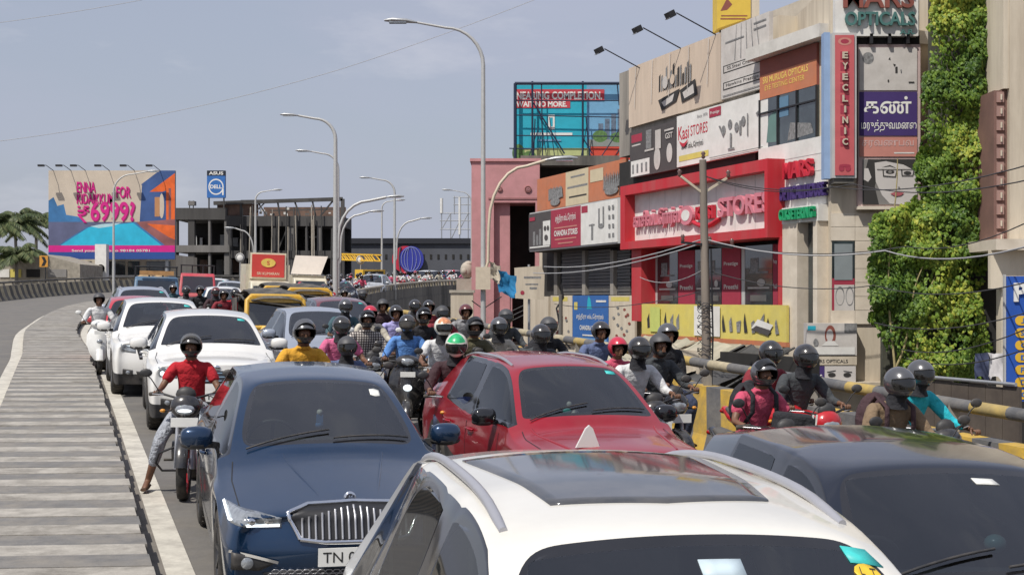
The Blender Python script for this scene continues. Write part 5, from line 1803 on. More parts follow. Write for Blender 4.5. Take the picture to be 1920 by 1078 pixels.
it += [('r', .62, .15, .64, .42, c_steel), ('r', .72, .35, .74, .6, c_steel), ('r', .8, .3, .81, .7, c_steel), ('r', .6, .12, .67, .15, c_steel), ('p', [(.5, .6), (.52, .6), (.56, .4), (.545, .39)], c_steel), ('r', .4, .04, .96, .055, c_steel), ('p', [(.9, .62), (.93, .66), (.92, .7), (.89, .66)], c_steel)]
it += [('p', [(.045 + .1 * t, .5 - .06 * sin(pi * t)) for t in [i / 8 for i in range(9)]] + [(.145 - .1 * t, .47 - .1 * sin(pi * t)) for t in [i / 8 for i in range(9)]], c_txtr)]
deco(b4, r, -.55, it)
for pts_ in ([(1180, 252), (1267, 223)], [(1269, 222), (1440, 167)]):
    pass
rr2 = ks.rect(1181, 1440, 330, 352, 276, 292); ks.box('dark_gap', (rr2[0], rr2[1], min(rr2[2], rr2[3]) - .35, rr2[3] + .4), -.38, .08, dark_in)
w = MB(); rr3 = ks.rect(1181, 1351, 133, 246, 57, 184); w.span((rr3[0], -.38, rr3[2] - 1), (ks.q(1440, 100)[0], .3, rr3[3] - .2), con); w.build('billboard_backing', ks.root)
# spot lamps on arms over the billboard
for a, y_ in ((1200, 125), (1277, 88), (1343, 62)):
    lx, lz = ks.q(a, y_, -.5)
    ll = MB(); ll.tube([(lx, -.4, lz - .1), (lx - .3, -1.6, lz + .55)], .02, black_m, 5)
    ll.build('lamp_arm', ks.root); ll = MB(); ll.box((lx - .38, -1.75, lz + .5), (.3, .2, .18), black_m, (.5, 0, 0)); ll.box((lx - .38, -1.79, lz + .4), (.24, .14, .02), lens, (.5, 0, 0)); ll.build('spot_lamp', ks.root)
# lower part
for a, b in ((1187, 1205), (1462, 1475)):
    rr2 = ks.rect(a, b, 458, 600, d=-.7); ks.box('pilaster', (rr2[0], rr2[1], ks.q(a, 600)[1], Z0 + .02), -.75, .1, c_red)
zg0 = ks.q(1330, 575)[1]
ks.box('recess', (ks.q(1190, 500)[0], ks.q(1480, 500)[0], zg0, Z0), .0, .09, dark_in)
for a, b, m, nm in ((1222, 1236, c_frame, 'mullion'), (1236, 1274, c_glass, 'shop_window'), (1275, 1306, c_crim, 'crimson_panel'), (1307, 1332, c_glass, 'shop_window'), (1333, 1356, c_glass, 'shop_window'), (1357, 1392, c_crim, 'crimson_panel'), (1394, 1400, c_frame, 'mullion'), (1401, 1452, c_glass, 'shop_window'), (1453, 1462, c_crim, 'crimson_panel')):
    rr2 = (ks.q(a, 500, -.2)[0], ks.q(b, 500, -.2)[0], zg0, Z0 - .12)
    p_ = ks.box(nm, rr2, -.26, -.2, m)
    if m is c_crim: deco(p_, rr2, -.26, [('t', 'Preethi', .12, .3, .76, .08, c_txtw, .01), ('t', 'Prestige', .12, .68, .76, .08, c_txtw, .01)])
    if m is c_glass: deco(p_, rr2, -.26, [('r', .15, .55, .85, .58, c_steel), ('r', .2, .58, .5, .8, c_steel), ('r', .1, .3, .9, .33, c_grey), ('e', .6, .4, .15, .06, c_grey), ('r', .2, .1, .8, .2, c_shut)])
r = ks.rect(1206, 1478, 573, 632, 568, 634, d=-.9)
yb_ = ks.box('yellow_banner', r, -.95, -.88, c_yell)
it = []
rg = random.Random(12)
for k in range(20):
    x = .05 + .047 * k; m = c_steel if k % 3 else c_black
    if 5 < k < 9: continue
    it.append(('p', [(x, .2), (x + .02, .22), (x + rg.uniform(0, .03), .45 + rg.uniform(.1, .35)), (x - .004, .5)], m))
it += [('p', [(.8, .35), (.9, .2), (.93, .45), (.84, .6)], c_white), ('p', [(.8, .3), (.9, .15), (.92, .3), (.83, .42)], c_dark), ('r', .42, .05, .6, .95, c_white), ('r', .08, .1, .16, .9, pm_('banner_lime', (.5, .55, .15)))]
deco(yb_, r, -.95, it)
ks.box('orange_edge', (r[0], r[1], r[2] - .12, r[2] - .004), -.97, -.86, c_orng)
ks.box('lower_wall', (q0, q1 - .2, 0, zg0), -.1, .098, c_plas)
# yellow boxed sign on the roof
yb = Cam('roof_sign', 'yellow boxed sign on the roof cut by the top of the picture', 'sign', 1344, 43, z=0)
rr2 = yb.rect(1344, 1407, -60, 52); w = MB(); w.prism([(rr2[0], rr2[2] - .05), (rr2[1], rr2[2] + .3), (rr2[1], rr2[3]), (rr2[0], rr2[3])], -.05, .9, pm_('sign_yellow', (.6, .42, .06))); so = w.build('board', yb.root)
w = MB(); w.prism([(rr2[1], rr2[2] + .3), (rr2[1] + .28, rr2[2] + .3), (rr2[1] + .28, rr2[3]), (rr2[1], rr2[3])], .0, .9, c_plas); w.build('side', yb.root)
deco(so, (rr2[0], rr2[1], rr2[2] + .2, rr2[3]), -.05, [('p', [(.1, .18), (.3, .42), (.45, .3), (.3, .2)], c_maro), ('r', .1, .02, .85, .045, c_maro), ('r', .12, .08, .9, .1, c_maro)])
for xx in (.2, .9): w = MB(); w.cyl((xx, .5, rr2[2] - 3), (xx, .5, rr2[2] + .4), .05, black_m, n=6); w.build('post', yb.root)

# ---- Mars opticals
mo = Bld('optical_shop', 'narrow white optical shop with maroon board, tilted glazing and raised letter signs', 'building', 1425, dy=-.5)
r0 = mo.rect(1425, 1556, 105, 560)
ZT = mo.q(1425, 108)[1]
q1 = mo.q(1556, 400)[0]
lg = mo.rect(1446, 1556, 268, 560)
zw_ = mo.q(1460, 424)[1]; mo.box('wall', (0, q1, zw_, ZT - .1), .02, 8, c_plas); mo.box('wall', (mo.q(1480, 500)[0], q1, 0, zw_ - .002), .02, 8, c_plas)
mo.box('roof_slab', (-.15, q1 + .1, ZT - .1, ZT + .22), -.35, 8.1, pm_('white_slab', (.6, .58, .54), dirt=(.3, .28, .25), dirt_amt=.4))
zm0 = mo.q(1435, 187)[1]; zg = mo.q(1443, 277)[1]
p_ = mo.box('maroon_board', (.1, q1 - .5, zm0, ZT - .12), -.06, .015, c_maro)
deco(p_, (.1, q1 - .5, zm0, ZT - .1), -.06, [('r', .0, .0, 1, .6, c_orng), ('t', 'SRI MURUGA OPTICALS', .06, .38, .8, .16, gold, .01), ('t', 'EYE TESTING CENTER', .1, .2, .7, .12, gold, .0)])
gw_ = (.1, q1 - .5, zg, zm0)
p_ = mo.box('window', gw_, -.05, .015, c_glass)
for k in range(4):
    x = gw_[0] + (gw_[1] - gw_[0]) * k / 3; mo.box('mullion', (x - .025, x + .025, gw_[2], gw_[3]), -.09, -.052, black_m, p_)
mo.box('mullion', (gw_[0], gw_[1], gw_[2] + .9, gw_[2] + .94), -.095, -.053, black_m, p_)
deco(p_, gw_, -.05, [('p', [(.12, .1), (.3, .08), (.3, .75), (.16, .6)], pm_('curtain_teal', (.12, .22, .2))), ('p', [(.5, .05), (.95, .1), (.9, .3), (.55, .4)], c_steel), ('r', .36, .55, .52, .95, pm_('curtain_blue', (.1, .2, .3)))])
wl = (.1, q1, mo.q(1450, 395)[1], zg - .002)
p_ = mo.box('white_fascia', wl, -.1, .015, c_white)
for k in range(3): mo.box('joint', (wl[0], wl[1], wl[2] + (wl[3] - wl[2]) * (k + 1) / 4, wl[2] + (wl[3] - wl[2]) * (k + 1) / 4 + .012), -.106, -.101, c_frame, p_)
def mlet(t, m, xa, xb, ya, yb2, d=.12):
    a, z1_ = mo.q(xa, ya, -.1); b, _ = mo.q(xb, ya, -.1); _, z0_ = mo.q(xa, yb2, -.1)
    lettering(p_, t, m, a, -.14, z0_, b - a, z1_ - z0_, d, .03, 'raised_letter')
mlet('MARS', c_txtr, 1477, 1530, 306, 338)
mlet('OPTICAL HOUSE', c_purp, 1470, 1556, 353, 378)
gb_ = (mo.q(1466, 400, -.35)[0], q1 + .05, mo.q(1460, 424)[1], mo.q(1460, 395)[1]); pb = mo.box('green_sign', gb_, -.35, .01, c_white)
lettering(pb, 'CLKSETERING', c_grn, gb_[0] + .05, -.38, gb_[2] + .08, gb_[1] - gb_[0] - .1, gb_[3] - gb_[2] - .12, .1, .035, 'raised_letter')
# shop entrance below
for a, b, m, d_, nm in ((1490, 1518, c_tile, -.3, 'column'), (1519, 1546, c_glass, .0, 'shop_window'), (1548, 1556, c_tile, -.3, 'column')):
    rr2 = mo.rect(a, b, 430, 690); mo.box(nm, (rr2[0], rr2[1], 0, gb_[2]), d_ - .05, .018, m)

# right-hand face of the corner, towards the camera
Yc = 33.15
mc = Cam('optical_shop', 'corner tower of the optical shop with eye clinic strip and stacked posters', 'building', 1558, Yc)
q = mc.rect(1558, 1724, 60, 700)
mc.box('wall', (0, q[1], 0, q[3] + 1.2), .02, 6, c_plas)
# vertical strip
rr2 = mc.rect(1560, 1606, 62, 334, d=-.5)
vb = mc.box('vertical_sign', rr2, -.5, .01, c_frame)
r3 = (rr2[0] + .07, rr2[1] - .06, rr2[2] + .06, rr2[3] - .06)
vp = mc.box('red_panel', r3, -.53, -.502, pm_('strip_red', (.5, .1, .11)), vb)
for k, c_ in enumerate('EYECLINIC'):
    hz_ = (r3[3] - r3[2]); z = r3[3] - hz_ * (.175 + k * .077)
    deco(vp, (r3[0] + .12, r3[1] - .12, z, z + hz_ * .058), -.53, [('r', 0, -.05, 1, 1.0, c_crim)])
    wl_ = (r3[1] - r3[0] - .32) * (.3 if c_ == 'I' else 1); lettering(vp, c_, c_plas, (r3[0] + r3[1] - wl_) / 2, -.54, z + .02, wl_, hz_ * .048, .05, .03, 'raised_letter')
deco(vp, r3, -.53, [('e', .5, .955, .36, .028, c_salm), ('e', .5, .955, .22, .016, c_crim), ('e', .33, .05, .15, .022, c_crim), ('e', .67, .05, .15, .022, c_crim), ('e', .5, .07, .3, .01, c_crim)])
mc.box('blue_edge', (rr2[0] - .14, rr2[0], rr2[2], rr2[3] + .05), -.3, .01, pm_('edge_blue', (.25, .36, .55)))
mc.box('bracket', (rr2[0] + .05, rr2[1] - .05, rr2[2] - .12, rr2[2]), -.45, .01, con_dark)
# top sign
rr2 = mc.rect(1566, 1722, -40, 68, d=-.3); ts = mc.box('top_sign', rr2, -.3, -.05, c_white)
def slet(par, t, m, x0, x1, y0, y1, d=-.3, dep=.08, b=.02):
    a = mc.rect(x0, x1, y0, y1, d=d); lettering(par, t, m, a[0], d - .03, a[2], a[1] - a[0], a[3] - a[2], dep, b, 'raised_letter')
slet(ts, 'MARS', c_maro, 1580, 1712, -22, 17)
slet(ts, 'OPTICALS', pm_('letter_teal', (.06, .16, .15)), 1583, 1714, 24, 50)
slet(ts, 'A.R.', pm_('letter_teal', (.06, .16, .15)), 1686, 1714, 56, 66, dep=.03)
mc.box('gap', mc.rect(1606, 1722, 68, 86), -.1, .015, dark_in)
for k in range(3): a = mc.rect(1625 + 34 * k, 1631 + 34 * k, 68, 86); mc.box('bracket', a, -.3, -.102, black_m)
pr2 = mc.rect(1606, 1722, 86, 388); fb = mc.box('poster_frame', pr2, -.16, .015, pm_('frame_pinkish', (.5, .38, .36)))
def pos(nm, x0, x1, y0, y1, m, items):
    a = mc.rect(x0, x1, y0, y1, d=-.16); o_ = mc.box(nm, a, -.185, -.162, m, fb); deco(o_, a, -.185, items)
pos('poster', 1611, 1719, 90, 170, c_grey, [('e', .15, .75, .1, .14, c_steel), ('p', [(.5, .72), (.54, .7), (.53, .78)], c_black), ('r', .62, .4, .66, .55, c_black), ('p', [(.6, .55), (.58, .62), (.63, .6)], c_black), ('e', .5, .22, .015, .03, c_black), ('r', .85, .17, .95, .2, c_black), ('e', .72, .45, .012, .04, c_steel)])
pos('poster', 1611, 1719, 173, 255, c_purp, [('t', 'கண்', .08, .5, .82, .4, c_txtw, .018), ('t', 'மருத்துவமனை', .03, .08, .96, .28, c_txtw, .006)])
pos('poster', 1611, 1719, 258, 294, c_salm, [('t', 'சரவணபவ', .04, .45, .9, .4, pm_('letter_pale_pink', (.6, .42, .4)), .002), ('r', .6, .15, .95, .22, c_white)])
pale = pm_('print_pale_skin', (.55, .52, .5), var=.03); midg = pm_('print_mid_grey', (.2, .19, .18), var=.05)
lipc = pm_('print_lips', (.4, .1, .12))
pos('poster', 1617, 1719, 299, 384, midg, [('p', [(.1, 1), (.0, .5), (.0, 0), (.3, 0), (.22, .4), (.3, .75), (.5, .98)], c_black),
    ('p', [(.22, .92), (.5, .97), (.85, .85), (1, .7), (1, .1), (.95, .05), (.8, .0), (.5, .02), (.36, .2), (.24, .5)], pale), ('p', [(.3, 1), (1, 1), (1, .72), (.75, .88), (.45, .95)], c_black), ('p', [(.02, .55), (.1, .5), (.16, .6), (.1, .8), (.03, .8)], pale),
    ('p', [(.35, .82), (.5, .87), (.62, .8), (.5, .84)], c_black), ('e', .5, .72, .08, .04, c_black), ('e', .5, .72, .035, .03, midg), ('e', .82, .7, .07, .035, c_black), ('r', .26, .765, .96, .78, c_black), ('p', [(.36, .78), (.37, .62), (.6, .6), (.64, .78), (.62, .78), (.59, .62), (.385, .64), (.38, .78)], c_black),
    ('p', [(.7, .78), (.71, .63), (.92, .63), (.95, .78), (.93, .77), (.91, .65), (.725, .65), (.72, .78)], c_black), ('e', .66, .38, .02, .015, midg), ('p', [(.5, .24), (.6, .28), (.66, .27), (.76, .26), (.7, .2), (.6, .18)], lipc)])
mc.box('poster_ledge', mc.rect(1604, 1722, 388, 394), -.25, .015, c_tile)
# lower corner: tiles, door recess, posters
for j in range(8):
    for i, (a, b) in enumerate(((1558, 1603), (1603, 1650))):
        y0 = 400 + j * 26; aa = mc.rect(a, b - .6, y0, y0 + 25.2)
        if i == 0 and 1 < j < 7: continue
        mc.box('tile', aa, -.03, .015, c_tile)
wr = mc.rect(1538, 1602, 450, 600)
wr = (max(wr[0], .02), wr[1], wr[2], wr[3])
p_ = mc.box('shop_window', (wr[0], wr[1], wr[2], wr[3]), -.02, .012, c_glass)
deco(p_, (wr[0], wr[1], wr[2], wr[3]), -.02, [('r', .0, .0, 1, .12, c_crim), ('r', .0, .44, 1, .52, c_crim), ('r', .0, .12, .1, .5, c_crim), ('r', .1, .12, .98, .44, c_grey), ('e', .35, .3, .2, .12, c_steel), ('e', .35, .29, .17, .1, c_grey), ('e', .78, .3, .18, .12, c_steel), ('e', .78, .29, .15, .1, c_grey), ('r', .1, .5, .9, .95, pm_('blind', (.22, .25, .26)))])
def pos2(nm, x0, x1, y0, y1, m, items):
    a = mc.rect(x0, x1, y0, y1, d=-.3); o_ = mc.box(nm, a, -.33, .012, m); deco(o_, a, -.33, items)
pos2('poster', 1512, 1606, 606, 666, c_grey, [('r', .02, .78, .18, .92, c_cyan), ('e', .47, .62, .11, .32, c_maro), ('e', .46, .62, .07, .2, pale), ('p', [(.3, .3), (.64, .3), (.55, .45), (.4, .45)], c_white), ('r', .75, .7, 1, 1, c_steel), ('r', .04, .03, .96, .26, c_white), ('e', .18, .4, .05, .12, c_steel)])
pos2('sign_strip', 1512, 1606, 668, 684, c_plas, [('t', 'MARS OPTICALS', .12, .25, .7, .4, c_black, .01)])
pos2('poster', 1514, 1604, 686, 716, pale, [('r', 0, 0, .35, 1, c_purp), ('t', 'MARS', .02, .08, .28, .4, c_txtw, .02), ('e', .5, .45, .08, .14, c_black), ('e', .82, .45, .08, .14, c_black), ('p', [(.4, .65), (.58, .75), (.58, .7), (.4, .6)], c_black), ('p', [(.74, .72), (.92, .65), (.92, .6), (.74, .68)], c_black)])
mc.box('ledge', mc.rect(1500, 1656, 716, 722, d=-.3), -.4, .012, c_plas)
# roof-top concrete wall and water tank behind
rw = Bld('roof_wall', 'streaked bare concrete wall on the roof behind the optical shop', 'wall', 1446, dy=1.5)
a = rw.rect(1446, 1562, 22, 120); w = MB(); w.span((a[0], 0, rw.q(1446, 110)[1] - 2), (a[1] + 1.2, .25, rw.q(1446, 22)[1]), con_light); w.build('wall', rw.root)
w = MB(); w.span((a[0], .25, rw.q(1446, 110)[1] - 2), (a[0] + .25, 6, rw.q(1446, 22)[1]), con_light); w.build('wall', rw.root)
tk = thing('water_tank', 'pale blue water tank peeping over the white roof slab', 'water tank', (px(1538, 36.5), 36.5, pz(75, 36.5)))
w = MB(); w.lathe([(0, .0), (.45, .0), (.45, .35), (.38, .45), (.15, .5), (0, .5)], pm_('tank_blue', (.2, .35, .45)), (0, 0, 0), 'z', 18); w.build('tank', tk)

# ---- cream building on the right edge
cr = Cam('apartment_building', 'cream plastered building with a brown patterned strip at the right edge', 'building', 1868, 29.5)
a = cr.rect(1893, 2300, -260, 460)
w = MB(); w.span((a[0], 0, a[2]), (a[1], 8, a[3]), c_plas); w.build('wall', cr.root)
w = MB(); u_ = cr.rect(1882, 1893, -260, 166); w.span((u_[0], .02, u_[2]), (a[0] - .002, 8, u_[3]), c_plas); w.build('wall_corner', cr.root)
b_ = cr.rect(1868, 1893, 168, 458)
w = MB(); w.span((b_[0], .15, b_[2]), (b_[1] + .0, 6, b_[3]), pm_('brown_strip', (.2, .11, .09), dirt=(.12, .07, .06), dirt_amt=.5)); so = w.build('patterned_strip', cr.root)
for k in range(11):
    zz = b_[2] + (b_[3] - b_[2]) * (k + .5) / 11
    w = MB(); w.span((b_[0] + .05, .09, zz - .11), (b_[0] + .2, .148, zz + .11), pm_('strip_tile', (.33, .2, .17))); w.build('tile', so)
    w = MB(); w.span((b_[0] + .12, .06, zz - .06), (b_[0] + .15, .088, zz + .06), c_plas); w.build('tile_joint', so)
s_ = cr.rect(1846, 1925, 456, 462); w = MB(); w.span((s_[0], -.7, s_[2] - .1), (a[1], 6, s_[3] + .06), c_tile); w.build('balcony_slab', cr.root)
w = MB(); w.span((cr.rect(1845, 1846, 0, 1)[0], -.4, s_[2] - .9), (a[1], -.25, s_[2] - .1), c_plas); w.build('balcony_wall', cr.root)
w = MB(); w.span((cr.rect(1868, 1884, 0, 1)[0], -.3, 0), (cr.rect(1868, 1884, 0, 1)[1], 0, s_[2] - .9), c_plas); w.build('pillar', cr.root)
w = MB(); w.span((cr.rect(1826, 1830, 0, 1)[0], 1.6, 0), (a[1], 7, s_[2] - .1), dark_in); w.build('room_shade_block', cr.root)  # solid block, shade under the balcony put into its near-black colour
# blue tuition board
bs = Cam('signboard', 'blue signboard with big white letter and yellow pill labels at the right edge', 'sign', 1885, 23, z=0)
a = bs.rect(1886, 1990, 518, 752)
w = MB(); w.span((a[0], -.03, a[2]), (a[1], .05, a[3]), pm_('sign_blue', (.015, .08, .38))); so = w.build('board', bs.root)
w = MB(); w.span((a[0] - .03, -.02, a[2] - .03), (a[0] - .004, .06, a[3] + .03), c_frame); w.build('board_edge', bs.root)
l1 = bs.rect(1899, 1985, 530, 566); lettering(so, 'PTC', c_txtw, l1[0], -.035, l1[2], l1[1] - l1[0], l1[3] - l1[2], .03, .04, 'raised_letter')
for k, t in enumerate(('JAVA', 'SELENIUM', 'CLOUD', 'DATA', 'PYTHON', 'DOT NET', 'C C++')):
    y = 592 + k * 23; l1 = bs.rect(1902, 1985, y, y + 18)
    w = MB(); zc_ = (l1[2] + l1[3]) / 2; hh = (l1[3] - l1[2]) / 2
    w.prism([(l1[0] + hh - hh * sin(q), zc_ + hh * cos(q)) for q in [pi * i / 8 for i in range(9)]] + [(l1[1], zc_ - hh), (l1[1], zc_ + hh)], -.04, -.031, pm_('pill_yellow', (.7, .42, .03))); po = w.build('pill', so)
    lettering(po, t, c_blue, l1[0] + .09, -.043, zc_ - hh * .55, l1[1] - l1[0] - .14, hh * 1.1, .003, .02)
for xx in (a[0] + .1, a[1] - .1): w = MB(); w.cyl((xx, .1, GZ), (xx, .1, a[2] + .3), .04, galv, n=8); w.build('post', bs.root)
# laundry on a line
for k, (xx, m, lb) in enumerate(((1841, pm_('dark_laundry', (.04, .05, .1), var=.5), 'dark blue cloth hung on the line right of the creeper'), (1868, pm_('white_laundry', (.6, .58, .58), var=.2), 'white cloth hung on the line right of the creeper'))):
    t_ = thing('laundry', lb, 'laundry', (px(xx, 27), 27, pz(662, 27)))
    w = MB(); vs = []; fs = []; rg = random.Random(k)
    for j in range(6):
        for i in range(6): vs.append((-.14 + i * .055 + rg.uniform(-.02, .02) , rg.uniform(-.04, .04), -.09 * j + rg.uniform(-.02, .02) - .02 * (i - 2) ** 2 * (j > 3)))
    for j in range(5):
        for i in range(5): fs.append((j * 6 + i, j * 6 + i + 1, (j + 1) * 6 + i + 1, (j + 1) * 6 + i))
    w.add(vs, fs, m, True); w.build('cloth', t_)
# back wall seen behind the creeper
bw_ = Cam('apartment_building', 'brown grey building glimpsed between posters and creeper', 'building', 1715, 38)
a = bw_.rect(1640, 1900, 30, 700); w = MB(); w.span((a[0], 0, 0), (a[1] + 1, 5, a[3]), pm_('drab_plaster', (.22, .19, .14), dirt=(.12, .1, .08), dirt_amt=.6)); w.build('wall', bw_.root)
for k in range(5):
    b2 = bw_.rect(1722, 1765, 70 + k * 75, 110 + k * 75); bw_.box('window', b2, -.03, -.002, dark_in)
    bw_.box('window_sill', (b2[0] - .05, b2[1] + .05, b2[2] - .08, b2[2]), -.15, -.002, c_plas)

# ---- things at street level right of the flyover
fe = Bld('fence', 'brown sheet metal fence below the creeper', 'fence', 1690, dy=-4.5)
for k in range(7):
    r = fe.rect(1690 + k * 32, 1721 + k * 32, 708, 800)
    w = MB(); w.span((r[0], -.02, 0), (r[1], .03, fe.q(1720, 708)[1] - .03 * (k % 2)), pm_('brown_sheet', (.07, .055, .045), dirt=(.16, .13, .1), dirt_amt=.5)); w.build('sheet', fe.root)
w = MB(); w.cyl((0, -.05, fe.q(1720, 704)[1]), (fe.q(1910, 704)[0], -.05, fe.q(1720, 704)[1]), .03, galv, n=6); w.build('top_rail', fe.root)
# awnings of ragged sheet over the stalls under the yellow banner
aw = Bld('awning', 'ragged cream and green cloth awning sagging under the yellow banner', 'awning', 1215, dy=-1.0)
zt_ = aw.q(1330, 638)[1]
cl1 = pm_('awning_cloth', (.42, .38, .3), var=.25, scale=2, dirt=(.2, .22, .16), dirt_amt=.6); cl2 = pm_('awning_dark', (.06, .06, .06), var=.3)
xe_ = aw.q(1490, 640)[0]
for k, (a_, b_, m, o_) in enumerate(((0, .42, cl1, 0), (.40, .75, cl1, .04), (.72, 1.0, cl2, .08))):
    w = MB(); vs = []; fs = []; rg = random.Random(20 + k)
    for j in range(7):
        for i in range(15):
            t = i / 14; x = xe_ * (a_ + (b_ - a_) * t)
            vs.append((x, -.1 - j * .38, zt_ - o_ - j * .16 - .10 * sin(pi * t) * j / 3 + rg.uniform(-.05, .05)))
    for j in range(6):
        for i in range(14): fs.append((j * 15 + i, j * 15 + i + 1, (j + 1) * 15 + i + 1, (j + 1) * 15 + i))
    w.add(vs, fs, m, True); w.build('sheet', aw.root)
for k in range(5):
    x = xe_ * k / 4; w = MB(); w.tube([(x, 0, zt_ - .05), (x, -2.4, zt_ - 1.25)], .03, cl2, 5); w.cyl((x, -2.4, -.0), (x, -2.4, zt_ - 1.2), .035, wood_m, n=6); w.build('pole', aw.root)
st = Bld('stall', 'low stall boards with printed notices below the awning', 'stall', 1230, dy=-2.6)
r = st.rect(1235, 1310, 655, 690); w = MB(); w.span((r[0], 0, 0), (r[1], .1, st.q(1235, 652)[1]), c_plas); so = w.build('board', st.root)
deco(so, (r[0], r[1], st.q(1235, 690)[1], st.q(1235, 652)[1]), 0, [('r', .1, .5, .25, .8, c_black), ('r', .3, .4, .4, .8, c_steel), ('r', .45, .5, .9, .56, c_steel), ('r', .45, .3, .8, .36, c_steel)])
r = st.rect(1330, 1500, 655, 690); w = MB(); w.span((r[0], .3, 0), (r[1], .5, st.q(1400, 665)[1]), dark_in); w.build('dark_counter', st.root)
# ================================================================== PEOPLE AND TWO-WHEELERS
skin_m = mat('brown_skin', (.16, .078, .045), .55, var=.12, scale=14)
hair_m = mat('black_hair', (.012, .01, .009), .7)
def cloth(name, col, **k): return mat('cloth_' + name, col, .9, var=k.pop('var', .22), scale=k.pop('scale', 7), bump=.9, **k)
helm_blk = mat('helmet_black', (.018, .018, .02), .22, coat=.8, var=.15, scale=9, dirt=(.2, .18, .16), dirt_amt=.3)
helm_grey = mat('helmet_gunmetal', (.13, .13, .135), .25, .5, coat=.7, var=.1, scale=9)
helm_matt = mat('helmet_matt_grey', (.07, .07, .075), .55, .1, var=.1, scale=9)
helm_white = mat('helmet_white', (.7, .7, .62), .3, coat=.7, var=.05, dirt=(.4, .38, .2), dirt_amt=.2)
helm_red = mat('helmet_red', (.5, .02, .05), .3, coat=.7)
helm_wine = mat('helmet_wine', (.12, .03, .03), .3, coat=.7)
helm_green = mat('helmet_green_patch', (.02, .38, .14), .35, coat=.5, var=.4, scale=18)
lining = mat('helmet_lining', (.015, .014, .013), .95)
vis_dark = glass('visor_dark', (.05, .05, .055), 1.7, .02)
vis_clear = glass('visor_clear', (.5, .5, .5), 1.55, .1)
sole_m = mat('sandal_brown', (.09, .05, .03), .8, var=.2)
eye_w = mat('eye_white', (.5, .48, .45), .3)

def skin_mesh(name, nodes, edges, root=0, sub=2, m=None):
    me = bpy.data.meshes.new('sk')
    me.from_pydata([n[0] for n in nodes], edges, [])
    o = bpy.data.objects.new('sk', me); C.objects.link(o)
    md_ = o.modifiers.new('skin', 'SKIN'); md_.branch_smoothing = .6
    s2 = o.modifiers.new('sub', 'SUBSURF'); s2.levels = sub; s2.render_levels = sub
    if not me.skin_vertices: me.skin_vertices.new()
    sv_ = me.skin_vertices[0].data
    for i, n in enumerate(nodes):
        r = n[1]
        sv_[i].radius = (r, r) if not isinstance(r, tuple) else r
        sv_[i].use_root = (i == root)
    dg = bpy.context.evaluated_depsgraph_get()
    em = bpy.data.meshes.new_from_object(o.evaluated_get(dg))
    bpy.data.objects.remove(o); bpy.data.meshes.remove(me)
    em.name = name
    em.polygons.foreach_set('use_smooth', [True] * len(em.polygons))
    em.materials.clear()
    if m: em.materials.append(m)
    return em

def pose(sh=.74, lean=0.0, grip=(.30, -.50, 1.03), foot_l=None, foot_r=None, knee_l=None, knee_r=None, arm='grip', turn=0.0, belly=0.0, elbow=.0):
    """joint places, local -Y ahead, seat at y=.12"""
    J = {}
    J['pel'] = Vector((0, .12, sh + .09)); J['bel'] = Vector((0, .09 - lean * .2, sh + .26)); J['che'] = Vector((0, .04 - lean * .5, sh + .44))
    J['nek'] = Vector((0, .02 - lean * .75, sh + .585)); J['hed'] = Vector((0, -.015 - lean * .85, sh + .675)); J['top'] = Vector((0, -.01 - lean * .9, sh + .775))
    for s, k in ((-1, 'l'), (1, 'r')):
        sh_ = J['che'] + Vector((s * .17, .0, .06)); J['sh' + k] = sh_
        if arm == 'grip':
            h = Vector((s * grip[0], grip[1], grip[2])); 
        elif arm == 'down':
            h = Vector((s * .25, -.12, sh + .08))
        elif arm == 'lap':
            h = Vector((s * .12, -.25, sh + .16))
        J['ha' + k] = h
        mid = (sh_ + h) / 2
        J['el' + k] = mid + Vector((s * (.055 + elbow), .06, -.10))
        J['wr' + k] = h + (J['el' + k] - h).normalized() * .09
        J['hi' + k] = J['pel'] + Vector((s * .10, -.02, -.03))
        kn = (knee_l if k == 'l' else knee_r) or (s * .2, -.34, sh - .04)
        ft = (foot_l if k == 'l' else foot_r) or (s * .2, -.22, .3)
        J['kn' + k] = Vector(kn); J['an' + k] = Vector(ft) + Vector((0, .05, .08)); J['to' + k] = Vector(ft) + Vector((s * .02, -.13, .02)); J['he' + k] = Vector(ft) + Vector((0, .09, .03))
    return J
PEOPLE = {}
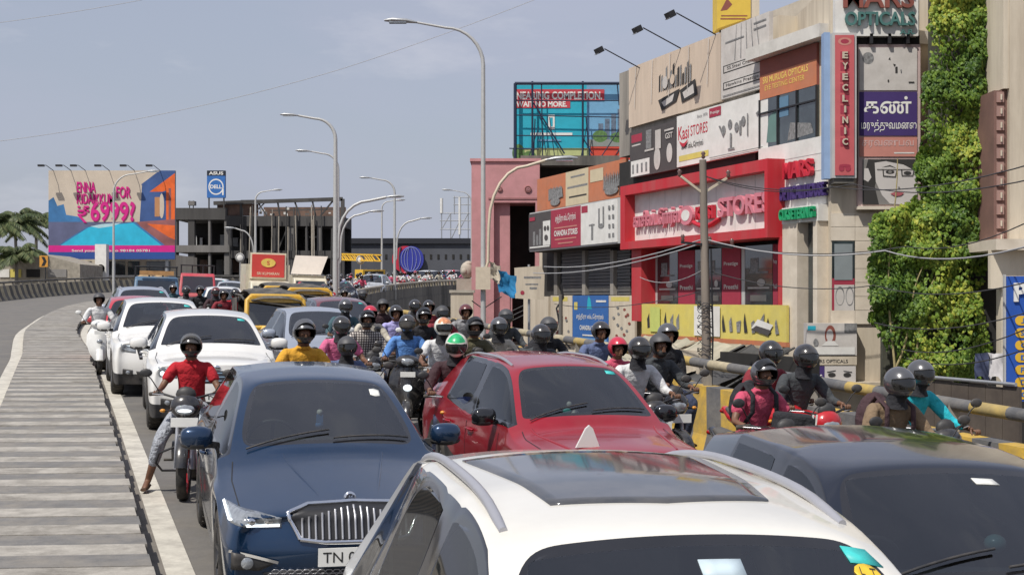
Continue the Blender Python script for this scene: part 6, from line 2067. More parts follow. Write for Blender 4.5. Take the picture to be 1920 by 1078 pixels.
def body_mesh(J, key, fingers=True, sub=2):
    k = ('b', key, fingers, sub)
    if k in PEOPLE: return PEOPLE[k]
    N = [(J['pel'], (.14, .12)), (J['bel'], (.13, .105)), (J['che'], (.135, .1)), (J['nek'], .055), (J['hed'] + Vector((0, 0, -.015)), (.068, .085)), (J['top'], (.075, .088))]
    E = [(0, 1), (1, 2), (2, 3), (3, 4), (4, 5)]
    for s in 'lr':
        i = len(N)
        N += [(J['sh' + s], .048), (J['el' + s], .036), (J['wr' + s], .026), (J['ha' + s], (.04, .022))]
        E += [(2, i), (i, i + 1), (i + 1, i + 2), (i + 2, i + 3)]
        i = len(N)
        N += [(J['hi' + s], .085), (J['kn' + s], .058), (J['kn' + s].lerp(J['an' + s], .35), .055), (J['an' + s], .036), (J['to' + s], (.042, .024))]
        E += [(0, i), (i, i + 1), (i + 1, i + 2), (i + 2, i + 3), (i + 3, i + 4)]
    me = skin_mesh('person_body', N, E, 0, sub, skin_m)
    bm = bmesh.new(); bm.from_mesh(me)
    extra = MB()
    h = J['hed'] + Vector((0, 0, 0))
    # face
    extra.prism([(-.016, -.03), (.016, -.03), (.006, .025), (-.006, .025)], -.108, -.06, skin_m, Matrix.Translation(h + Vector((0, 0, .0))))
    for s in (-1, 1):
        extra.ball(h + Vector((s * .03, -.082, .028)), (.014, .008, .008), skin_m, 8, 5)
    extra.ball(h + Vector((0, -.078, -.045)), (.027, .012, .009), skin_m, 8, 5)
    if fingers:
        for s, sg in (('l', -1), ('r', 1)):
            ha = J['ha' + s]; d = (ha - J['wr' + s]).normalized()
            side = Vector((1, 0, 0)); side = (side - d * side.dot(d)).normalized(); up = side.cross(d) * 1
            if up.z < 0: up = -up
            for i, L_ in enumerate((.034, .04, .038, .03)):
                b0 = ha + side * (i - 1.5) * .019 + d * .02 + up * .006
                b1 = b0 + d * L_ * .8 + up * .002; b2 = b1 + d * .012 - up * .026; b3 = b2 - d * .02 - up * .012
                extra.tube([b0, b1, b2, b3], [.0095, .0095, .0085, .007], skin_m, 6)
            b0 = ha - side * sg * .03 - d * .01; b1 = b0 - side * sg * .02 + d * .02 - up * .01; b2 = b1 + d * .02 - up * .02
            extra.tube([b0, b1, b2], [.012, .011, .008], skin_m, 6)
    em = extra.mesh('x')
    bm.from_mesh(em); bpy.data.meshes.remove(em)
    bm.to_mesh(me); bm.free()
    PEOPLE[k] = me
    return me
def shirt_mesh(J, key, sleeve, m, loose=.02, collar=True):
    k = ('s', key, sleeve)
    if k not in PEOPLE:
        L_ = loose
        hem = J['pel'] + Vector((0, 0, -.02))
        N = [(hem, (.155 + L_, .135 + L_)), (J['bel'], (.14 + L_, .118 + L_)), (J['che'], (.150 + L_, .115 + L_)), (J['nek'] + Vector((0, 0, -.04)), (.09, .08)), (J['nek'] + Vector((0, -.006, .012)), (.07, .072))]
        E = [(0, 1), (1, 2), (2, 3), (3, 4)]
        for s in 'lr':
            i = len(N)
            sh_, el, wr = J['sh' + s], J['el' + s], J['wr' + s]
            if sleeve == 'long':
                N += [(sh_, .082), (el, .052), (wr, .038)]
                E += [(2, i), (i, i + 1), (i + 1, i + 2)]
            else:
                N += [(sh_, .084), (sh_.lerp(el, .78), .06)]
                E += [(2, i), (i, i + 1)]
        PEOPLE[k] = skin_mesh('shirt', N, E, 0, 2)
    me = PEOPLE[k].copy(); me.materials.clear(); me.materials.append(m)
    return me
def trouser_mesh(J, key, m, short=0.0):
    k = ('t', key, short)
    if k not in PEOPLE:
        N = [(J['pel'] + Vector((0, .0, .05)), (.15, .13)), (J['pel'] + Vector((0, .0, -.03)), (.15, .13))]
        E = [(0, 1)]
        for s in 'lr':
            i = len(N)
            an = J['kn' + s].lerp(J['an' + s], .96 - short)
            N += [(J['hi' + s], .098), (J['kn' + s], .076), (J['kn' + s].lerp(J['an' + s], .35), .07), (an, .055)]
            E += [(1, i), (i, i + 1), (i + 1, i + 2), (i + 2, i + 3)]
        PEOPLE[k] = skin_mesh('trousers', N, E, 0, 2)
    me = PEOPLE[k].copy(); me.materials.clear(); me.materials.append(m)
    return me
HELM = {}
def helmet_meshes(shell_m, kind, patch=None):
    key = (shell_m.name, kind, patch)
    if key in HELM: return HELM[key]
    nu, nv = 36, 22
    def pt(az, el, k=1.0):
        rx, ry, rz = .128, .152, .138
        x = rx * cos(el) * sin(az); y = -ry * cos(el) * cos(az); z = rz * sin(el)
        if el < 0 and abs(az) < 1.3:      # chin bar juts out
            q = cos(az * 1.1) * min(1, -el / .7)
            y -= .028 * q
        if el < -.2:
            x *= 1 - .16 * min(1, (-el - .2) / .8)
        return Vector((x * k, y * k, z * k))
    el0 = -.95
    half_ = kind == 'half'
    V = []; F = []
    idx = {}
    sh_ = MB(); rim_pts = []
    vs = [pt(-pi + 2 * pi * i / nu, el0 + (pi / 2 - el0) * j / nv) for j in range(nv + 1) for i in range(nu)]
    fs = []; vf = []; pf = []
    for j in range(nv):
        for i in range(nu):
            az = -pi + 2 * pi * (i + .5) / nu; el = el0 + (pi / 2 - el0) * (j + .5) / nv
            f = (j * nu + i, j * nu + (i + 1) % nu, (j + 1) * nu + (i + 1) % nu, (j + 1) * nu + i)
            lo = -.42 if not half_ else -2
            opening = abs(az) < 1.12 - .25 * max(0, -el) and lo < el < .36 - .12 * abs(az)
            if opening:
                vf.append(f)
            elif patch and el > .45 and abs(az) < 1.1:
                pf.append(f)
            else:
                fs.append(f)
    sh_.add(vs, fs, shell_m, True)
    inner = [v * .93 for v in vs]
    sh_.add(inner, [f[::-1] for f in fs + pf], lining, True)
    if pf: sh_.add(vs, pf, {'green': helm_green, 'flower': mat('helmet_flower_patch', (.6, .25, .12), .35, coat=.5, var=.6, scale=30)}[patch], True)
    # rim of the opening and lower edge
    T = [(1.13, .0)]
    rim = [pt(a, .35 - .12 * abs(a), 1.004) for a in [-1.12 + 2.24 * i / 14 for i in range(15)]]
    dn = [pt(1.12 - .25 * max(0, -e), e, 1.004) for e in (.15, 0, -.2, -.42)] if not half_ else [pt(1.1, e, 1.0) for e in (.1, -.2, -.5, -.9)]
    up_ = [Vector((-p.x, p.y, p.z)) for p in dn[::-1]]
    lowr = [pt(a, -.42, 1.004) for a in [1.0 - 2.0 * i / 10 for i in range(11)]] if not half_ else []
    loop = rim + dn + lowr + up_ + ([rim[0]] if not half_ else [])
    sh_.tube(loop, .006, lining, 5)
    low = [pt(-pi + 2 * pi * i / 24, el0, .99) for i in range(25)]
    if not half_: sh_.tube(low, .011, lining, 6)
    vm = MB()
    vi = [v * 1.022 for v in vs]
    vm.add(vi, vf if not half_ else [f for f in vf if f[0] // nu > 7], vis_dark, True)
    sm_ = sh_.mesh('helmet'); v_ = vm.mesh('visor')
    HELM[key] = (sm_, v_)
    return HELM[key]
def helmet(parent, J, shell_m, kind='full', visor='down', turn=0.0, tilt=0.0, patch=None, vm=None, scale=1.0):
    hm, v = helmet_meshes(shell_m, kind, patch)
    c = J['hed'] + Vector((0, .012, .045))
    o = link('helmet', hm, parent, c, (tilt, 0, turn)); o.scale = (scale * .93,) * 3
    if visor != 'none':
        vv = v
        if vm is not None:
            vv = v.copy(); vv.materials.clear(); vv.materials.append(vm)
        w = link('visor', vv, o, None, (0, 0, 0) if visor == 'down' else (radians(-58), 0, 0))
        if visor == 'up': w.scale = (1.03, 1.03, 1.03)
    return o
def person(label, M, J, key, shirt, trous, sleeve='short', helm=None, group=None, hk=None, bag=None, beard=False, sub=2, short=0.0, fingers=True, shoes=None):
    p = thing('person', label, 'person', matrix=M, group=group)
    link('body', body_mesh(J, key, fingers, sub), p)
    link('shirt', shirt_mesh(J, key, sleeve, shirt), p)
    link('trousers', trouser_mesh(J, key, trous, short), p)
    f = MB()
    for s in 'lr':
        a = J['to' + s]; b = J['he' + s]
        f2 = MB(); d = (a - b); d.z = 0; d.normalize()
        f2.tube([b + Vector((0, 0, -.0)), (a + b) / 2, a + d * .03], [.036, .043, .032], shoes or sole_m, 8, sy=.55)
        f2.build('shoe', p)
    if hk and hk.get('visor') == 'down' and hk.get('kind') != 'half':
        sc_ = MB(); sc_.tube([J['nek'] + Vector((0, 0, -.07)), J['nek'] + Vector((0, -.01, .0)), J['hed'] + Vector((0, -.01, -.03))], [.1, .078, .07], T_['black'], 10); sc_.build('scarf', p)
    if helm is not None:
        helmet(p, J, helm, **(hk or {}))
    else:
        h = MB(); h.ball(J['hed'] + Vector((0, .015, .06)), (.085, .1, .085), hair_m, 14, 8, zmin=-.1); h.build('hair', p)
    if beard:
        h = MB(); h.ball(J['hed'] + Vector((0, -.055, -.05)), (.055, .04, .045), hair_m, 10, 6); h.build('beard', p)
    if bag is not None:
        for s in (-1, 1):
            b = MB(); c = J['che']
            b.tube([c + Vector((s * .11, .13, .08)), c + Vector((s * .12, .03, .155)), c + Vector((s * .12, -.125, .08)), c + Vector((s * .125, -.135, -.08)), c + Vector((s * .15, -.02, -.2))], .024, bag, 6, sy=.4); b.build('backpack_strap', p)
        b = MB(); b.ball(J['che'] + Vector((0, .25, -.07)), (.17, .12, .24), bag, 12, 8); b.build('backpack', p)
    return p

# ---------------------------------------------------------------- two-wheelers
bike_blk = mat('bike_black_paint', (.015, .015, .018), .25, coat=.7, var=.2, scale=9, dirt=(.2, .18, .15), dirt_amt=.3)
bike_red = mat('bike_red_paint', (.45, .015, .02), .3, coat=.7)
bike_wht = mat('bike_white_paint', (.7, .7, .68), .35, coat=.6)
bike_blue = mat('bike_blue_paint', (.02, .06, .35), .3, coat=.6)
eng_m = mat('engine_alloy', (.22, .22, .22), .5, .6, var=.3, scale=20, dirt=(.04, .035, .03), dirt_amt=.6)
BK = {}
def bwheel(parent, y, R, w, rimm, x=0):
    k = ('bw', R, w, rimm.name)
    if k not in BK:
        t = MB(); prof = [(R - .05, -w * .35), (R - .012, -w / 2), (R, -w * .25), (R + .003, 0), (R, w * .25), (R - .012, w / 2), (R - .05, w * .35)]
        t.lathe(prof, tyre_m, axis='x', n=26)
        r = MB(); r.lathe([(R - .045, -w * .33), (R - .075, -w * .2), (R - .075, w * .2), (R - .045, w * .33)], rimm, axis='x', n=26)
        for i in range(6):
            a = 2 * pi * i / 6
            r.bar((0, cos(a) * .03, sin(a) * .03), (0, cos(a + .2) * (R - .07), sin(a + .2) * (R - .07)), .025, .03, rimm)
        r.lathe([(0, -.04), (.04, -.04), (.04, .04), (0, .04)], eng_m, axis='x', n=12)
        r.lathe([(.06, .045), (.11, .045), (.11, .05), (.06, .05)], satin, axis='x', n=18)
        BK[k] = (t.mesh('tyre'), r.mesh('rim'))
    e = bpy.data.objects.new('wheel', None); C.objects.link(e); e.parent = parent; e.location = (x, y, R); e.empty_display_size = .1
    link('tyre', BK[k][0], e); link('rim', BK[k][1], e)
    return e
def once(key, fn, name, parent, rot=None):
    if key not in BK: BK[key] = fn().mesh(name)
    return link(name, BK[key], parent, None, rot)
def mirror_pair(r, zb, y, x=.33, ss=1.0, m=None):
    for s in (-1, 1):
        q = MB(); q.tube([(s * x * .8, y, zb), (s * (x + .02), y - .02, zb + .14), (s * (x + .05), y - .03, zb + .17)], .006, black_m, 5)
        q.ball((s * (x + .07), y - .02, zb + .2), (.062, .014, .042), m or plastic, 10, 6)
        q.build('mirror', r)
def motorcycle(label, M, pm, group=None, guards=False, fairing=True, plate=True, lit=False, rimm=None, big=False, steer=0.0):
    r = thing('motorcycle', label, 'motorcycle', matrix=M, group=group)
    rimm = rimm or rim_dark
    bwheel(r, -.68, .30, .1, rimm); bwheel(r, .62, .30, .12, rimm)
    for s in (-1, 1):
        f = MB(); f.tube([(s * .075, -.68, .30), (s * .075, -.60, .62), (s * .075, -.50, .95)], [.026, .022, .018], satin, 8)
        f.build('fork_leg', r)
    f = MB()
    pts = [(0, -.68 + .335 * cos(a), .30 + .335 * sin(a)) for a in [radians(d) for d in range(20, 175, 15)]]
    f.tube(pts, .062, pm, 8, sy=.35); f.build('front_mudguard', r)
    t = MB(); t.ball((0, -.22, .86), (.15, .29, .13), pm, 14, 8); t.ball((0, -.08, .8), (.13, .2, .1), pm, 12, 6); t.build('fuel_tank', r)
    s_ = MB()
    s_.tube([(0, .0, .80), (0, .2, .775), (0, .5, .80), (0, .72, .84)], [.1, .13, .12, .07], seat_m, 10, sy=.42); s_.build('seat', r)
    tl = MB(); tl.tube([(0, .3, .7), (0, .62, .76), (0, .85, .83)], [.11, .1, .05], pm, 8, sy=.6); tl.ball((0, .87, .8), (.06, .03, .03), red_lens, 8, 5); tl.build('tail_fairing', r)
    for s in (-1, 1):
        c = MB(); c.ball((s * .1, .12, .6), (.03, .16, .12), pm, 10, 6); c.build('side_cover', r)
    e = MB(); e.span((-.12, -.34, .28), (.12, .12, .52), eng_m); e.cyl((0, -.2, .5), (0, -.3, .72), .085, eng_m, n=12)
    for k in range(6): e.cyl((0, -.2 - .014 * k, .52 + .032 * k), (0, -.203 - .014 * k, .53 + .032 * k), .105, eng_m, n=12)
    for s in (-1, 1): e.cyl((s * .12, -.1, .4), (s * .17, -.1, .4), .1, eng_m, n=14)
    e.build('engine', r)
    fr = MB(); fr.tube([(0, -.48, .9), (0, -.42, .6), (0, -.36, .3), (0, .1, .26), (0, .2, .7)], .022, black_m, 6); fr.bar((-.05, .1, .36), (-.05, .62, .3), .03, .05, black_m); fr.bar((.05, .1, .36), (.05, .62, .3), .03, .05, black_m); fr.build('frame', r)
    x = MB(); x.tube([(.1, -.38, .55), (.13, -.42, .35), (.15, -.1, .25), (.17, .3, .3), (.19, .75, .42)], [.02, .02, .025, .045, .04], satin, 8); x.build('exhaust', r)
    h = MB(); h.tube([(-.36, -.36, 1.0), (-.26, -.44, 1.02), (-.1, -.5, .98), (.1, -.5, .98), (.26, -.44, 1.02), (.36, -.36, 1.0)], .012, black_m, 6)
    for s in (-1, 1): h.tube([(s * .37, -.35, 1.0), (s * .27, -.43, 1.02)], .02, tyre_m, 8); h.tube([(s * .34, -.42, 1.01), (s * .22, -.52, 1.01)], .006, satin, 5)
    h.build('handlebar', r)
    c = MB()
    if fairing:
        c.ball((0, -.58, .9), (.15, .1, .13), pm, 14, 8); c.ball((0, -.56, 1.02), (.1, .05, .08), dark_g if False else plastic, 10, 6)
    else:
        c.lathe([(.0, .05), (.08, .02), (.095, -.06), (.09, -.08)], chrome, (0, -.58, .9), 'y', 16)
    c.build('headlamp_cowl', r)
    l_ = MB(); l_.ball((0, -.655 if fairing else -.63, .88), (.1, .035, .06) if fairing else (.085, .03, .085), lens, 12, 6); lo_ = l_.build('headlight', r)
    if lit: l_ = MB(); l_.ball((0, -.685, .87), (.07, .012, .018), led, 10, 5); l_.build('lit_lamp', lo_)
    if plate:
        p = MB(); p.box((0, -.70, .76), (.26, .012, .09), plate_w); p.build('number_plate', r)
    for s in (-1, 1):
        i_ = MB(); i_.tube([(s * .1, -.56, .86), (s * .2, -.58, .86)], .009, black_m, 5); i_.ball((s * .22, -.58, .86), (.03, .022, .02), mat('amber_lens', (.6, .25, .02), .2, coat=.8), 8, 5); i_.build('indicator', r)
        k = MB(); k.tube([(s * .1, -.05, .3), (s * .26, -.05, .3)], .014, tyre_m, 6); k.build('footpeg', r)
    if guards:
        g_ = MB(); g_.tube([(-.08, -.45, .5), (-.27, -.42, .42), (-.3, -.4, .32), (-.24, -.38, .24), (-.08, -.36, .24)], .013, black_m, 6)
        g_.tube([(.08, -.45, .5), (.27, -.42, .42), (.3, -.4, .32), (.24, -.38, .24), (.08, -.36, .24)], .013, black_m, 6); g_.build('crash_guard', r)
    mirror_pair(r, 1.02, -.42)
    return r
def scooter(label, M, pm, group=None, lit=False):
    r = thing('scooter', label, 'scooter', matrix=M, group=group)
    bwheel(r, -.62, .22, .1, rim_dark); bwheel(r, .6, .22, .11, rim_dark)
    a = MB()     # apron: curved shield
    vs = []; fs = []
    rows_ = [(.28, .1, -.62), (.42, .19, -.62), (.6, .25, -.57), (.78, .24, -.53), (.92, .17, -.5), (.98, .1, -.48)]
    for (z, w, y) in rows_:
        for i in range(9):
            t = -1 + 2 * i / 8
            vs.append((w * t, y + .14 * t * t - .02, z))
    for j in range(5):
        for i in range(8): fs.append((j * 9 + i, j * 9 + i + 1, (j + 1) * 9 + i + 1, (j + 1) * 9 + i))
    n0 = len(vs)
    vs += [(v[0] * .92, v[1] + .05, v[2]) for v in vs]; fs += [tuple(q + n0 for q in f[::-1]) for f in fs]
    a.add(vs, fs, pm, True); a.build('apron', r)
    f = MB(); f.tube([(0, -.62 + .25 * cos(q), .22 + .26 * sin(q)) for q in [radians(d) for d in range(20, 165, 18)]], .075, pm, 8, sy=.5); f.build('front_mudguard', r)
    b = MB(); b.span((-.17, -.5, .24), (.17, .1, .3), plastic); b.build('floorboard', r)
    t = MB(); t.tube([(0, .02, .48), (0, .3, .58), (0, .6, .62), (0, .92, .7)], [.14, .19, .18, .08], pm, 12, sy=1.05); t.build('rear_body', r)
    s_ = MB(); s_.tube([(0, -.02, .74), (0, .2, .77), (0, .5, .79), (0, .78, .83)], [.1, .15, .14, .08], seat_m, 10, sy=.4); s_.build('seat', r)
    h = MB(); h.ball((0, -.46, 1.0), (.17, .12, .09), pm, 14, 8); h.build('handlebar_cover', r)
    h = MB(); h.tube([(-.35, -.38, 1.0), (-.15, -.45, 1.0), (.15, -.45, 1.0), (.35, -.38, 1.0)], .016, black_m, 6)
    for s in (-1, 1): h.tube([(s * .36, -.375, 1.0), (s * .25, -.41, 1.0)], .022, tyre_m, 8)
    h.build('handlebar', r)
    l_ = MB(); l_.ball((0, -.57, 1.0), (.09, .03, .05), lens, 12, 6); l_.build('headlight', r)
    l_ = MB(); l_.ball((0, -.655, .66), (.06, .03, .045), led if lit else lens, 12, 6); l_.build('position_lamp', r)
    p = MB(); p.box((0, -.66, .84), (.2, .012, .07), plate_w); p.build('number_plate', r)
    x = MB(); x.tube([(.14, .2, .22), (.16, .5, .26), (.17, .8, .34)], [.02, .045, .04], satin, 8); x.build('exhaust', r)
    mirror_pair(r, 1.03, -.42, m=pm)
    return r

# poses used again and again
J_MC = pose(sh=.79, lean=.16, grip=(.31, -.38, 1.05))
J_SC = pose(sh=.77, lean=.06, grip=(.31, -.40, 1.04), foot_l=(-.12, -.28, .32), foot_r=(.12, -.28, .32), knee_l=(-.17, -.30, .80), knee_r=(.17, -.30, .80))
J_FT = pose(sh=.79, lean=.1, grip=(.31, -.38, 1.05), foot_l=(-.42, -.2, .03), knee_l=(-.3, -.3, .62))
J_PI = pose(sh=.86, lean=.05, arm='lap')
JS = {'mc': J_MC, 'sc': J_SC, 'ft': J_FT, 'pi': J_PI}
def solve(pxx, ytop, head=1.65):
    """distance at which a rider's head shows at picture height ytop"""
    best = None
    Y = 9.0
    while Y < 60:
        z = zfun(px(pxx, Y), Y) + head
        yy = HY - FPX * (z - CAMZ) / Y
        if best is None or abs(yy - ytop) < best[0]: best = (abs(yy - ytop), Y)
        Y += .1
    return best[1]
T_ = {k: cloth(k, v) for k, v in dict(red=(.42, .01, .02), yellow=(.62, .32, .03), blue=(.1, .24, .55), navy=(.02, .035, .13), slate=(.1, .13, .24), pink=(.55, .12, .24),
     rose=(.5, .07, .13), black=(.018, .018, .022), charcoal=(.05, .055, .06), white=(.62, .62, .62), lilac=(.36, .34, .62), brown=(.05, .025, .03), khaki=(.2, .14, .085),
     olive=(.1, .09, .05), cream=(.5, .46, .38), cyan=(.02, .42, .5), grey=(.25, .25, .26), teal=(.05, .1, .12), maroon=(.2, .02, .03)).items()}
jeans_pale = cloth('pale_denim', (.34, .36, .4), var=.25, scale=18)
jeans = cloth('dark_denim', (.04, .05, .09))
khaki_t = cloth('khaki_trouser', (.22, .18, .12))
def check_cloth():
    m = bpy.data.materials.new('checked_cloth'); m.use_nodes = True
    t = m.node_tree; b = t.nodes['Principled BSDF']; b.inputs['Roughness'].default_value = .9
    co = t.nodes.new('ShaderNodeTexCoord'); outs = []
    for a in ('X', 'Z'):
        w = t.nodes.new('ShaderNodeTexWave'); w.bands_direction = a; w.inputs['Scale'].default_value = 9
        t.links.new(co.outputs['Object'], w.inputs['Vector']); outs.append(w.outputs['Fac'])
    ml = t.nodes.new('ShaderNodeMath'); ml.operation = 'MULTIPLY'
    t.links.new(outs[0], ml.inputs[0]); t.links.new(outs[1], ml.inputs[1])
    r = t.nodes.new('ShaderNodeValToRGB'); r.color_ramp.elements[0].color = (.06, .05, .05, 1); r.color_ramp.elements[1].color = (.6, .55, .5, 1)
    r.color_ramp.elements[0].position = .1; r.color_ramp.elements[1].position = .45
    t.links.new(ml.outputs[0], r.inputs[0]); t.links.new(r.outputs[0], b.inputs['Base Color'])
    return m
T_['check'] = check_cloth()
GR, GB = 'riders waiting in the jam', 'two-wheelers waiting in the jam'
def rider(pxx, ytop, shirt, helm, plabel, blabel, bike='mc', pm=None, pose_='', sleeve='long', trous=None, hk=None, bag=None, yaw=None, Y=None, dx=0, beard=False, lit=False, guards=False, fingers=True, rimm=None, scale=1.0, short_t=0.0, **kw):
    Y = Y or solve(pxx, ytop, 1.66 * scale)
    x = px(pxx, Y) + dx
    yw = yaw if yaw is not None else yaw_at(x, Y)
    M = road_matrix(x, Y, yw)
    pk = pose_ or bike
    J = JS[pk]
    if bike == 'sc': scooter(blabel, M, pm or bike_blk, GB, lit)
    elif bike == 'mc': motorcycle(blabel, M, pm or bike_blk, GB, guards=guards, lit=lit, rimm=rimm, **kw)
    Mp = M if scale == 1 else M @ Matrix.Scale(scale, 4)
    p = person(plabel, Mp, J, pk, T_[shirt] if isinstance(shirt, str) else shirt, trous or jeans, sleeve, helm, GR, hk, bag, beard, fingers=fingers, short=short_t)
    return p, Y, x, M
U = dict(visor='up'); D = dict(visor='down'); Nn = dict(visor='none', kind='half')
# the rider in red: one foot down on the edge line
J_RED = pose(sh=.82, lean=.06, grip=(.31, -.38, 1.08), foot_l=(-.42, -.26, .03), knee_l=(-.27, -.38, .60), knee_r=(.22, -.34, .76))
JS['red'] = J_RED
rider(356, 612, 'red', helm_blk, 'rider in a bright red T-shirt with one foot on the edge line', 'black motorcycle with red front wheel rim under the rider in red', 'mc', bike_blk, 'red', 'short', jeans_pale,
      dict(visor='up', vm=vis_clear), short_t=.3, scale=.95, Y=14.25, yaw=radians(8), rimm=bike_red, guards=True, lit=True)
rider(562, 598, 'yellow', helm_grey, 'rider in a mustard yellow shirt behind the blue sedan', 'motorcycle hidden behind the blue sedan, ridden by the rider in yellow', 'mc', bike_blk, '', 'short', jeans, dict(visor='up', vm=helm_grey), scale=1.05, Y=15.1)
rider(643, 617, 'slate', helm_matt, 'rider in slate blue with a dark helmet beside the rider in yellow', 'dark motorcycle of the rider in slate blue', 'mc', bike_blk, '', 'long', jeans, D, Y=15.6, scale=.93)
rider(633, 599, 'pink', helm_blk, 'rider in a pink shirt behind the rider in slate blue', 'motorcycle of the rider in pink', 'mc', bike_blk, '', 'short', jeans, D, Y=18.0)
rider(681, 583, 'check', helm_grey, 'rider in a black and white checked shirt', 'motorcycle of the rider in the checked shirt', 'mc', bike_blk, '', 'long', jeans, U, Y=19.9)
rider(642, 553, 'teal', helm_grey, 'rider in dark teal and white beside the maroon sedan roof', 'motorcycle of the rider beside the maroon sedan', 'mc', bike_blk, '', 'long', jeans, D, Y=24.3, scale=1.03)
rider(690, 571, 'cream', helm_red, 'rider wearing a bright red helmet', 'scooter of the rider with the red helmet', 'sc', bike_wht, '', 'long', jeans, Nn, Y=23.0)
rider(760, 586, 'blue', helm_blk, 'rider in a sky blue shirt astride a black scooter', 'black scooter with a lit lamp under the rider in sky blue', 'sc', bike_blk, '', 'long', khaki_t, dict(visor='down', vm=vis_clear), Y=19.2, lit=True, yaw=radians(6))
rider(738, 573, 'lilac', helm_blk, 'rider in lilac shirt behind the sky blue one', 'scooter of the rider in lilac', 'sc', bike_blk, '', 'long', jeans, dict(visor='none', kind='half'), Y=23.5)
rider(787, 580, 'black', helm_grey, 'rider in black with a shiny gunmetal helmet right of the sky blue rider', 'motorcycle of the rider in black beside the sky blue rider', 'mc', bike_blk, '', 'long', jeans, U, Y=21.6)
rider(822, 590, 'maroon', helm_matt, 'rider in maroon with a dull helmet in the middle of the pack', 'motorcycle of the rider in maroon', 'mc', bike_red, '', 'long', jeans, D, Y=23.2)
rider(829, 607, 'white', helm_white, 'rider in white sleeves with a flower coloured helmet', 'motorcycle of the rider with the flower coloured helmet', 'mc', bike_blk, '', 'short', jeans, dict(visor='down', patch='flower'), Y=18.2, dx=-.05)
rider(866, 585, 'grey', helm_wine, 'rider in grey with a wine coloured helmet before the cream wall', 'motorcycle of the rider with the wine helmet', 'mc', bike_blk, '', 'long', jeans, dict(visor='none', kind='half'), Y=24.4)
rider(846, 640, 'brown', helm_white, 'rider in dark brown with a cream helmet patched green, beside the red crossover', 'motorcycle with blue tank beside the red crossover', 'mc', bike_blue, '', 'long', jeans, dict(visor='down', patch='green', turn=-.25, tilt=.2), Y=14.6, yaw=radians(14), scale=1.0)
rider(873, 606, 'olive', helm_matt, 'rider with an olive shirt and dull grey helmet behind the red crossover', 'motorcycle of the rider in olive', 'mc', bike_blk, '', 'short', jeans, U, Y=18.4, dx=.05)
rider(926, 606, 'cream', helm_grey, 'rider in a cream jacket and dark green grey helmet above the red roof', 'motorcycle of the rider in the cream jacket', 'mc', bike_blk, '', 'long', jeans, D, Y=18.6)
rider(940, 593, 'charcoal', helm_matt, 'rider in charcoal behind the rider in cream', 'motorcycle of the rider in charcoal', 'mc', bike_blk, '', 'long', jeans, D, Y=22.0)
rider(1003, 618, 'charcoal', helm_blk, 'rider whose black helmet shows left above the red roof', 'motorcycle behind the red crossover, left one', 'mc', bike_blk, '', 'long', jeans, D, Y=16.9)
rider(1018, 610, 'black', helm_matt, 'rider whose helmet shows just behind the left black one', 'motorcycle behind the red crossover, right one', 'mc', bike_blk, '', 'long', jeans, D, Y=19.0)
rider(1114, 616, 'slate', helm_blk, 'rider in slate before the blue poster, black open helmet', 'motorcycle before the blue poster', 'mc', bike_blk, '', 'long', jeans, Nn, Y=18.0)
rider(1150, 646, 'rose', helm_red, 'rider in rose pink just behind the red crossover roof end', 'scooter of the rider in rose pink', 'sc', bike_wht, '', 'short', jeans, Nn, Y=16.2, scale=.95)
rider(1183, 636, 'white', helm_blk, 'rider in white sleeves, black helmet with white stripe, beside the red crossover', 'motorcycle with round headlamp beside the red crossover', 'mc', bike_blk, '', 'long', jeans, D, Y=14.6, scale=1.0)
rider(1222, 628, 'charcoal', helm_matt, 'bearded rider in charcoal with an open dull helmet', 'motorcycle with chrome mirror of the bearded rider', 'mc', bike_blk, '', 'long', jeans, Nn, Y=15.4, beard=True)
_M = road_matrix(px(1243, 16.2), 16.2, yaw_at(px(1243, 16.2), 16.2)); 
person('pillion rider in black behind the bearded rider', _M, J_PI, 'pi', T_['black'], jeans, 'long', helm_grey, GR, Nn)
_b = MB()
rider(1411, 668, 'rose', helm_grey, 'rider in a rose pink shirt with black backpack straps', 'motorcycle with black front bag under the rider in rose', 'mc', bike_blk, '', 'short', jeans, U, bag=T_['black'], Y=12.5, scale=.96)
rider(1426, 661, 'maroon', helm_blk, 'rider almost hidden behind the rose pink one', 'motorcycle behind the rose pink rider', 'mc', bike_red, '', 'long', jeans, D, Y=14.4)
rider(1490, 643, 'charcoal', helm_blk, 'rider in charcoal leaning on a chrome motorcycle, glossy black helmet', 'red and chrome motorcycle by the parapet', 'mc', bike_red, '', 'long', jeans, D, Y=13.9, scale=1.0, dx=0)
rider(1658, 671, 'khaki', helm_grey, 'rider in a khaki jacket and vest with a silver grey helmet', 'motorcycle of the rider in khaki', 'mc', bike_blk, '', 'long', khaki_t, D, bag=T_['brown'], Y=11.3, scale=.99)
JS['cy'] = pose(sh=.79, lean=.2, grip=(.42, -.42, 1.0))
rider(1697, 690, 'cyan', helm_grey, 'rider in a bright cyan sleeve behind the rider in khaki', 'motorcycle next to the parapet behind the khaki rider', 'mc', bike_blk, 'cy', 'long', jeans, D, Y=12.7, scale=.97)
# left: the white scooter by the median
rider(196, 545, 'white', helm_matt, 'rider in white on a white scooter squeezed beside the median', 'white scooter against the median kerb', 'sc', bike_wht, 'sc', 'long', khaki_t, Nn, Y=28.2, dx=-.12)
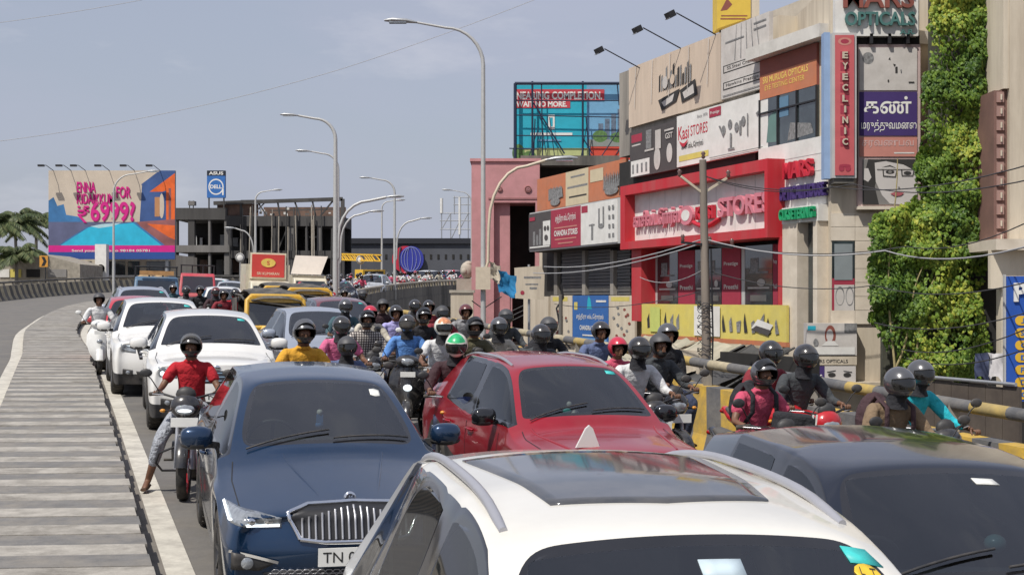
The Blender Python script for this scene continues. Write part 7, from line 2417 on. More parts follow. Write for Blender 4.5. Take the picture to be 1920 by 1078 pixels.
# riders further back, left lane side
for i, (pxx, Y, sh, hm, lb) in enumerate([(347, 38.5, 'grey', helm_blk, 'in grey before the red pickup'), (372, 38.0, 'black', helm_blk, 'in black between the red pickup and the white hatchback'),
        (402, 35.5, 'brown', helm_wine, 'in brown with wine helmet before the white hatchback'), (418, 33.8, 'maroon', helm_blk, 'in maroon leaning forward before the white hatchback'), (438, 34.2, 'red', helm_blk, 'in bright red left of the front auto rickshaw'),
        (322, 41.0, 'teal', helm_grey, 'in teal beside the blue lorry'), (612, 38.0, 'white', helm_blk, 'in white beyond the maroon sedan'), (660, 40.0, 'cream', helm_blk, 'in cream along the curving parapet'),
        (676, 34.5, 'black', helm_matt, 'in black where the curving parapet begins'), (548, 46.0, 'grey', helm_blk, 'in grey behind the second auto rickshaw'), (600, 47.5, 'slate', helm_matt, 'in slate on the bend before the dark car'),
        (628, 51.0, 'white', helm_red, 'in white with red helmet on the bend'), (583, 53.0, 'brown', helm_blk, 'in brown on the bend below the cream hoarding'), (712, 27.0, 'brown', helm_matt, 'in brown near the pale parapet rail'), (772, 27.0, 'olive', helm_blk, 'in olive behind the lilac one'), (800, 27.5, 'maroon', helm_blk, 'in maroon far behind the black ones')]):
    rider(pxx, 0, sh, hm, 'distant rider ' + lb, 'two-wheeler of the rider ' + lb, 'sc' if i % 3 == 0 else 'mc', bike_blk if i % 2 else bike_wht if i % 3 == 0 else bike_red, '', 'long', jeans, Nn if i % 2 else D, Y=Y, fingers=False)
# crowd on the far bend: copies of a few riders
def crowd_proto(sh, hm, kind):
    M = Matrix.Identity(4)
    p = thing('person', 'x', 'person', matrix=M)
    J = JS[kind]
    link('body', body_mesh(J, kind, False, 1), p); link('shirt', shirt_mesh(J, kind, 'long', T_[sh]), p); link('trousers', trouser_mesh(J, kind, jeans), p)
    helmet(p, J, hm, visor='none', kind='half')
    return p
protos = [crowd_proto(a, b, c) for a, b, c in (('white', helm_blk, 'sc'), ('cream', helm_blk, 'mc'), ('lilac', helm_matt, 'sc'), ('rose', helm_blk, 'mc'), ('grey', helm_wine, 'sc'), ('slate', helm_grey, 'mc'), ('white', helm_red, 'mc'), ('pink', helm_blk, 'sc'))]
bproto = [motorcycle('x', Matrix.Identity(4), bike_blk), scooter('x', Matrix.Identity(4), bike_red)]
fI2, _t = along(LINE[0], 0)
rr = random.Random(11)
CL = 'small rider in %s, packed on the far bend'
CW = ('white with a black helmet', 'cream', 'lilac', 'rose pink with a black helmet', 'grey with a wine helmet', 'slate blue', 'white with a red helmet', 'pink')
BL = 'small %s among the riders packed on the far bend'
n_ = 0
for row in range(3):
    s = arc_at(LINE[0], 48 + row * 3) + rr.uniform(0, 1)
    send = arc_at(LINE[0], 108.5)
    while s < send:
        p = fI2(s); q = fI2(s + .3); d = q - p; d.z = 0; d.normalize()
        w = .75 + row * .95 + rr.uniform(-.12, .12)
        c = p + Vector((-d.y, d.x, 0)) * w
        yw = atan2(-d.x, d.y)
        Mx = road_matrix(c.x, c.y, yw + rr.uniform(-.1, .1))
        k = rr.randrange(len(protos))
        kind = k % 2 == 1
        for pr_, lb, ct, gp in ((protos[k], CL % CW[k], 'person', 'riders crowding the far bend'), (bproto[0 if kind else 1], BL % ('black motorcycle', 'red scooter')[0 if kind else 1], 'motorcycle' if kind else 'scooter', 'two-wheelers crowding the far bend')):
            o = copy_tree(pr_); o.matrix_world = Mx; props(o, lb, ct, gp)
            o.name = pr_.name.split('.')[0]
        n_ += 1
        s += rr.uniform(1.9, 3.1)
def kill(o):
    for ch in list(o.children): kill(ch)
    bpy.data.objects.remove(o)
for o in protos + bproto: kill(o)
# black bag on the front of the rose rider's motorcycle
Mb = road_matrix(px(1411, 12.5), 12.5, yaw_at(px(1411, 12.5), 12.5))
bg_ = thing('bag', 'black bag with white stripes standing before the rider in rose', 'bag', matrix=Mb)
b = MB(); b.box((.12, -.46, 1.0), (.36, .16, .26), T_['black'], (0, .1, -.2)); o = b.build('bag_body', bg_)
bv = o.modifiers.new('b', 'BEVEL'); bv.width = .04; bv.segments = 3
for k in range(2):
    b = MB(); b.box((.25 + .035 * k, -.555 - .0 * k, 1.0), (.014, .012, .25), sticker_w, (0, .1, -.2)); b.build('stripe', bg_)
# ================================================================== CREEPER, TREES, LAMPS, FAR BACKGROUND
def leaf_mat(name, dark, light, yel):
    m = bpy.data.materials.new(name); m.use_nodes = True
    t = m.node_tree; b = t.nodes['Principled BSDF']
    b.inputs['Roughness'].default_value = .5
    b.inputs['Specular IOR Level'].default_value = .35
    at_ = t.nodes.new('ShaderNodeAttribute'); at_.attribute_name = 'tone'
    r = t.nodes.new('ShaderNodeValToRGB')
    r.color_ramp.elements[0].color = dark + (1,); r.color_ramp.elements[1].color = yel + (1,)
    e = r.color_ramp.elements.new(.55); e.color = light + (1,)
    t.links.new(at_.outputs['Fac'], r.inputs[0]); t.links.new(r.outputs[0], b.inputs['Base Color'])
    tr = t.nodes.new('ShaderNodeBsdfTranslucent'); t.links.new(r.outputs[0], tr.inputs[0])
    mx = t.nodes.new('ShaderNodeMixShader'); mx.inputs[0].default_value = .25
    o = t.nodes['Material Output']
    t.links.new(b.outputs[0], mx.inputs[1]); t.links.new(tr.outputs[0], mx.inputs[2]); t.links.new(mx.outputs[0], o.inputs[0])
    return m
leaf_m = leaf_mat('creeper_leaf', (.035, .085, .012), (.17, .27, .035), (.46, .47, .07))
palm_m = leaf_mat('palm_leaf', (.035, .055, .018), (.075, .105, .04), (.18, .19, .08))
def leafmesh(name, items, m):
    """items: (centre, normal, up, length, width, tone)"""
    vs = []; fs = []; tn = []
    for c, n, u, l, w, t in items:
        s = u.cross(n).normalized()
        k = len(vs)
        b = c - u * l * .5
        vs += [tuple(b), tuple(c + s * w * .5 - n * w * .12 - u * l * .08), tuple(c + u * l * .5 - n * l * .1), tuple(c - s * w * .5 - n * w * .12 - u * l * .08), tuple(c + n * w * .06)]
        fs += [(k, k + 1, k + 4), (k + 1, k + 2, k + 4), (k + 2, k + 3, k + 4), (k + 3, k, k + 4)]
        tn += [t] * 5
    me = bpy.data.meshes.new(name); me.from_pydata(vs, [], fs); me.materials.append(m)
    a = me.attributes.new('tone', 'FLOAT', 'POINT'); a.data.foreach_set('value', tn)
    me.update()
    return me
from mathutils import noise as mn
YI = 31.0
L_ED = [(-60, 1750), (0, 1748), (60, 1740), (110, 1748), (150, 1734), (200, 1730), (300, 1724), (380, 1712), (405, 1640), (430, 1628), (520, 1628), (600, 1632), (640, 1652), (680, 1690), (708, 1700)]
R_ED = [(-60, 1880), (0, 1880), (100, 1886), (200, 1880), (260, 1872), (330, 1874), (440, 1878), (500, 1848), (560, 1826), (620, 1842), (680, 1850), (708, 1830)]
cv = thing('creeper', 'tall bright green leafy creeper climbing the full height beside the optical shop', 'creeper', (px(1770, YI), YI, GZ))
rg = random.Random(2)
def ivy_depth(X, Z):
    return .28 * mn.noise(Vector((X * 1.1, Z * .9, 3.1))) + .28 * mn.noise(Vector((X * 2.9, Z * 2.4, 7.7))) - .35
items = []
ctr = cv.location
tries = 0
while len(items) < 38000 and tries < 120000:
    tries += 1
    y = rg.uniform(-60, 712)
    xl = interp(L_ED, y) + 9 * mn.noise(Vector((0, y * .03, 1))) ; xr_ = interp(R_ED, y) + 9 * mn.noise(Vector((5, y * .03, 1)))
    x = rg.uniform(xl - 5, xr_ + 5)
    if (x < xl or x > xr_) and rg.random() < .6: continue
    X = px(x, YI); Z = pz(y, YI)
    cl = mn.noise(Vector((X * 1.9, Z * 1.7, 0.5)))
    if cl < -.22 and rg.random() < .85: continue        # gaps between the clumps
    lay = rg.random()
    d = ivy_depth(X, Z) + lay * .32
    # hanging clumps: surface normals from the depth field
    e = .12
    gx = (ivy_depth(X + e, Z) - ivy_depth(X - e, Z)) / (2 * e); gz = (ivy_depth(X, Z + e) - ivy_depth(X, Z - e)) / (2 * e)
    n = Vector((gx * 1.0 + rg.gauss(0, .38), -1, gz + .35 + rg.gauss(0, .38))).normalized()
    u = Vector((rg.gauss(0, .5), 0, -1)); u = (u - n * u.dot(n)).normalized()
    l = rg.uniform(.06, .15)
    side = .18 * (1 - abs(2 * (x - xl) / max(1, xr_ - xl) - 1))
    t = max(0, min(1, .42 + .5 * mn.noise(Vector((X * .8, Z * .6, 9))) + rg.gauss(0, .17) + (.1 if y < 160 and x < 1800 else 0)))
    items.append((Vector((X, YI + d - side, Z)) - ctr, n, u, l, l * .82, t, lay))
front = sorted(range(len(items)), key=lambda i: items[i][6])
pick = set(rg.sample(front[:6000], 300))
rest_ = [it[:6] for i, it in enumerate(items) if i not in pick]
o = link('foliage', leafmesh('foliage', rest_, leaf_m), cv); props(o, kind='stuff')
LM = [leafmesh('leaf', [(Vector((0, 0, 0)), Vector((0, -1, 0)), Vector((0, 0, -1)), 1, .85, t)], leaf_m) for t in (.2, .35, .5, .62, .75, .9)]
for i in pick:
    c, n, u, l, w, t, _l = items[i]
    s = (-u).cross(-n)
    # local axes: up(-z of leaf)=u, facing -y = n
    Z_ = -u; Y_ = -n; X_ = Y_.cross(Z_)
    M = Matrix((X_, Y_, Z_)).transposed().to_4x4() @ Matrix.Scale(l, 4); M.translation = c + n * .05
    k = link('leaf', LM[min(5, int(t * 6))], cv); k.matrix_local = M
stem_m = mat('creeper_stem', (.3, .25, .12), .9, var=.3)
for k, (x0, x1) in enumerate(((1660, 1735), (1690, 1760), (1665, 1668), (1740, 1728), (1820, 1800))):
    w = MB(); P = []
    y0, y1 = (712, 480) if k < 2 else (712, 300)
    for i in range(12):
        t = i / 11; P.append(Vector((px(x0 + (x1 - x0) * t + 8 * sin(6 * t + k), YI), YI - (.3 if k < 3 else -.1) , pz(y0 + (y1 - y0) * t, YI))) - ctr)
    w.tube(P, [.03 - .018 * i / 11 for i in range(12)], stem_m, 6); w.build('stem', cv)
# wall right behind the creeper, shade under the leaves put into its dark colour
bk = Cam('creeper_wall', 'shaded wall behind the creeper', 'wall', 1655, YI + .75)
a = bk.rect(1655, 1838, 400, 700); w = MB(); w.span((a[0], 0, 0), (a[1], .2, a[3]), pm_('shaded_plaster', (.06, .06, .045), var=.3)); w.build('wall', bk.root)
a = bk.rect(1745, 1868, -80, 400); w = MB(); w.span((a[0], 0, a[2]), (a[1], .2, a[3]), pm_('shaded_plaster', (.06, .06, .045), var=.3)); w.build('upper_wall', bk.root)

# ---- palms far left
def palm(label, X, Y, h, rad, seed, nfr=18):
    r = thing('palm_tree', label, 'palm tree', (X, Y, GZ), rng.uniform(0, 6), 'palms left of the pink and blue billboard')
    rg = random.Random(seed)
    w = MB(); P = [Vector((.5 * sin(i / 7), .2 * sin(i / 5), h * i / 8)) for i in range(9)]
    w.tube(P, [.2 - .08 * i / 8 for i in range(9)], con, 8); w.build('trunk', r)
    top = P[-1]
    for k in range(nfr):
        a = 2 * pi * k / nfr + rg.uniform(-.2, .2); el = rg.uniform(.25, 1.35)
        ln = rad * rg.uniform(.85, 1.15)
        spine = []
        for i in range(9):
            t = i / 8
            rr_ = ln * t * cos(el) * (1 - .1 * t) + .2 * ln * t * t
            zz = ln * t * sin(el) - ln * .85 * t * t * (1.1 - .3 * sin(el))
            spine.append(top + Vector((cos(a) * rr_, sin(a) * rr_, zz)))
        its = []
        sd_ = Vector((-sin(a), cos(a), 0))
        for i in range(1, 9):
            for q in range(5):
                t = (q / 5)
                c = spine[i - 1].lerp(spine[i], t)
                d = (spine[i] - spine[i - 1]).normalized()
                for sg in (-1, 1):
                    L_ = rad * .34 * (1 - ((i - 1 + t) / 8) ** 2 * .7)
                    u = (sd_ * sg * .9 + d * .5 + Vector((0, 0, -.45 - rg.random() * .4))).normalized()
                    n = d.cross(u).normalized()
                    if n.z < 0: n = -n
                    its.append((c + u * L_ * .5, n, u, L_, .09 * rad / 2.2, rg.uniform(.1, .95)))
        link('frond', leafmesh('frond', its, palm_m), r)
palm('coconut palm leaning at the far left edge', px(4, 112), 112, 10.8, 3.2, 1)
palm('coconut palm with drooping fronds, second from the left edge', px(40, 118), 118, 11.2, 3.4, 2)
palm('coconut palm closest to the big billboard', px(64, 124), 124, 11.8, 3.5, 3)
palm('low coconut palm under the others', px(28, 106), 106, 8.0, 3.0, 5)

# ---- street lamps
def lamp_post(label, pxx, Y, ztip, up, low=None, side=-1, w=.075, base=None, col=None):
    col = col or lamp_grey
    X = px(pxx, Y)
    zb_ = base if base is not None else zfun(X, Y) if ROAD_BVH.ray_cast(Vector((X, Y, 50)), Vector((0, 0, -1)))[0] is not None else GZ
    r = thing('street_lamp', label, 'street lamp', (X, Y, zb_), 0, 'curved arm street lamps along the flyover')
    H = ztip - zb_
    m = MB()
    armx = up
    rad = min(1.5, abs(armx) * .55)
    P = [(0, 0, 0), (0, 0, H * .5), (0, 0, H - rad * 1.15)]
    R_ = [w * 1.25, w, w * .8]
    m.tube(P, R_, col, 10); m.build('post', r)
    m = MB(); Q = []
    for i in range(9):
        a = pi / 2 * i / 8
        Q.append((side * rad * (1 - cos(a)), 0, H - rad * 1.15 + rad * sin(a)))
    Q.append((side * abs(armx), 0, H))
    m.tube(Q, [w * .8 - w * .35 * i / 9 for i in range(10)], col, 8); m.build('upper_arm', r)
    def head(x, z, s_, tilt):
        h = MB(); h.tube([(x - s_ * .05, 0, z - .01), (x + s_ * .2, 0, z + .03), (x + s_ * .55, 0, z + .05), (x + s_ * .75, 0, z + .04)], [.05, .11, .12, .05], galv, 8, sy=.5)
        h.box((x + s_ * .42, 0, z - .015), (.42, .17, .03), lens); h.build('lamp_head', r)
    head(side * abs(armx), H, side, 0)
    if low:
        dx, zl = low
        m = MB(); zl -= zb_; z0 = zl - 1.6
        m.tube([(0, 0, z0 - 1.2), (-side * .12, 0, z0 - .9), (-side * .14, 0, z0)] + [(-side * (.14 + abs(dx) * (1 - cos(pi / 2 * i / 6)) * .6), 0, z0 + 1.45 * sin(pi / 2 * i / 6)) for i in range(1, 7)] + [(-side * abs(dx), 0, zl)], w * .6, col if not label.startswith('tallest') else cream_paint, 8); m.build('lower_arm', r)
        head(-side * abs(dx), zl, -side, 0)
    m = MB(); m.lathe([(w * 2.2, 0), (w * 2.2, .05), (w * 1.3, .08), (w * 1.3, .4)], col, (0, 0, 0), 'z', 10); m.build('base_plate', r)
    return r
def z_at(y, Y): return pz(y, Y)
S_ = lambda p, Y: p * Y / FPX
la = lamp_post('tallest street lamp in front of the pink building, long arm to the left', 906, 34, z_at(42, 34), S_(128, 34), (S_(120, 34), z_at(300, 34)), w=.062, base=GZ)
m = MB(); m.box((0, -.12, z_at(522, 34) - GZ), (.36, .2, .55), cream_paint); m.build('control_box', la)
m = MB(); m.tube([(-.28, 0, 2.4 + 2.4), (0, 0, 4.6), (.45, 0, 4.9)], .015, black_m, 5); m.build('bracket', la)
lamp_post('street lamp in the middle distance with arms both ways, big left arm', 629, 58, z_at(217, 58), S_(70, 58), (S_(95, 58), z_at(370, 58)), w=.1)
lamp_post('street lamp just behind the middle one, slightly shorter', 634, 70, z_at(284, 70), S_(52, 70), (S_(58, 70), z_at(397, 70)), w=.08)
lamp_post('street lamp left of the round logo wall with arms both ways', 740, 88, z_at(334, 88), S_(44, 88), (S_(48, 88), z_at(410, 88)), w=.09)
lamp_post('thin street lamp with a single short right arm near the round logo', 716, 98, z_at(376, 98), S_(24, 98), None, side=1, w=.07)
lamp_post('street lamp before the unfinished building, short arms both ways', 479, 96, z_at(357, 96), S_(30, 96), (S_(38, 96), z_at(428, 96)), side=1, w=.08)
lamp_post('street lamp in front of the big pink and blue billboard', 213, 84, z_at(322, 84), S_(62, 84), None, side=1, w=.075)
lamp_post('small street lamp arm poking out left of the pink building', 884, 100, z_at(357, 100), S_(36, 100), None, side=-1, w=.06)
# ---- utility pole with cross arms
up_ = thing('utility_pole', 'weathered concrete utility pole with cross arms in front of the red framed shop', 'utility pole', (px(1322, 31), 31, GZ))
H = z_at(300, 31) - GZ
m = MB(); m.tube([(0, 0, 0), (0.03, 0, H * .5), (-.05, 0, H)], [.12, .105, .08], pm_('pole_brown_grey', (.24, .2, .165), dirt=(.08, .07, .06), dirt_amt=.7, streak=True), 7); m.build('pole', up_)
for (a, b) in (((-.05, 0, H - .75), (-.55, -.1, H - .38)), ((-.05, 0, H - .75), (.5, .1, H - .4))): m = MB(); m.bar(a, b, .06, .05, cream_paint); m.build('cross_arm', up_)
m = MB(); m.bar((-.55, -.15, H - 1.85), (.65, .15, H - 1.95), .07, .05, black_m); m.build('cross_arm', up_)
for (x, z) in ((-.57, H - .3), (.52, H - .32), (-.04, H + .1), (-.5, H - 1.75), (.6, H - 1.85), (.1, H - 1.8)):
    m = MB(); m.lathe([(.02, -.08), (.05, -.04), (.03, 0), (.055, .04), (.02, .09)], mat('insulator', (.12, .06, .05), .3, coat=.6), (x, 0, z), 'z', 10); m.build('insulator', up_)
m = MB(); m.tube([(.1, -.1, H * .2), (.16, -.12, H * .5), (.12, -.1, H * .75)], .02, black_m, 5); m.tube([(.05, -.14, 0.4), (.08, -.16, H * .45)], .03, wire_m, 5); props(m.build('cable_bundle', up_), kind='stuff')
m = MB(); rg = random.Random(6)
for k in range(16):
    z = H * rg.uniform(.45, .62); a = rg.uniform(0, 6)
    m.tube([(.17 * cos(a + q), -.0 + .17 * sin(a + q), z + .05 * sin(q * 3)) for q in [i * .6 for i in range(9)]], .01, wire_m, 4)
props(m.build('wire_coils', up_), kind='stuff')
# small rod post in front of the blue poster
rp_ = thing('post', 'thin dark post with a tripod bracket before the notice panel left of the blue poster', 'post', (px(1050, 40), 40, GZ))
zt2 = z_at(552, 40) - GZ
m = MB(); m.tube([(0, 0, 0), (.02, 0, zt2)], .06, con_dark, 6); m.tube([(0, 0, zt2 - .9), (-.1, 0, zt2 - .4), (.1, 0, zt2 - .1), (.03, 0, zt2 + .3)], .03, black_m, 5); m.tube([(-.3, 0, zt2 - 1.55), (0, 0, zt2 - 1.2), (.3, 0, zt2 - 1.55)], .025, black_m, 5); m.build('shaft', rp_)
# ---- wires
def wire(label, pts, r, m=wire_m, sag=.0, grp='overhead cables'):
    P = []
    for i in range(len(pts) - 1):
        a = Vector(pts[i]); b = Vector(pts[i + 1])
        for k in range(10):
            t = k / 10; p = a.lerp(b, t); p.z -= sag * 4 * t * (1 - t); P.append(p)
    P.append(Vector(pts[-1]))
    c = P[0].copy()
    w = MB(); w.tube([p - c for p in P], r, m, 5); o = w.build('overhead_cable', loc=c)
    return props(o, label, 'cable', grp)
def A3(x, y, Y): return (px(x, Y), Y, pz(y, Y))
wire('thin cable crossing the sky from the left edge up to the top', [A3(-60, 272, 60), A3(300, 215, 60), A3(640, 130, 60), A3(1040, -15, 60)], .012, wire_w, .1)
wire('thin cable at the top left corner of the sky', [A3(-40, 48, 70), A3(320, -10, 70)], .013, wire_w, .1)
for k, (pts, lb) in enumerate((
    ([A3(1020, 500, 45), A3(1320, 448, 31)], 'pale cable sagging from the pink building to the pole, upper'),
    ([A3(1000, 512, 45), A3(1320, 455, 31)], 'pale cable sagging from the pink building to the pole, lower'),
    ([A3(1200, 520, 40), A3(1320, 505, 31)], 'short pale cable reaching the pole below its cross arm'),
    ([A3(1320, 448, 31), A3(1660, 470, 30), A3(1960, 452, 20)], 'pale cable from the pole across the shop column to the creeper'),
    ([A3(1320, 452, 31), A3(1700, 462, 30), A3(1960, 400, 20)], 'cable from the pole rising over the creeper'),
    ([A3(1320, 330, 31), A3(1560, 350, 31), A3(1960, 300, 20)], 'upper cable from the pole to the right edge'),
    ([A3(1320, 330, 31), A3(1600, 345, 31), A3(1960, 330, 20)], 'second upper cable from the pole to the right edge'),
    ([A3(1320, 505, 31), A3(1640, 535, 30), A3(1960, 520, 20)], 'cable crossing the middle of the creeper'),
    ([A3(1640, 605, 29), A3(1960, 575, 20)], 'cable crossing the lower creeper'),
    ([A3(1690, 655, 29), A3(1960, 600, 20)], 'second cable crossing the lower creeper'),
    ([A3(1700, 672, 29), A3(1960, 640, 20)], 'third cable crossing the lower creeper'),
    ([A3(1040, 570, 45), A3(1320, 545, 31)], 'faint cable low in front of the grey shutters'))):
    wire(lb, pts, .011 if k not in (0, 1, 3) else .016, wire_w if k in (0, 1, 2, 3) else wire_m, .22)

# ---- 'nearing completion' hoarding on steel frame
NB = Cam('hoarding', 'cyan and red hoarding on a black steel frame above the pink building', 'billboard', 965, 68, z=0)
a = NB.rect(965, 1200, 160, 300); bo = NB.box('board', a, 0, .12, c_cyan)
sky_p = pm_('print_sky', (.16, .36, .55)); tower_p = pm_('print_tower', (.12, .16, .22), var=.4, scale=6); tree_p = pm_('print_trees', (.1, .2, .06), var=.5, scale=8)
W1 = (1178 - 965) / (1200 - 965)
def Xn(x): return (x - 965) / 235
def Yn(y): return 1 - (y - 160) / 140
it = [('r', Xn(1100), 0, 1, 1, sky_p), ('r', 0, 0, Xn(1104), Yn(278), pm_('print_lime', (.45, .5, .22))), ('e', .03, .09, .05, .12, tree_p), ('e', .12, .05, .05, .07, tree_p), ('r', Xn(1107), 0, 1, Yn(274), pm_('print_red', (.6, .07, .04)))]
for k in range(5): it.append(('r', Xn(1122 + 12 * k), Yn(262), Xn(1131 + 12 * k), Yn(232 - 9 * k), tower_p))
it += [('r', Xn(1104), Yn(275), 1, Yn(262), pm_('print_road', (.25, .27, .25))), ('e', Xn(1125), Yn(256), .06, .08, tree_p), ('e', Xn(1160), Yn(258), .07, .07, tree_p),
       ('r', 0, Yn(190), Xn(1133), Yn(168), pm_('print_red2', (.5, .05, .07))), ('r', 0, Yn(203), Xn(1069), Yn(190), pm_('print_red2', (.5, .05, .07))),
       ('t', 'NEARING COMPLETION.', .012, Yn(187), Xn(1129) - .012, .105, c_txtw, .035), ('t', 'WAIT NO MORE.', .012, Yn(201), Xn(1063) - .012, .075, c_txtw, .035),
       ('r', Xn(1028), Yn(243), Xn(1040), Yn(216), c_txtw), ('r', Xn(1031.5), Yn(238), Xn(1036.5), Yn(221), c_cyan), ('r', Xn(995), Yn(254), Xn(1073), Yn(249.5), c_txtw), ('r', Xn(1008), Yn(265), Xn(1052), Yn(262), sky_p)]
deco(bo, a, 0, it, .01)
fm = []
za, zb2 = a[2], a[3]
for x in (0.03, .25, .5, .87, 1.05, 1.27):
    pass
def fbar(p0, p1, r=.035, nm='frame_bar'):
    m = MB(); m.cyl((px(p0[0], 68) - NB.o.x, p0[2] if len(p0) > 2 else -.35, pz(p0[1], 68)), (px(p1[0], 68) - NB.o.x, p1[2] if len(p1) > 2 else -.35, pz(p1[1], 68)), r, mat('frame_blue_black', (.01, .02, .05), .5), n=6); m.build(nm, NB.root)
for p0, p1, r in (((965, 159), (1200, 159), .08), ((966, 159), (966, 300), .08), ((998, 155), (998, 302), .05), ((1015, 157), (1017, 300), .03), ((1092, 155), (1092, 302), .05), ((1156, 157), (1160, 200), .03), ((965, 191), (1200, 191), .03), ((967, 218), (1200, 223), .03), ((967, 256), (1200, 258), .03),
                  ((1000, 195), (1058, 290), .04), ((1003, 225), (1000, 300), .03), ((1012, 210), (1025, 300), .02), ((1098, 220), (1105, 300), .03), ((1092, 260), (1110, 290), .03), ((1125, 298), (1160, 245), .03), ((1155, 290), (1178, 255), .03), ((1010, 240), (990, 300), .02), ((1030, 222), (1040, 300), .02), ((955, 280), (1010, 282), .03), ((1088, 300), (1100, 235), .02)):
    fbar(p0, p1, r)
for x in (975, 1060, 1150):
    m = MB(); m.cyl((px(x, 68) - NB.o.x, .3, GZ), (px(x, 68) - NB.o.x, .3, za + 2), .12, black_m, n=6); m.build('leg', NB.root)

# ---- big billboard far left
LB = Cam('billboard', 'large billboard with pink price lettering over a blue swimming pool', 'billboard', 91, 116, z=0)
a = LB.rect(91, 328, 320, 486); bo = LB.box('board', a, 0, .35, pm_('board_back', (.2, .2, .22)))
def ux(x): return (x - 91) / 237
def uy(y): return 1 - (y - 320) / 166
mk_ = lambda n, c, **k: pm_('bb_' + n, c, **k)
sunset = mk_('sunset', (.55, .47, .38), var=.12, scale=.5); seab = mk_('sea', (.04, .16, .36), var=.3, scale=.6); dusk = mk_('dusk', (.1, .11, .2), var=.3, scale=.4); pool = mk_('pool', (.02, .42, .62), var=.15, scale=1)
deck = mk_('deck', (.25, .09, .09), var=.4, scale=.6); orange = mk_('orange', (.7, .12, .02), var=.35, scale=.8); roofb = mk_('roofblue', (.04, .09, .25), var=.3, scale=.5); magd = mk_('magenta_dark', (.28, .0, .1)); lnk = mk_('strip_blue', (.02, .07, .28))
it = [('r', 0, 0, 1, 1, sunset), ('r', 0, .08, 1, .42, dusk), ('p', [(0, .42), (0, .66), (.04, .7), (.07, .6), (.12, .62), (.14, .5), (.23, .48), (.3, .42)], seab), ('p', [(.72, .4), (1, .4), (1, 1), (.88, 1), (.8, .86), (.74, .84)], roofb),
      ('p', [(.73, .84), (.86, .98), (.9, 1), (1, 1), (1, .82)], roofb), ('p', [(.8, .76), (1, .97), (1, .8), (.9, .76)], orange), ('r', .93, .4, 1, .8, orange), ('r', .95, .42, .97, .8, deck), ('e', .895, .6, .02, .14, sunset), ('r', .84, .48, .88, .7, mk_('glow', (.45, .22, .1))), ('p', [(.7, .42), (1, .45), (1, .08), (.86, .12)], deck), ('p', [(.78, .4), (1, .38), (1, .22), (.95, .25)], orange),
      ('p', [(.08, .16), (.3, .36), (.68, .42), (.92, .16), (.75, .13), (.3, .13)], seab), ('p', [(.09, .15), (.32, .36), (.67, .41), (.9, .15)], pool), ('p', [(.33, .37), (.42, .395), (.58, .41), (.5, .37), (.4, .35)], mk_('glint', (.4, .6, .65))),
      ('r', 0, .08, 1, .155, c_mag), ('r', 0, 0, 1, .08, lnk)]
def shadowed(t, x0, x1, y0, y1, b):
    return [('t', t, ux(x0) + .006, uy(y1) - .01, (x1 - x0) / 237, (y1 - y0) / 166, magd, b), ('t', t, ux(x0), uy(y1), (x1 - x0) / 237, (y1 - y0) / 166, c_mag, b)]
it += shadowed('ENNA', 144, 179, 341, 361, .01) + shadowed('KIDAIKKUM', 144, 213, 363, 382, .005) + shadowed('FOR', 218, 245, 350, 371, .01) + shadowed('₹', 145, 167, 386, 417, .0) + shadowed('6999?', 170, 253, 378, 415, .02)
it += [('t', 'Send your photo to 98184 05781', ux(135), uy(473.5), ux(281) - ux(135), .035, c_txtw, .01)]
deco(bo, a, 0, it, .02)
for x in (100, 133, 160, 205, 252, 300):
    m = MB(); X = px(x, 116) - LB.o.x; m.tube([(X, 0, a[3]), (X - .3, -.9, a[3] + .35), (X - .5, -1.3, a[3] + .3)], .03, black_m, 5); m.box((X - .55, -1.4, a[3] + .28), (.5, .3, .16), black_m); m.build('spot_lamp', LB.root)
for x in (110, 210, 310):
    m = MB(); X = px(x, 116) - LB.o.x; m.cyl((X, .5, GZ), (X, .5, a[3] - .5), .15, galv, n=8); m.build('leg', LB.root)
# pale building with glass front below it
lo = Cam('low_building', 'low pale building with dark windows and a white column under the big billboard', 'building', 95, 120)
a = lo.rect(95, 330, 478, 560); w = MB(); w.span((a[0], 0, 0), (a[1], 8, a[3]), c_plas); w.build('wall', lo.root)
for x0_, x1_ in ((110, 140), (150, 172), (203, 235), (240, 262), (275, 320)):
    r = lo.rect(x0_, x1_, 490, 516); f = lo.box('window', r, -.06, -.002, c_glass); lo.box('window_sill', (r[0] - .1, r[1] + .1, r[2] - .15, r[2]), -.25, -.002, c_white)
r = lo.rect(178, 199, 458, 520, d=-6); w = MB(); w.span((r[0], -6, 0), (r[1], -5.2, r[3]), c_white); so = w.build('white_column', lo.root)
w = MB(); w.lathe([(0, 0), (.35, 0), (.35, .06), (0, .06)], c_steel, ((r[0] + r[1]) / 2, -6.0, r[3] - 2.0), 'y', 16); w.build('emblem', so)
sh2 = Cam('shed', 'row of sheds with slanting roof left of the parapet bend', 'building', -120, 108)
a = sh2.rect(-120, 150, 498, 560); w = MB(); w.prism([(a[0], 0), (a[1], 0), (a[1], a[3] + .1), (a[1] - 3, a[3] + .9), (a[0], a[3] + .2)], 0, 7, pm_('shed_wall', (.3, .27, .22), var=.3)); w.build('wall', sh2.root)
for x0_, x1_, m_ in ((-60, -20, dark_in), (0, 18, c_white), (20, 40, c_yell), (50, 75, dark_in), (90, 125, pm_('shed_grey', (.22, .21, .2)))):
    r = sh2.rect(x0_, x1_, 505, 520); sh2.box('panel', r, -.08, -.002, m_)
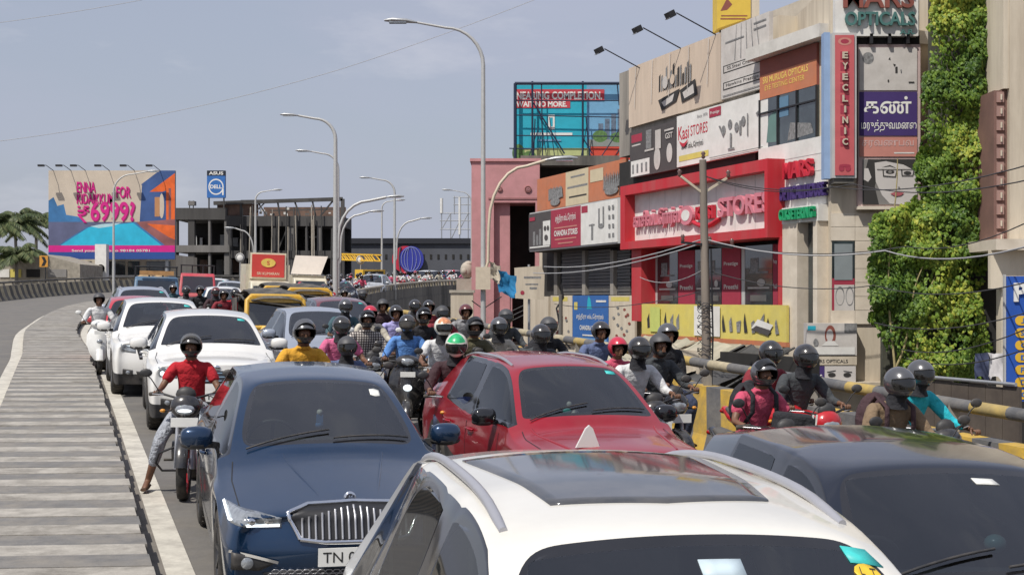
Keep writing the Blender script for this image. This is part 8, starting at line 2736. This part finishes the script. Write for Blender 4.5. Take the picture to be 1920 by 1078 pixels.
# chevron sign
cs = thing('chevron_sign', 'orange chevron sign on a thin post at the bend, below the big billboard', 'sign', (px(82, 92), 92, zfun(-27, 92)))
zc_ = pz(490, 92) - cs.location.z
m = MB(); m.box((0, 0, zc_), (.55, .04, .75), mat('sign_orange', (.6, .28, .04), .5)); so = m.build('board', cs)
m = MB(); m.prism([(-.15, zc_ - .3), (.05, zc_ - .3), (.2, zc_), (.05, zc_ + .3), (-.15, zc_ + .3), (0, zc_)], -.035, -.022, black_m); m.build('arrow', so)
m = MB(); m.cyl((.1, .05, -2), (.1, .05, zc_), .04, black_m, n=6); m.build('post', cs)
for (xx, yy, YY, lb) in ((450, 483, 92, 'round white traffic sign above the cars near the goods van'), (676, 487, 95, 'round white traffic sign above the yellow crane truck')):
    X = px(xx, YY); zb_ = zfun(X, YY)
    cs = thing('traffic_sign', lb, 'sign', (X, YY, zb_)); zc_ = pz(yy, YY) - zb_
    m = MB(); m.lathe([(0, -.03), (.28, -.03), (.3, 0), (0, 0)], c_white, (0, 0, zc_), 'y', 20); so = m.build('disc', cs)
    m = MB(); m.lathe([(.2, -.036), (.28, -.036), (.28, -.031), (.2, -.031)], c_steel, (0, 0, zc_), 'y', 20); m.build('ring', so)
    m = MB(); m.cyl((0, .04, 0), (0, .04, zc_), .035, galv, n=6); m.build('post', cs)

# ---- unfinished building
ub = Cam('unfinished_building', 'unfinished dark concrete building with open storeys and scaffolding', 'building', 326, 132)
def ur(x0, x1, y0, y1): return ub.rect(x0, x1, y0, y1)
cdk = mat('raw_dark_concrete', (.075, .072, .07), .9, var=.35, scale=.9, dirt=(.04, .04, .04), dirt_amt=.6, streak=True)
cmd = mat('raw_mid_concrete', (.2, .19, .18), .9, var=.25, scale=.7, dirt=(.08, .08, .08), dirt_amt=.6, streak=True)
brown_s = mat('rust_brown_sheet', (.16, .1, .075), .9, var=.5, scale=.8)
a = ur(326, 642, 402, 560); w = MB(); w.span((a[0], 7, 0), (a[1], 7.5, a[3]), dark_in); w.build('back_wall', ub.root)
for (x0_, x1_, y0_, y1_, m_, nm) in ((326, 425, 390, 412, cdk, 'roof_beam'), (425, 642, 405, 424, cdk, 'roof_beam'), (326, 432, 460, 473, cmd, 'floor_slab'), (432, 642, 470, 484, cdk, 'floor_slab'), (326, 642, 515, 520, cdk, 'floor_slab')):
    r = ur(x0_, x1_, y0_, y1_); ub.box(nm, r, -.1 if m_ is cmd else 0, 7, m_)
for x0_, x1_ in ((326, 332), (352, 364), (390, 394), (420, 433), (452, 462), (487, 491), (512, 521), (540, 550), (572, 576), (594, 601), (622, 626), (636, 643)):
    r = ur(x0_, x1_, 405, 560); ub.box('column', (r[0], r[1], 0, r[3]), .1, .8, cdk if (x0_ % 3) else cmd)
for x0_, x1_, y0_, y1_ in ((385, 395, 434, 459), (410, 420, 440, 458), (441, 451, 438, 458), (345, 350, 440, 458), (560, 575, 437, 440), (384, 394, 485, 505), (436, 446, 490, 508), (345, 350, 486, 500), (335, 339, 436, 456)):
    r = ur(x0_, x1_, y0_, y1_); ub.box('daylight_panel', r, 6.7, 6.95, pm_('daylight_gap', (.5, .5, .5)))  # pale panels, daylight through the open storeys put into their colour
r = ur(643, 0, 0, 0)
# upper open steel storey
for (p0, p1, t) in (((400, 381, 0), (642, 373, 0), .35), ((451, 377, 0), (642, 374, 0), .2), ((451, 380, 0), (451, 405, 0), .2), ((483, 380, 0), (500, 405, 0), .12), ((520, 378, 0), (524, 405, 0), .15), ((552, 378, 0), (562, 405, 0), .15), ((585, 376, 0), (592, 408, 0), .15), ((625, 375, 0), (600, 405, 0), .15), ((498, 378, 0), (470, 405, 0), .1), ((642, 373, 0), (642, 560, 0), .35), ((520, 470, 0), (537, 430, 0), .12), ((505, 395, 0), (640, 392, 0), .1)):
    m = MB(); m.bar((px(p0[0], 132) - ub.o.x, .2, pz(p0[1], 132) - GZ), (px(p1[0], 132) - ub.o.x, .2, pz(p1[1], 132) - GZ), t, t, cdk); m.build('steel_member', ub.root)
r = ur(405, 482, 382, 404); ub.box('rusty_sheet', r, .5, .7, brown_s)
r = ur(482, 640, 384, 404); ub.box('rusty_sheet', r, 3.5, 3.7, brown_s)
rg = random.Random(8)
for k in range(14):
    x_ = rg.uniform(470, 636); y_ = rg.uniform(392, 404); r = ur(x_, x_ + rg.uniform(3, 9), y_ - rg.uniform(2, 6), y_); ub.box('loose_panel', r, 1 + .1 * k, 1.05 + .1 * k, c_white if k % 2 else cmd)
for k in range(26):
    x_ = rg.uniform(430, 640); t_ = rg.uniform(-4, 4); m = MB(); m.cyl((px(x_, 132) - ub.o.x, -.3, pz(rg.uniform(500, 560), 132) - GZ), (px(x_ + t_, 132) - ub.o.x, -.3, pz(rg.uniform(385, 430), 132) - GZ), .06, cdk if k % 3 else con_light, n=5); m.build('scaffold_pole', ub.root)
for k in range(10):
    x_ = 335 + 31 * k; r = ur(x_, x_ + rg.uniform(8, 20), 486, rg.uniform(500, 520)); ub.box('brick_infill', r, 2, 2.2, brown_s if k % 2 else cmd)
for x_ in (350, 357, 472, 483): 
    r = ur(x_, x_ + 1.4, 375, 392); ub.box('roof_post', r, 1, 1.1, cdk)
r = ur(349, 361, 376, 384); ub.box('roof_tank', r, .8, 1.6, cmd)
# computer sign tower on its roof
ds = Cam('rooftop_sign', 'blue rooftop sign with a round white logo, black strip above', 'sign', 388, 130, z=0)
a = ds.rect(388, 422, 330, 371); bo = ds.box('board', a, 0, .4, pm_('sign_bright_blue', (.03, .14, .42)))
ring = [('e', .5, .5, .42, .37, c_txtw), ('e', .5, .5, .36, .31, pm_('sign_bright_blue', (.03, .14, .42))), ('t', 'DELL', .18, .42, .64, .17, c_txtw, .03), ('r', .84, .12, .92, .4, c_txtw)]
deco(bo, a, 0, ring, .01)
a2 = ds.rect(388, 422, 320, 330); b2 = ds.box('black_strip', a2, 0, .4, pm_('sign_navy_black', (.01, .015, .03)))
deco(b2, a2, 0, [('t', 'ASUS', .1, .2, .8, .6, c_txtw, .03)], .01)
for x_ in (391, 419): r = ds.rect(x_ - 1, x_ + 1, 371, 392); ds.box('leg', r, .1, .3, cdk)
# long dark wall with the round logo
dw = Cam('long_building', 'long dark slate building with a round red and blue logo', 'building', 640, 150)
a = dw.rect(640, 1000, 450, 600); w = MB(); w.span((a[0], 0, 0), (a[1], 12, a[3]), mat('slate_wall', (.085, .09, .105), .85, var=.12, scale=.4, dirt=(.05, .05, .06), dirt_amt=.4)); wl_ = w.build('wall', dw.root)
r = dw.rect(638, 1000, 447, 457); dw.box('roof_beam', r, -.3, 12, mat('slate_dark', (.02, .022, .03), .8))
for k in range(17):
    r = dw.rect(652 + 14 * k, 656 + 14 * k, 477, 486)
    if 735 < 652 + 14 * k < 792: continue
    dw.box('window', r, -.05, -.002, dark_in)
logo_b = pm_('logo_blue', (.03, .04, .32)); logo_r = pm_('logo_red', (.5, .02, .05))
r = dw.rect(741, 791, 461, 512)
lg_ = MB(); cx_, cz_ = (r[0] + r[1]) / 2, (r[2] + r[3]) / 2; R0 = (r[1] - r[0]) / 2
def disc(cx, cz, rx, rz, y, m, nm, par): b = MB(); b.prism(ell(cx, cz, rx, rz, 28), y - .05, y, m); return b.build(nm, par)
lo_ = thing('round_logo', 'round red and blue emblem on the dark slate wall', 'emblem', (dw.o.x + cx_, 149.6, GZ + cz_))
disc(-.3, 0, R0, R0, -.02, logo_r, 'red_disc', lo_); disc(.35, 0, R0 * .92, R0 * .98, -.1, logo_b, 'blue_disc', lo_)
for k, (rx, off_) in enumerate(((.72, .3), (.45, .25), (.2, .2))):
    b = MB(); b.tube([(off_ + R0 * rx * cos(q), -.17, R0 * .92 * sin(q)) for q in [2 * pi * i / 24 for i in range(25)]], .05, pm_('logo_pale', (.2, .22, .45)), 5); b.build('ring', lo_)
b = MB(); b.tube([(-.75 - R0 * .15 * cos(q), -.17, R0 * .9 * sin(q)) for q in [-pi / 2 + pi * i / 12 for i in range(13)]], .07, MATS['slate_wall'], 5); b.build('ring', lo_)
# scaffold tower
sc = Cam('scaffold_tower', 'thin scaffold tower with a white mast left of the pink building', 'scaffold', 823, 155, z=0)
def sbar(x0_, y0_, x1_, y1_, t=.12, m_=galv, nm='tube', d=0):
    m = MB(); m.cyl((px(x0_, 155) - sc.o.x, d, pz(y0_, 155)), (px(x1_, 155) - sc.o.x, d, pz(y1_, 155)), t / 2, m_, n=6); m.build(nm, sc.root)
for x_ in (828, 845, 862, 878): sbar(x_, 400, x_, 450)
for x_ in (852, 862, 878): sbar(x_, 368, x_, 402)
for y_ in (400, 414, 430): sbar(825, y_, 882, y_)
for y_ in (370, 384): sbar(850, y_, 882, y_)
sbar(828, 430, 845, 400); sbar(862, 430, 878, 400); sbar(845, 450, 862, 414)
sbar(828, 372, 828, 400, .35, c_white, 'mast'); sbar(862, 370, 862, 440, .3, c_white, 'mast')
m = MB(); X = px(828, 155) - sc.o.x; m.cyl((X, 0, GZ), (X, 0, pz(450, 155)), .2, galv, n=6); m.build('mast', sc.root)
# round pale planter / sculpture head at end of the parapet
pl = thing('sculpture', 'pale lion head ornament at the end of the far parapet before the pink building', 'sculpture', (px(876, 60), 60, pz(522, 60)))
m = MB(); m.ball((0, 0, .35), (.3, .28, .38), con_light, 14, 9); m.ball((-.12, -.2, .3), (.14, .14, .16), con_light, 10, 7); m.ball((.05, 0, .62), (.2, .2, .14), con_light, 10, 6); m.build('head', pl)
m = MB(); m.span((-.45, -.4, -.6), (.4, .4, -.02), con_light); m.span((-.3, -.3, GZ - pl.location.z), (.3, .3, -.6), con_dark); m.build('plinth', pl)
# city blocks further off so that the horizon is closed
fc = [pm_('far_cream', (.38, .35, .3), scale=.3), pm_('far_grey', (.3, .3, .3), scale=.3), pm_('far_pink', (.36, .27, .25), scale=.3)]
for k, (X, wd_, hh, lb) in enumerate(((-150, 60, 7.2, 'cream far block beyond the palms'), (-88, 50, 6.6, 'grey far block between palms and billboard'), (-34, 44, 6.8, 'dusty pink far block behind the big billboard'),
        (16, 50, 7.4, 'cream far block behind the long slate building'), (72, 56, 8, 'grey far block behind the pink building'), (134, 60, 8, 'dusty pink far block behind the shops'))):
    b = thing('far_building', lb, 'building', (X, 215, GZ))
    m = MB(); m.span((-wd_ / 2, 0, 0), (wd_ / 2, 12, hh), fc[k % 3]); m.build('wall', b)
    m = MB(); m.span((-wd_ / 2 - .1, -.1, hh), (wd_ / 2 + .1, 12.1, hh + .4), fc[(k + 1) % 3]); m.build('parapet', b)
    for q_ in range(12):
        xx = -wd_ / 2 + wd_ * (q_ + .5) / 12; m = MB(); m.span((xx - .9, -.06, 4.9), (xx + .9, -.002, 6.2), c_glass); m.build('window', b)
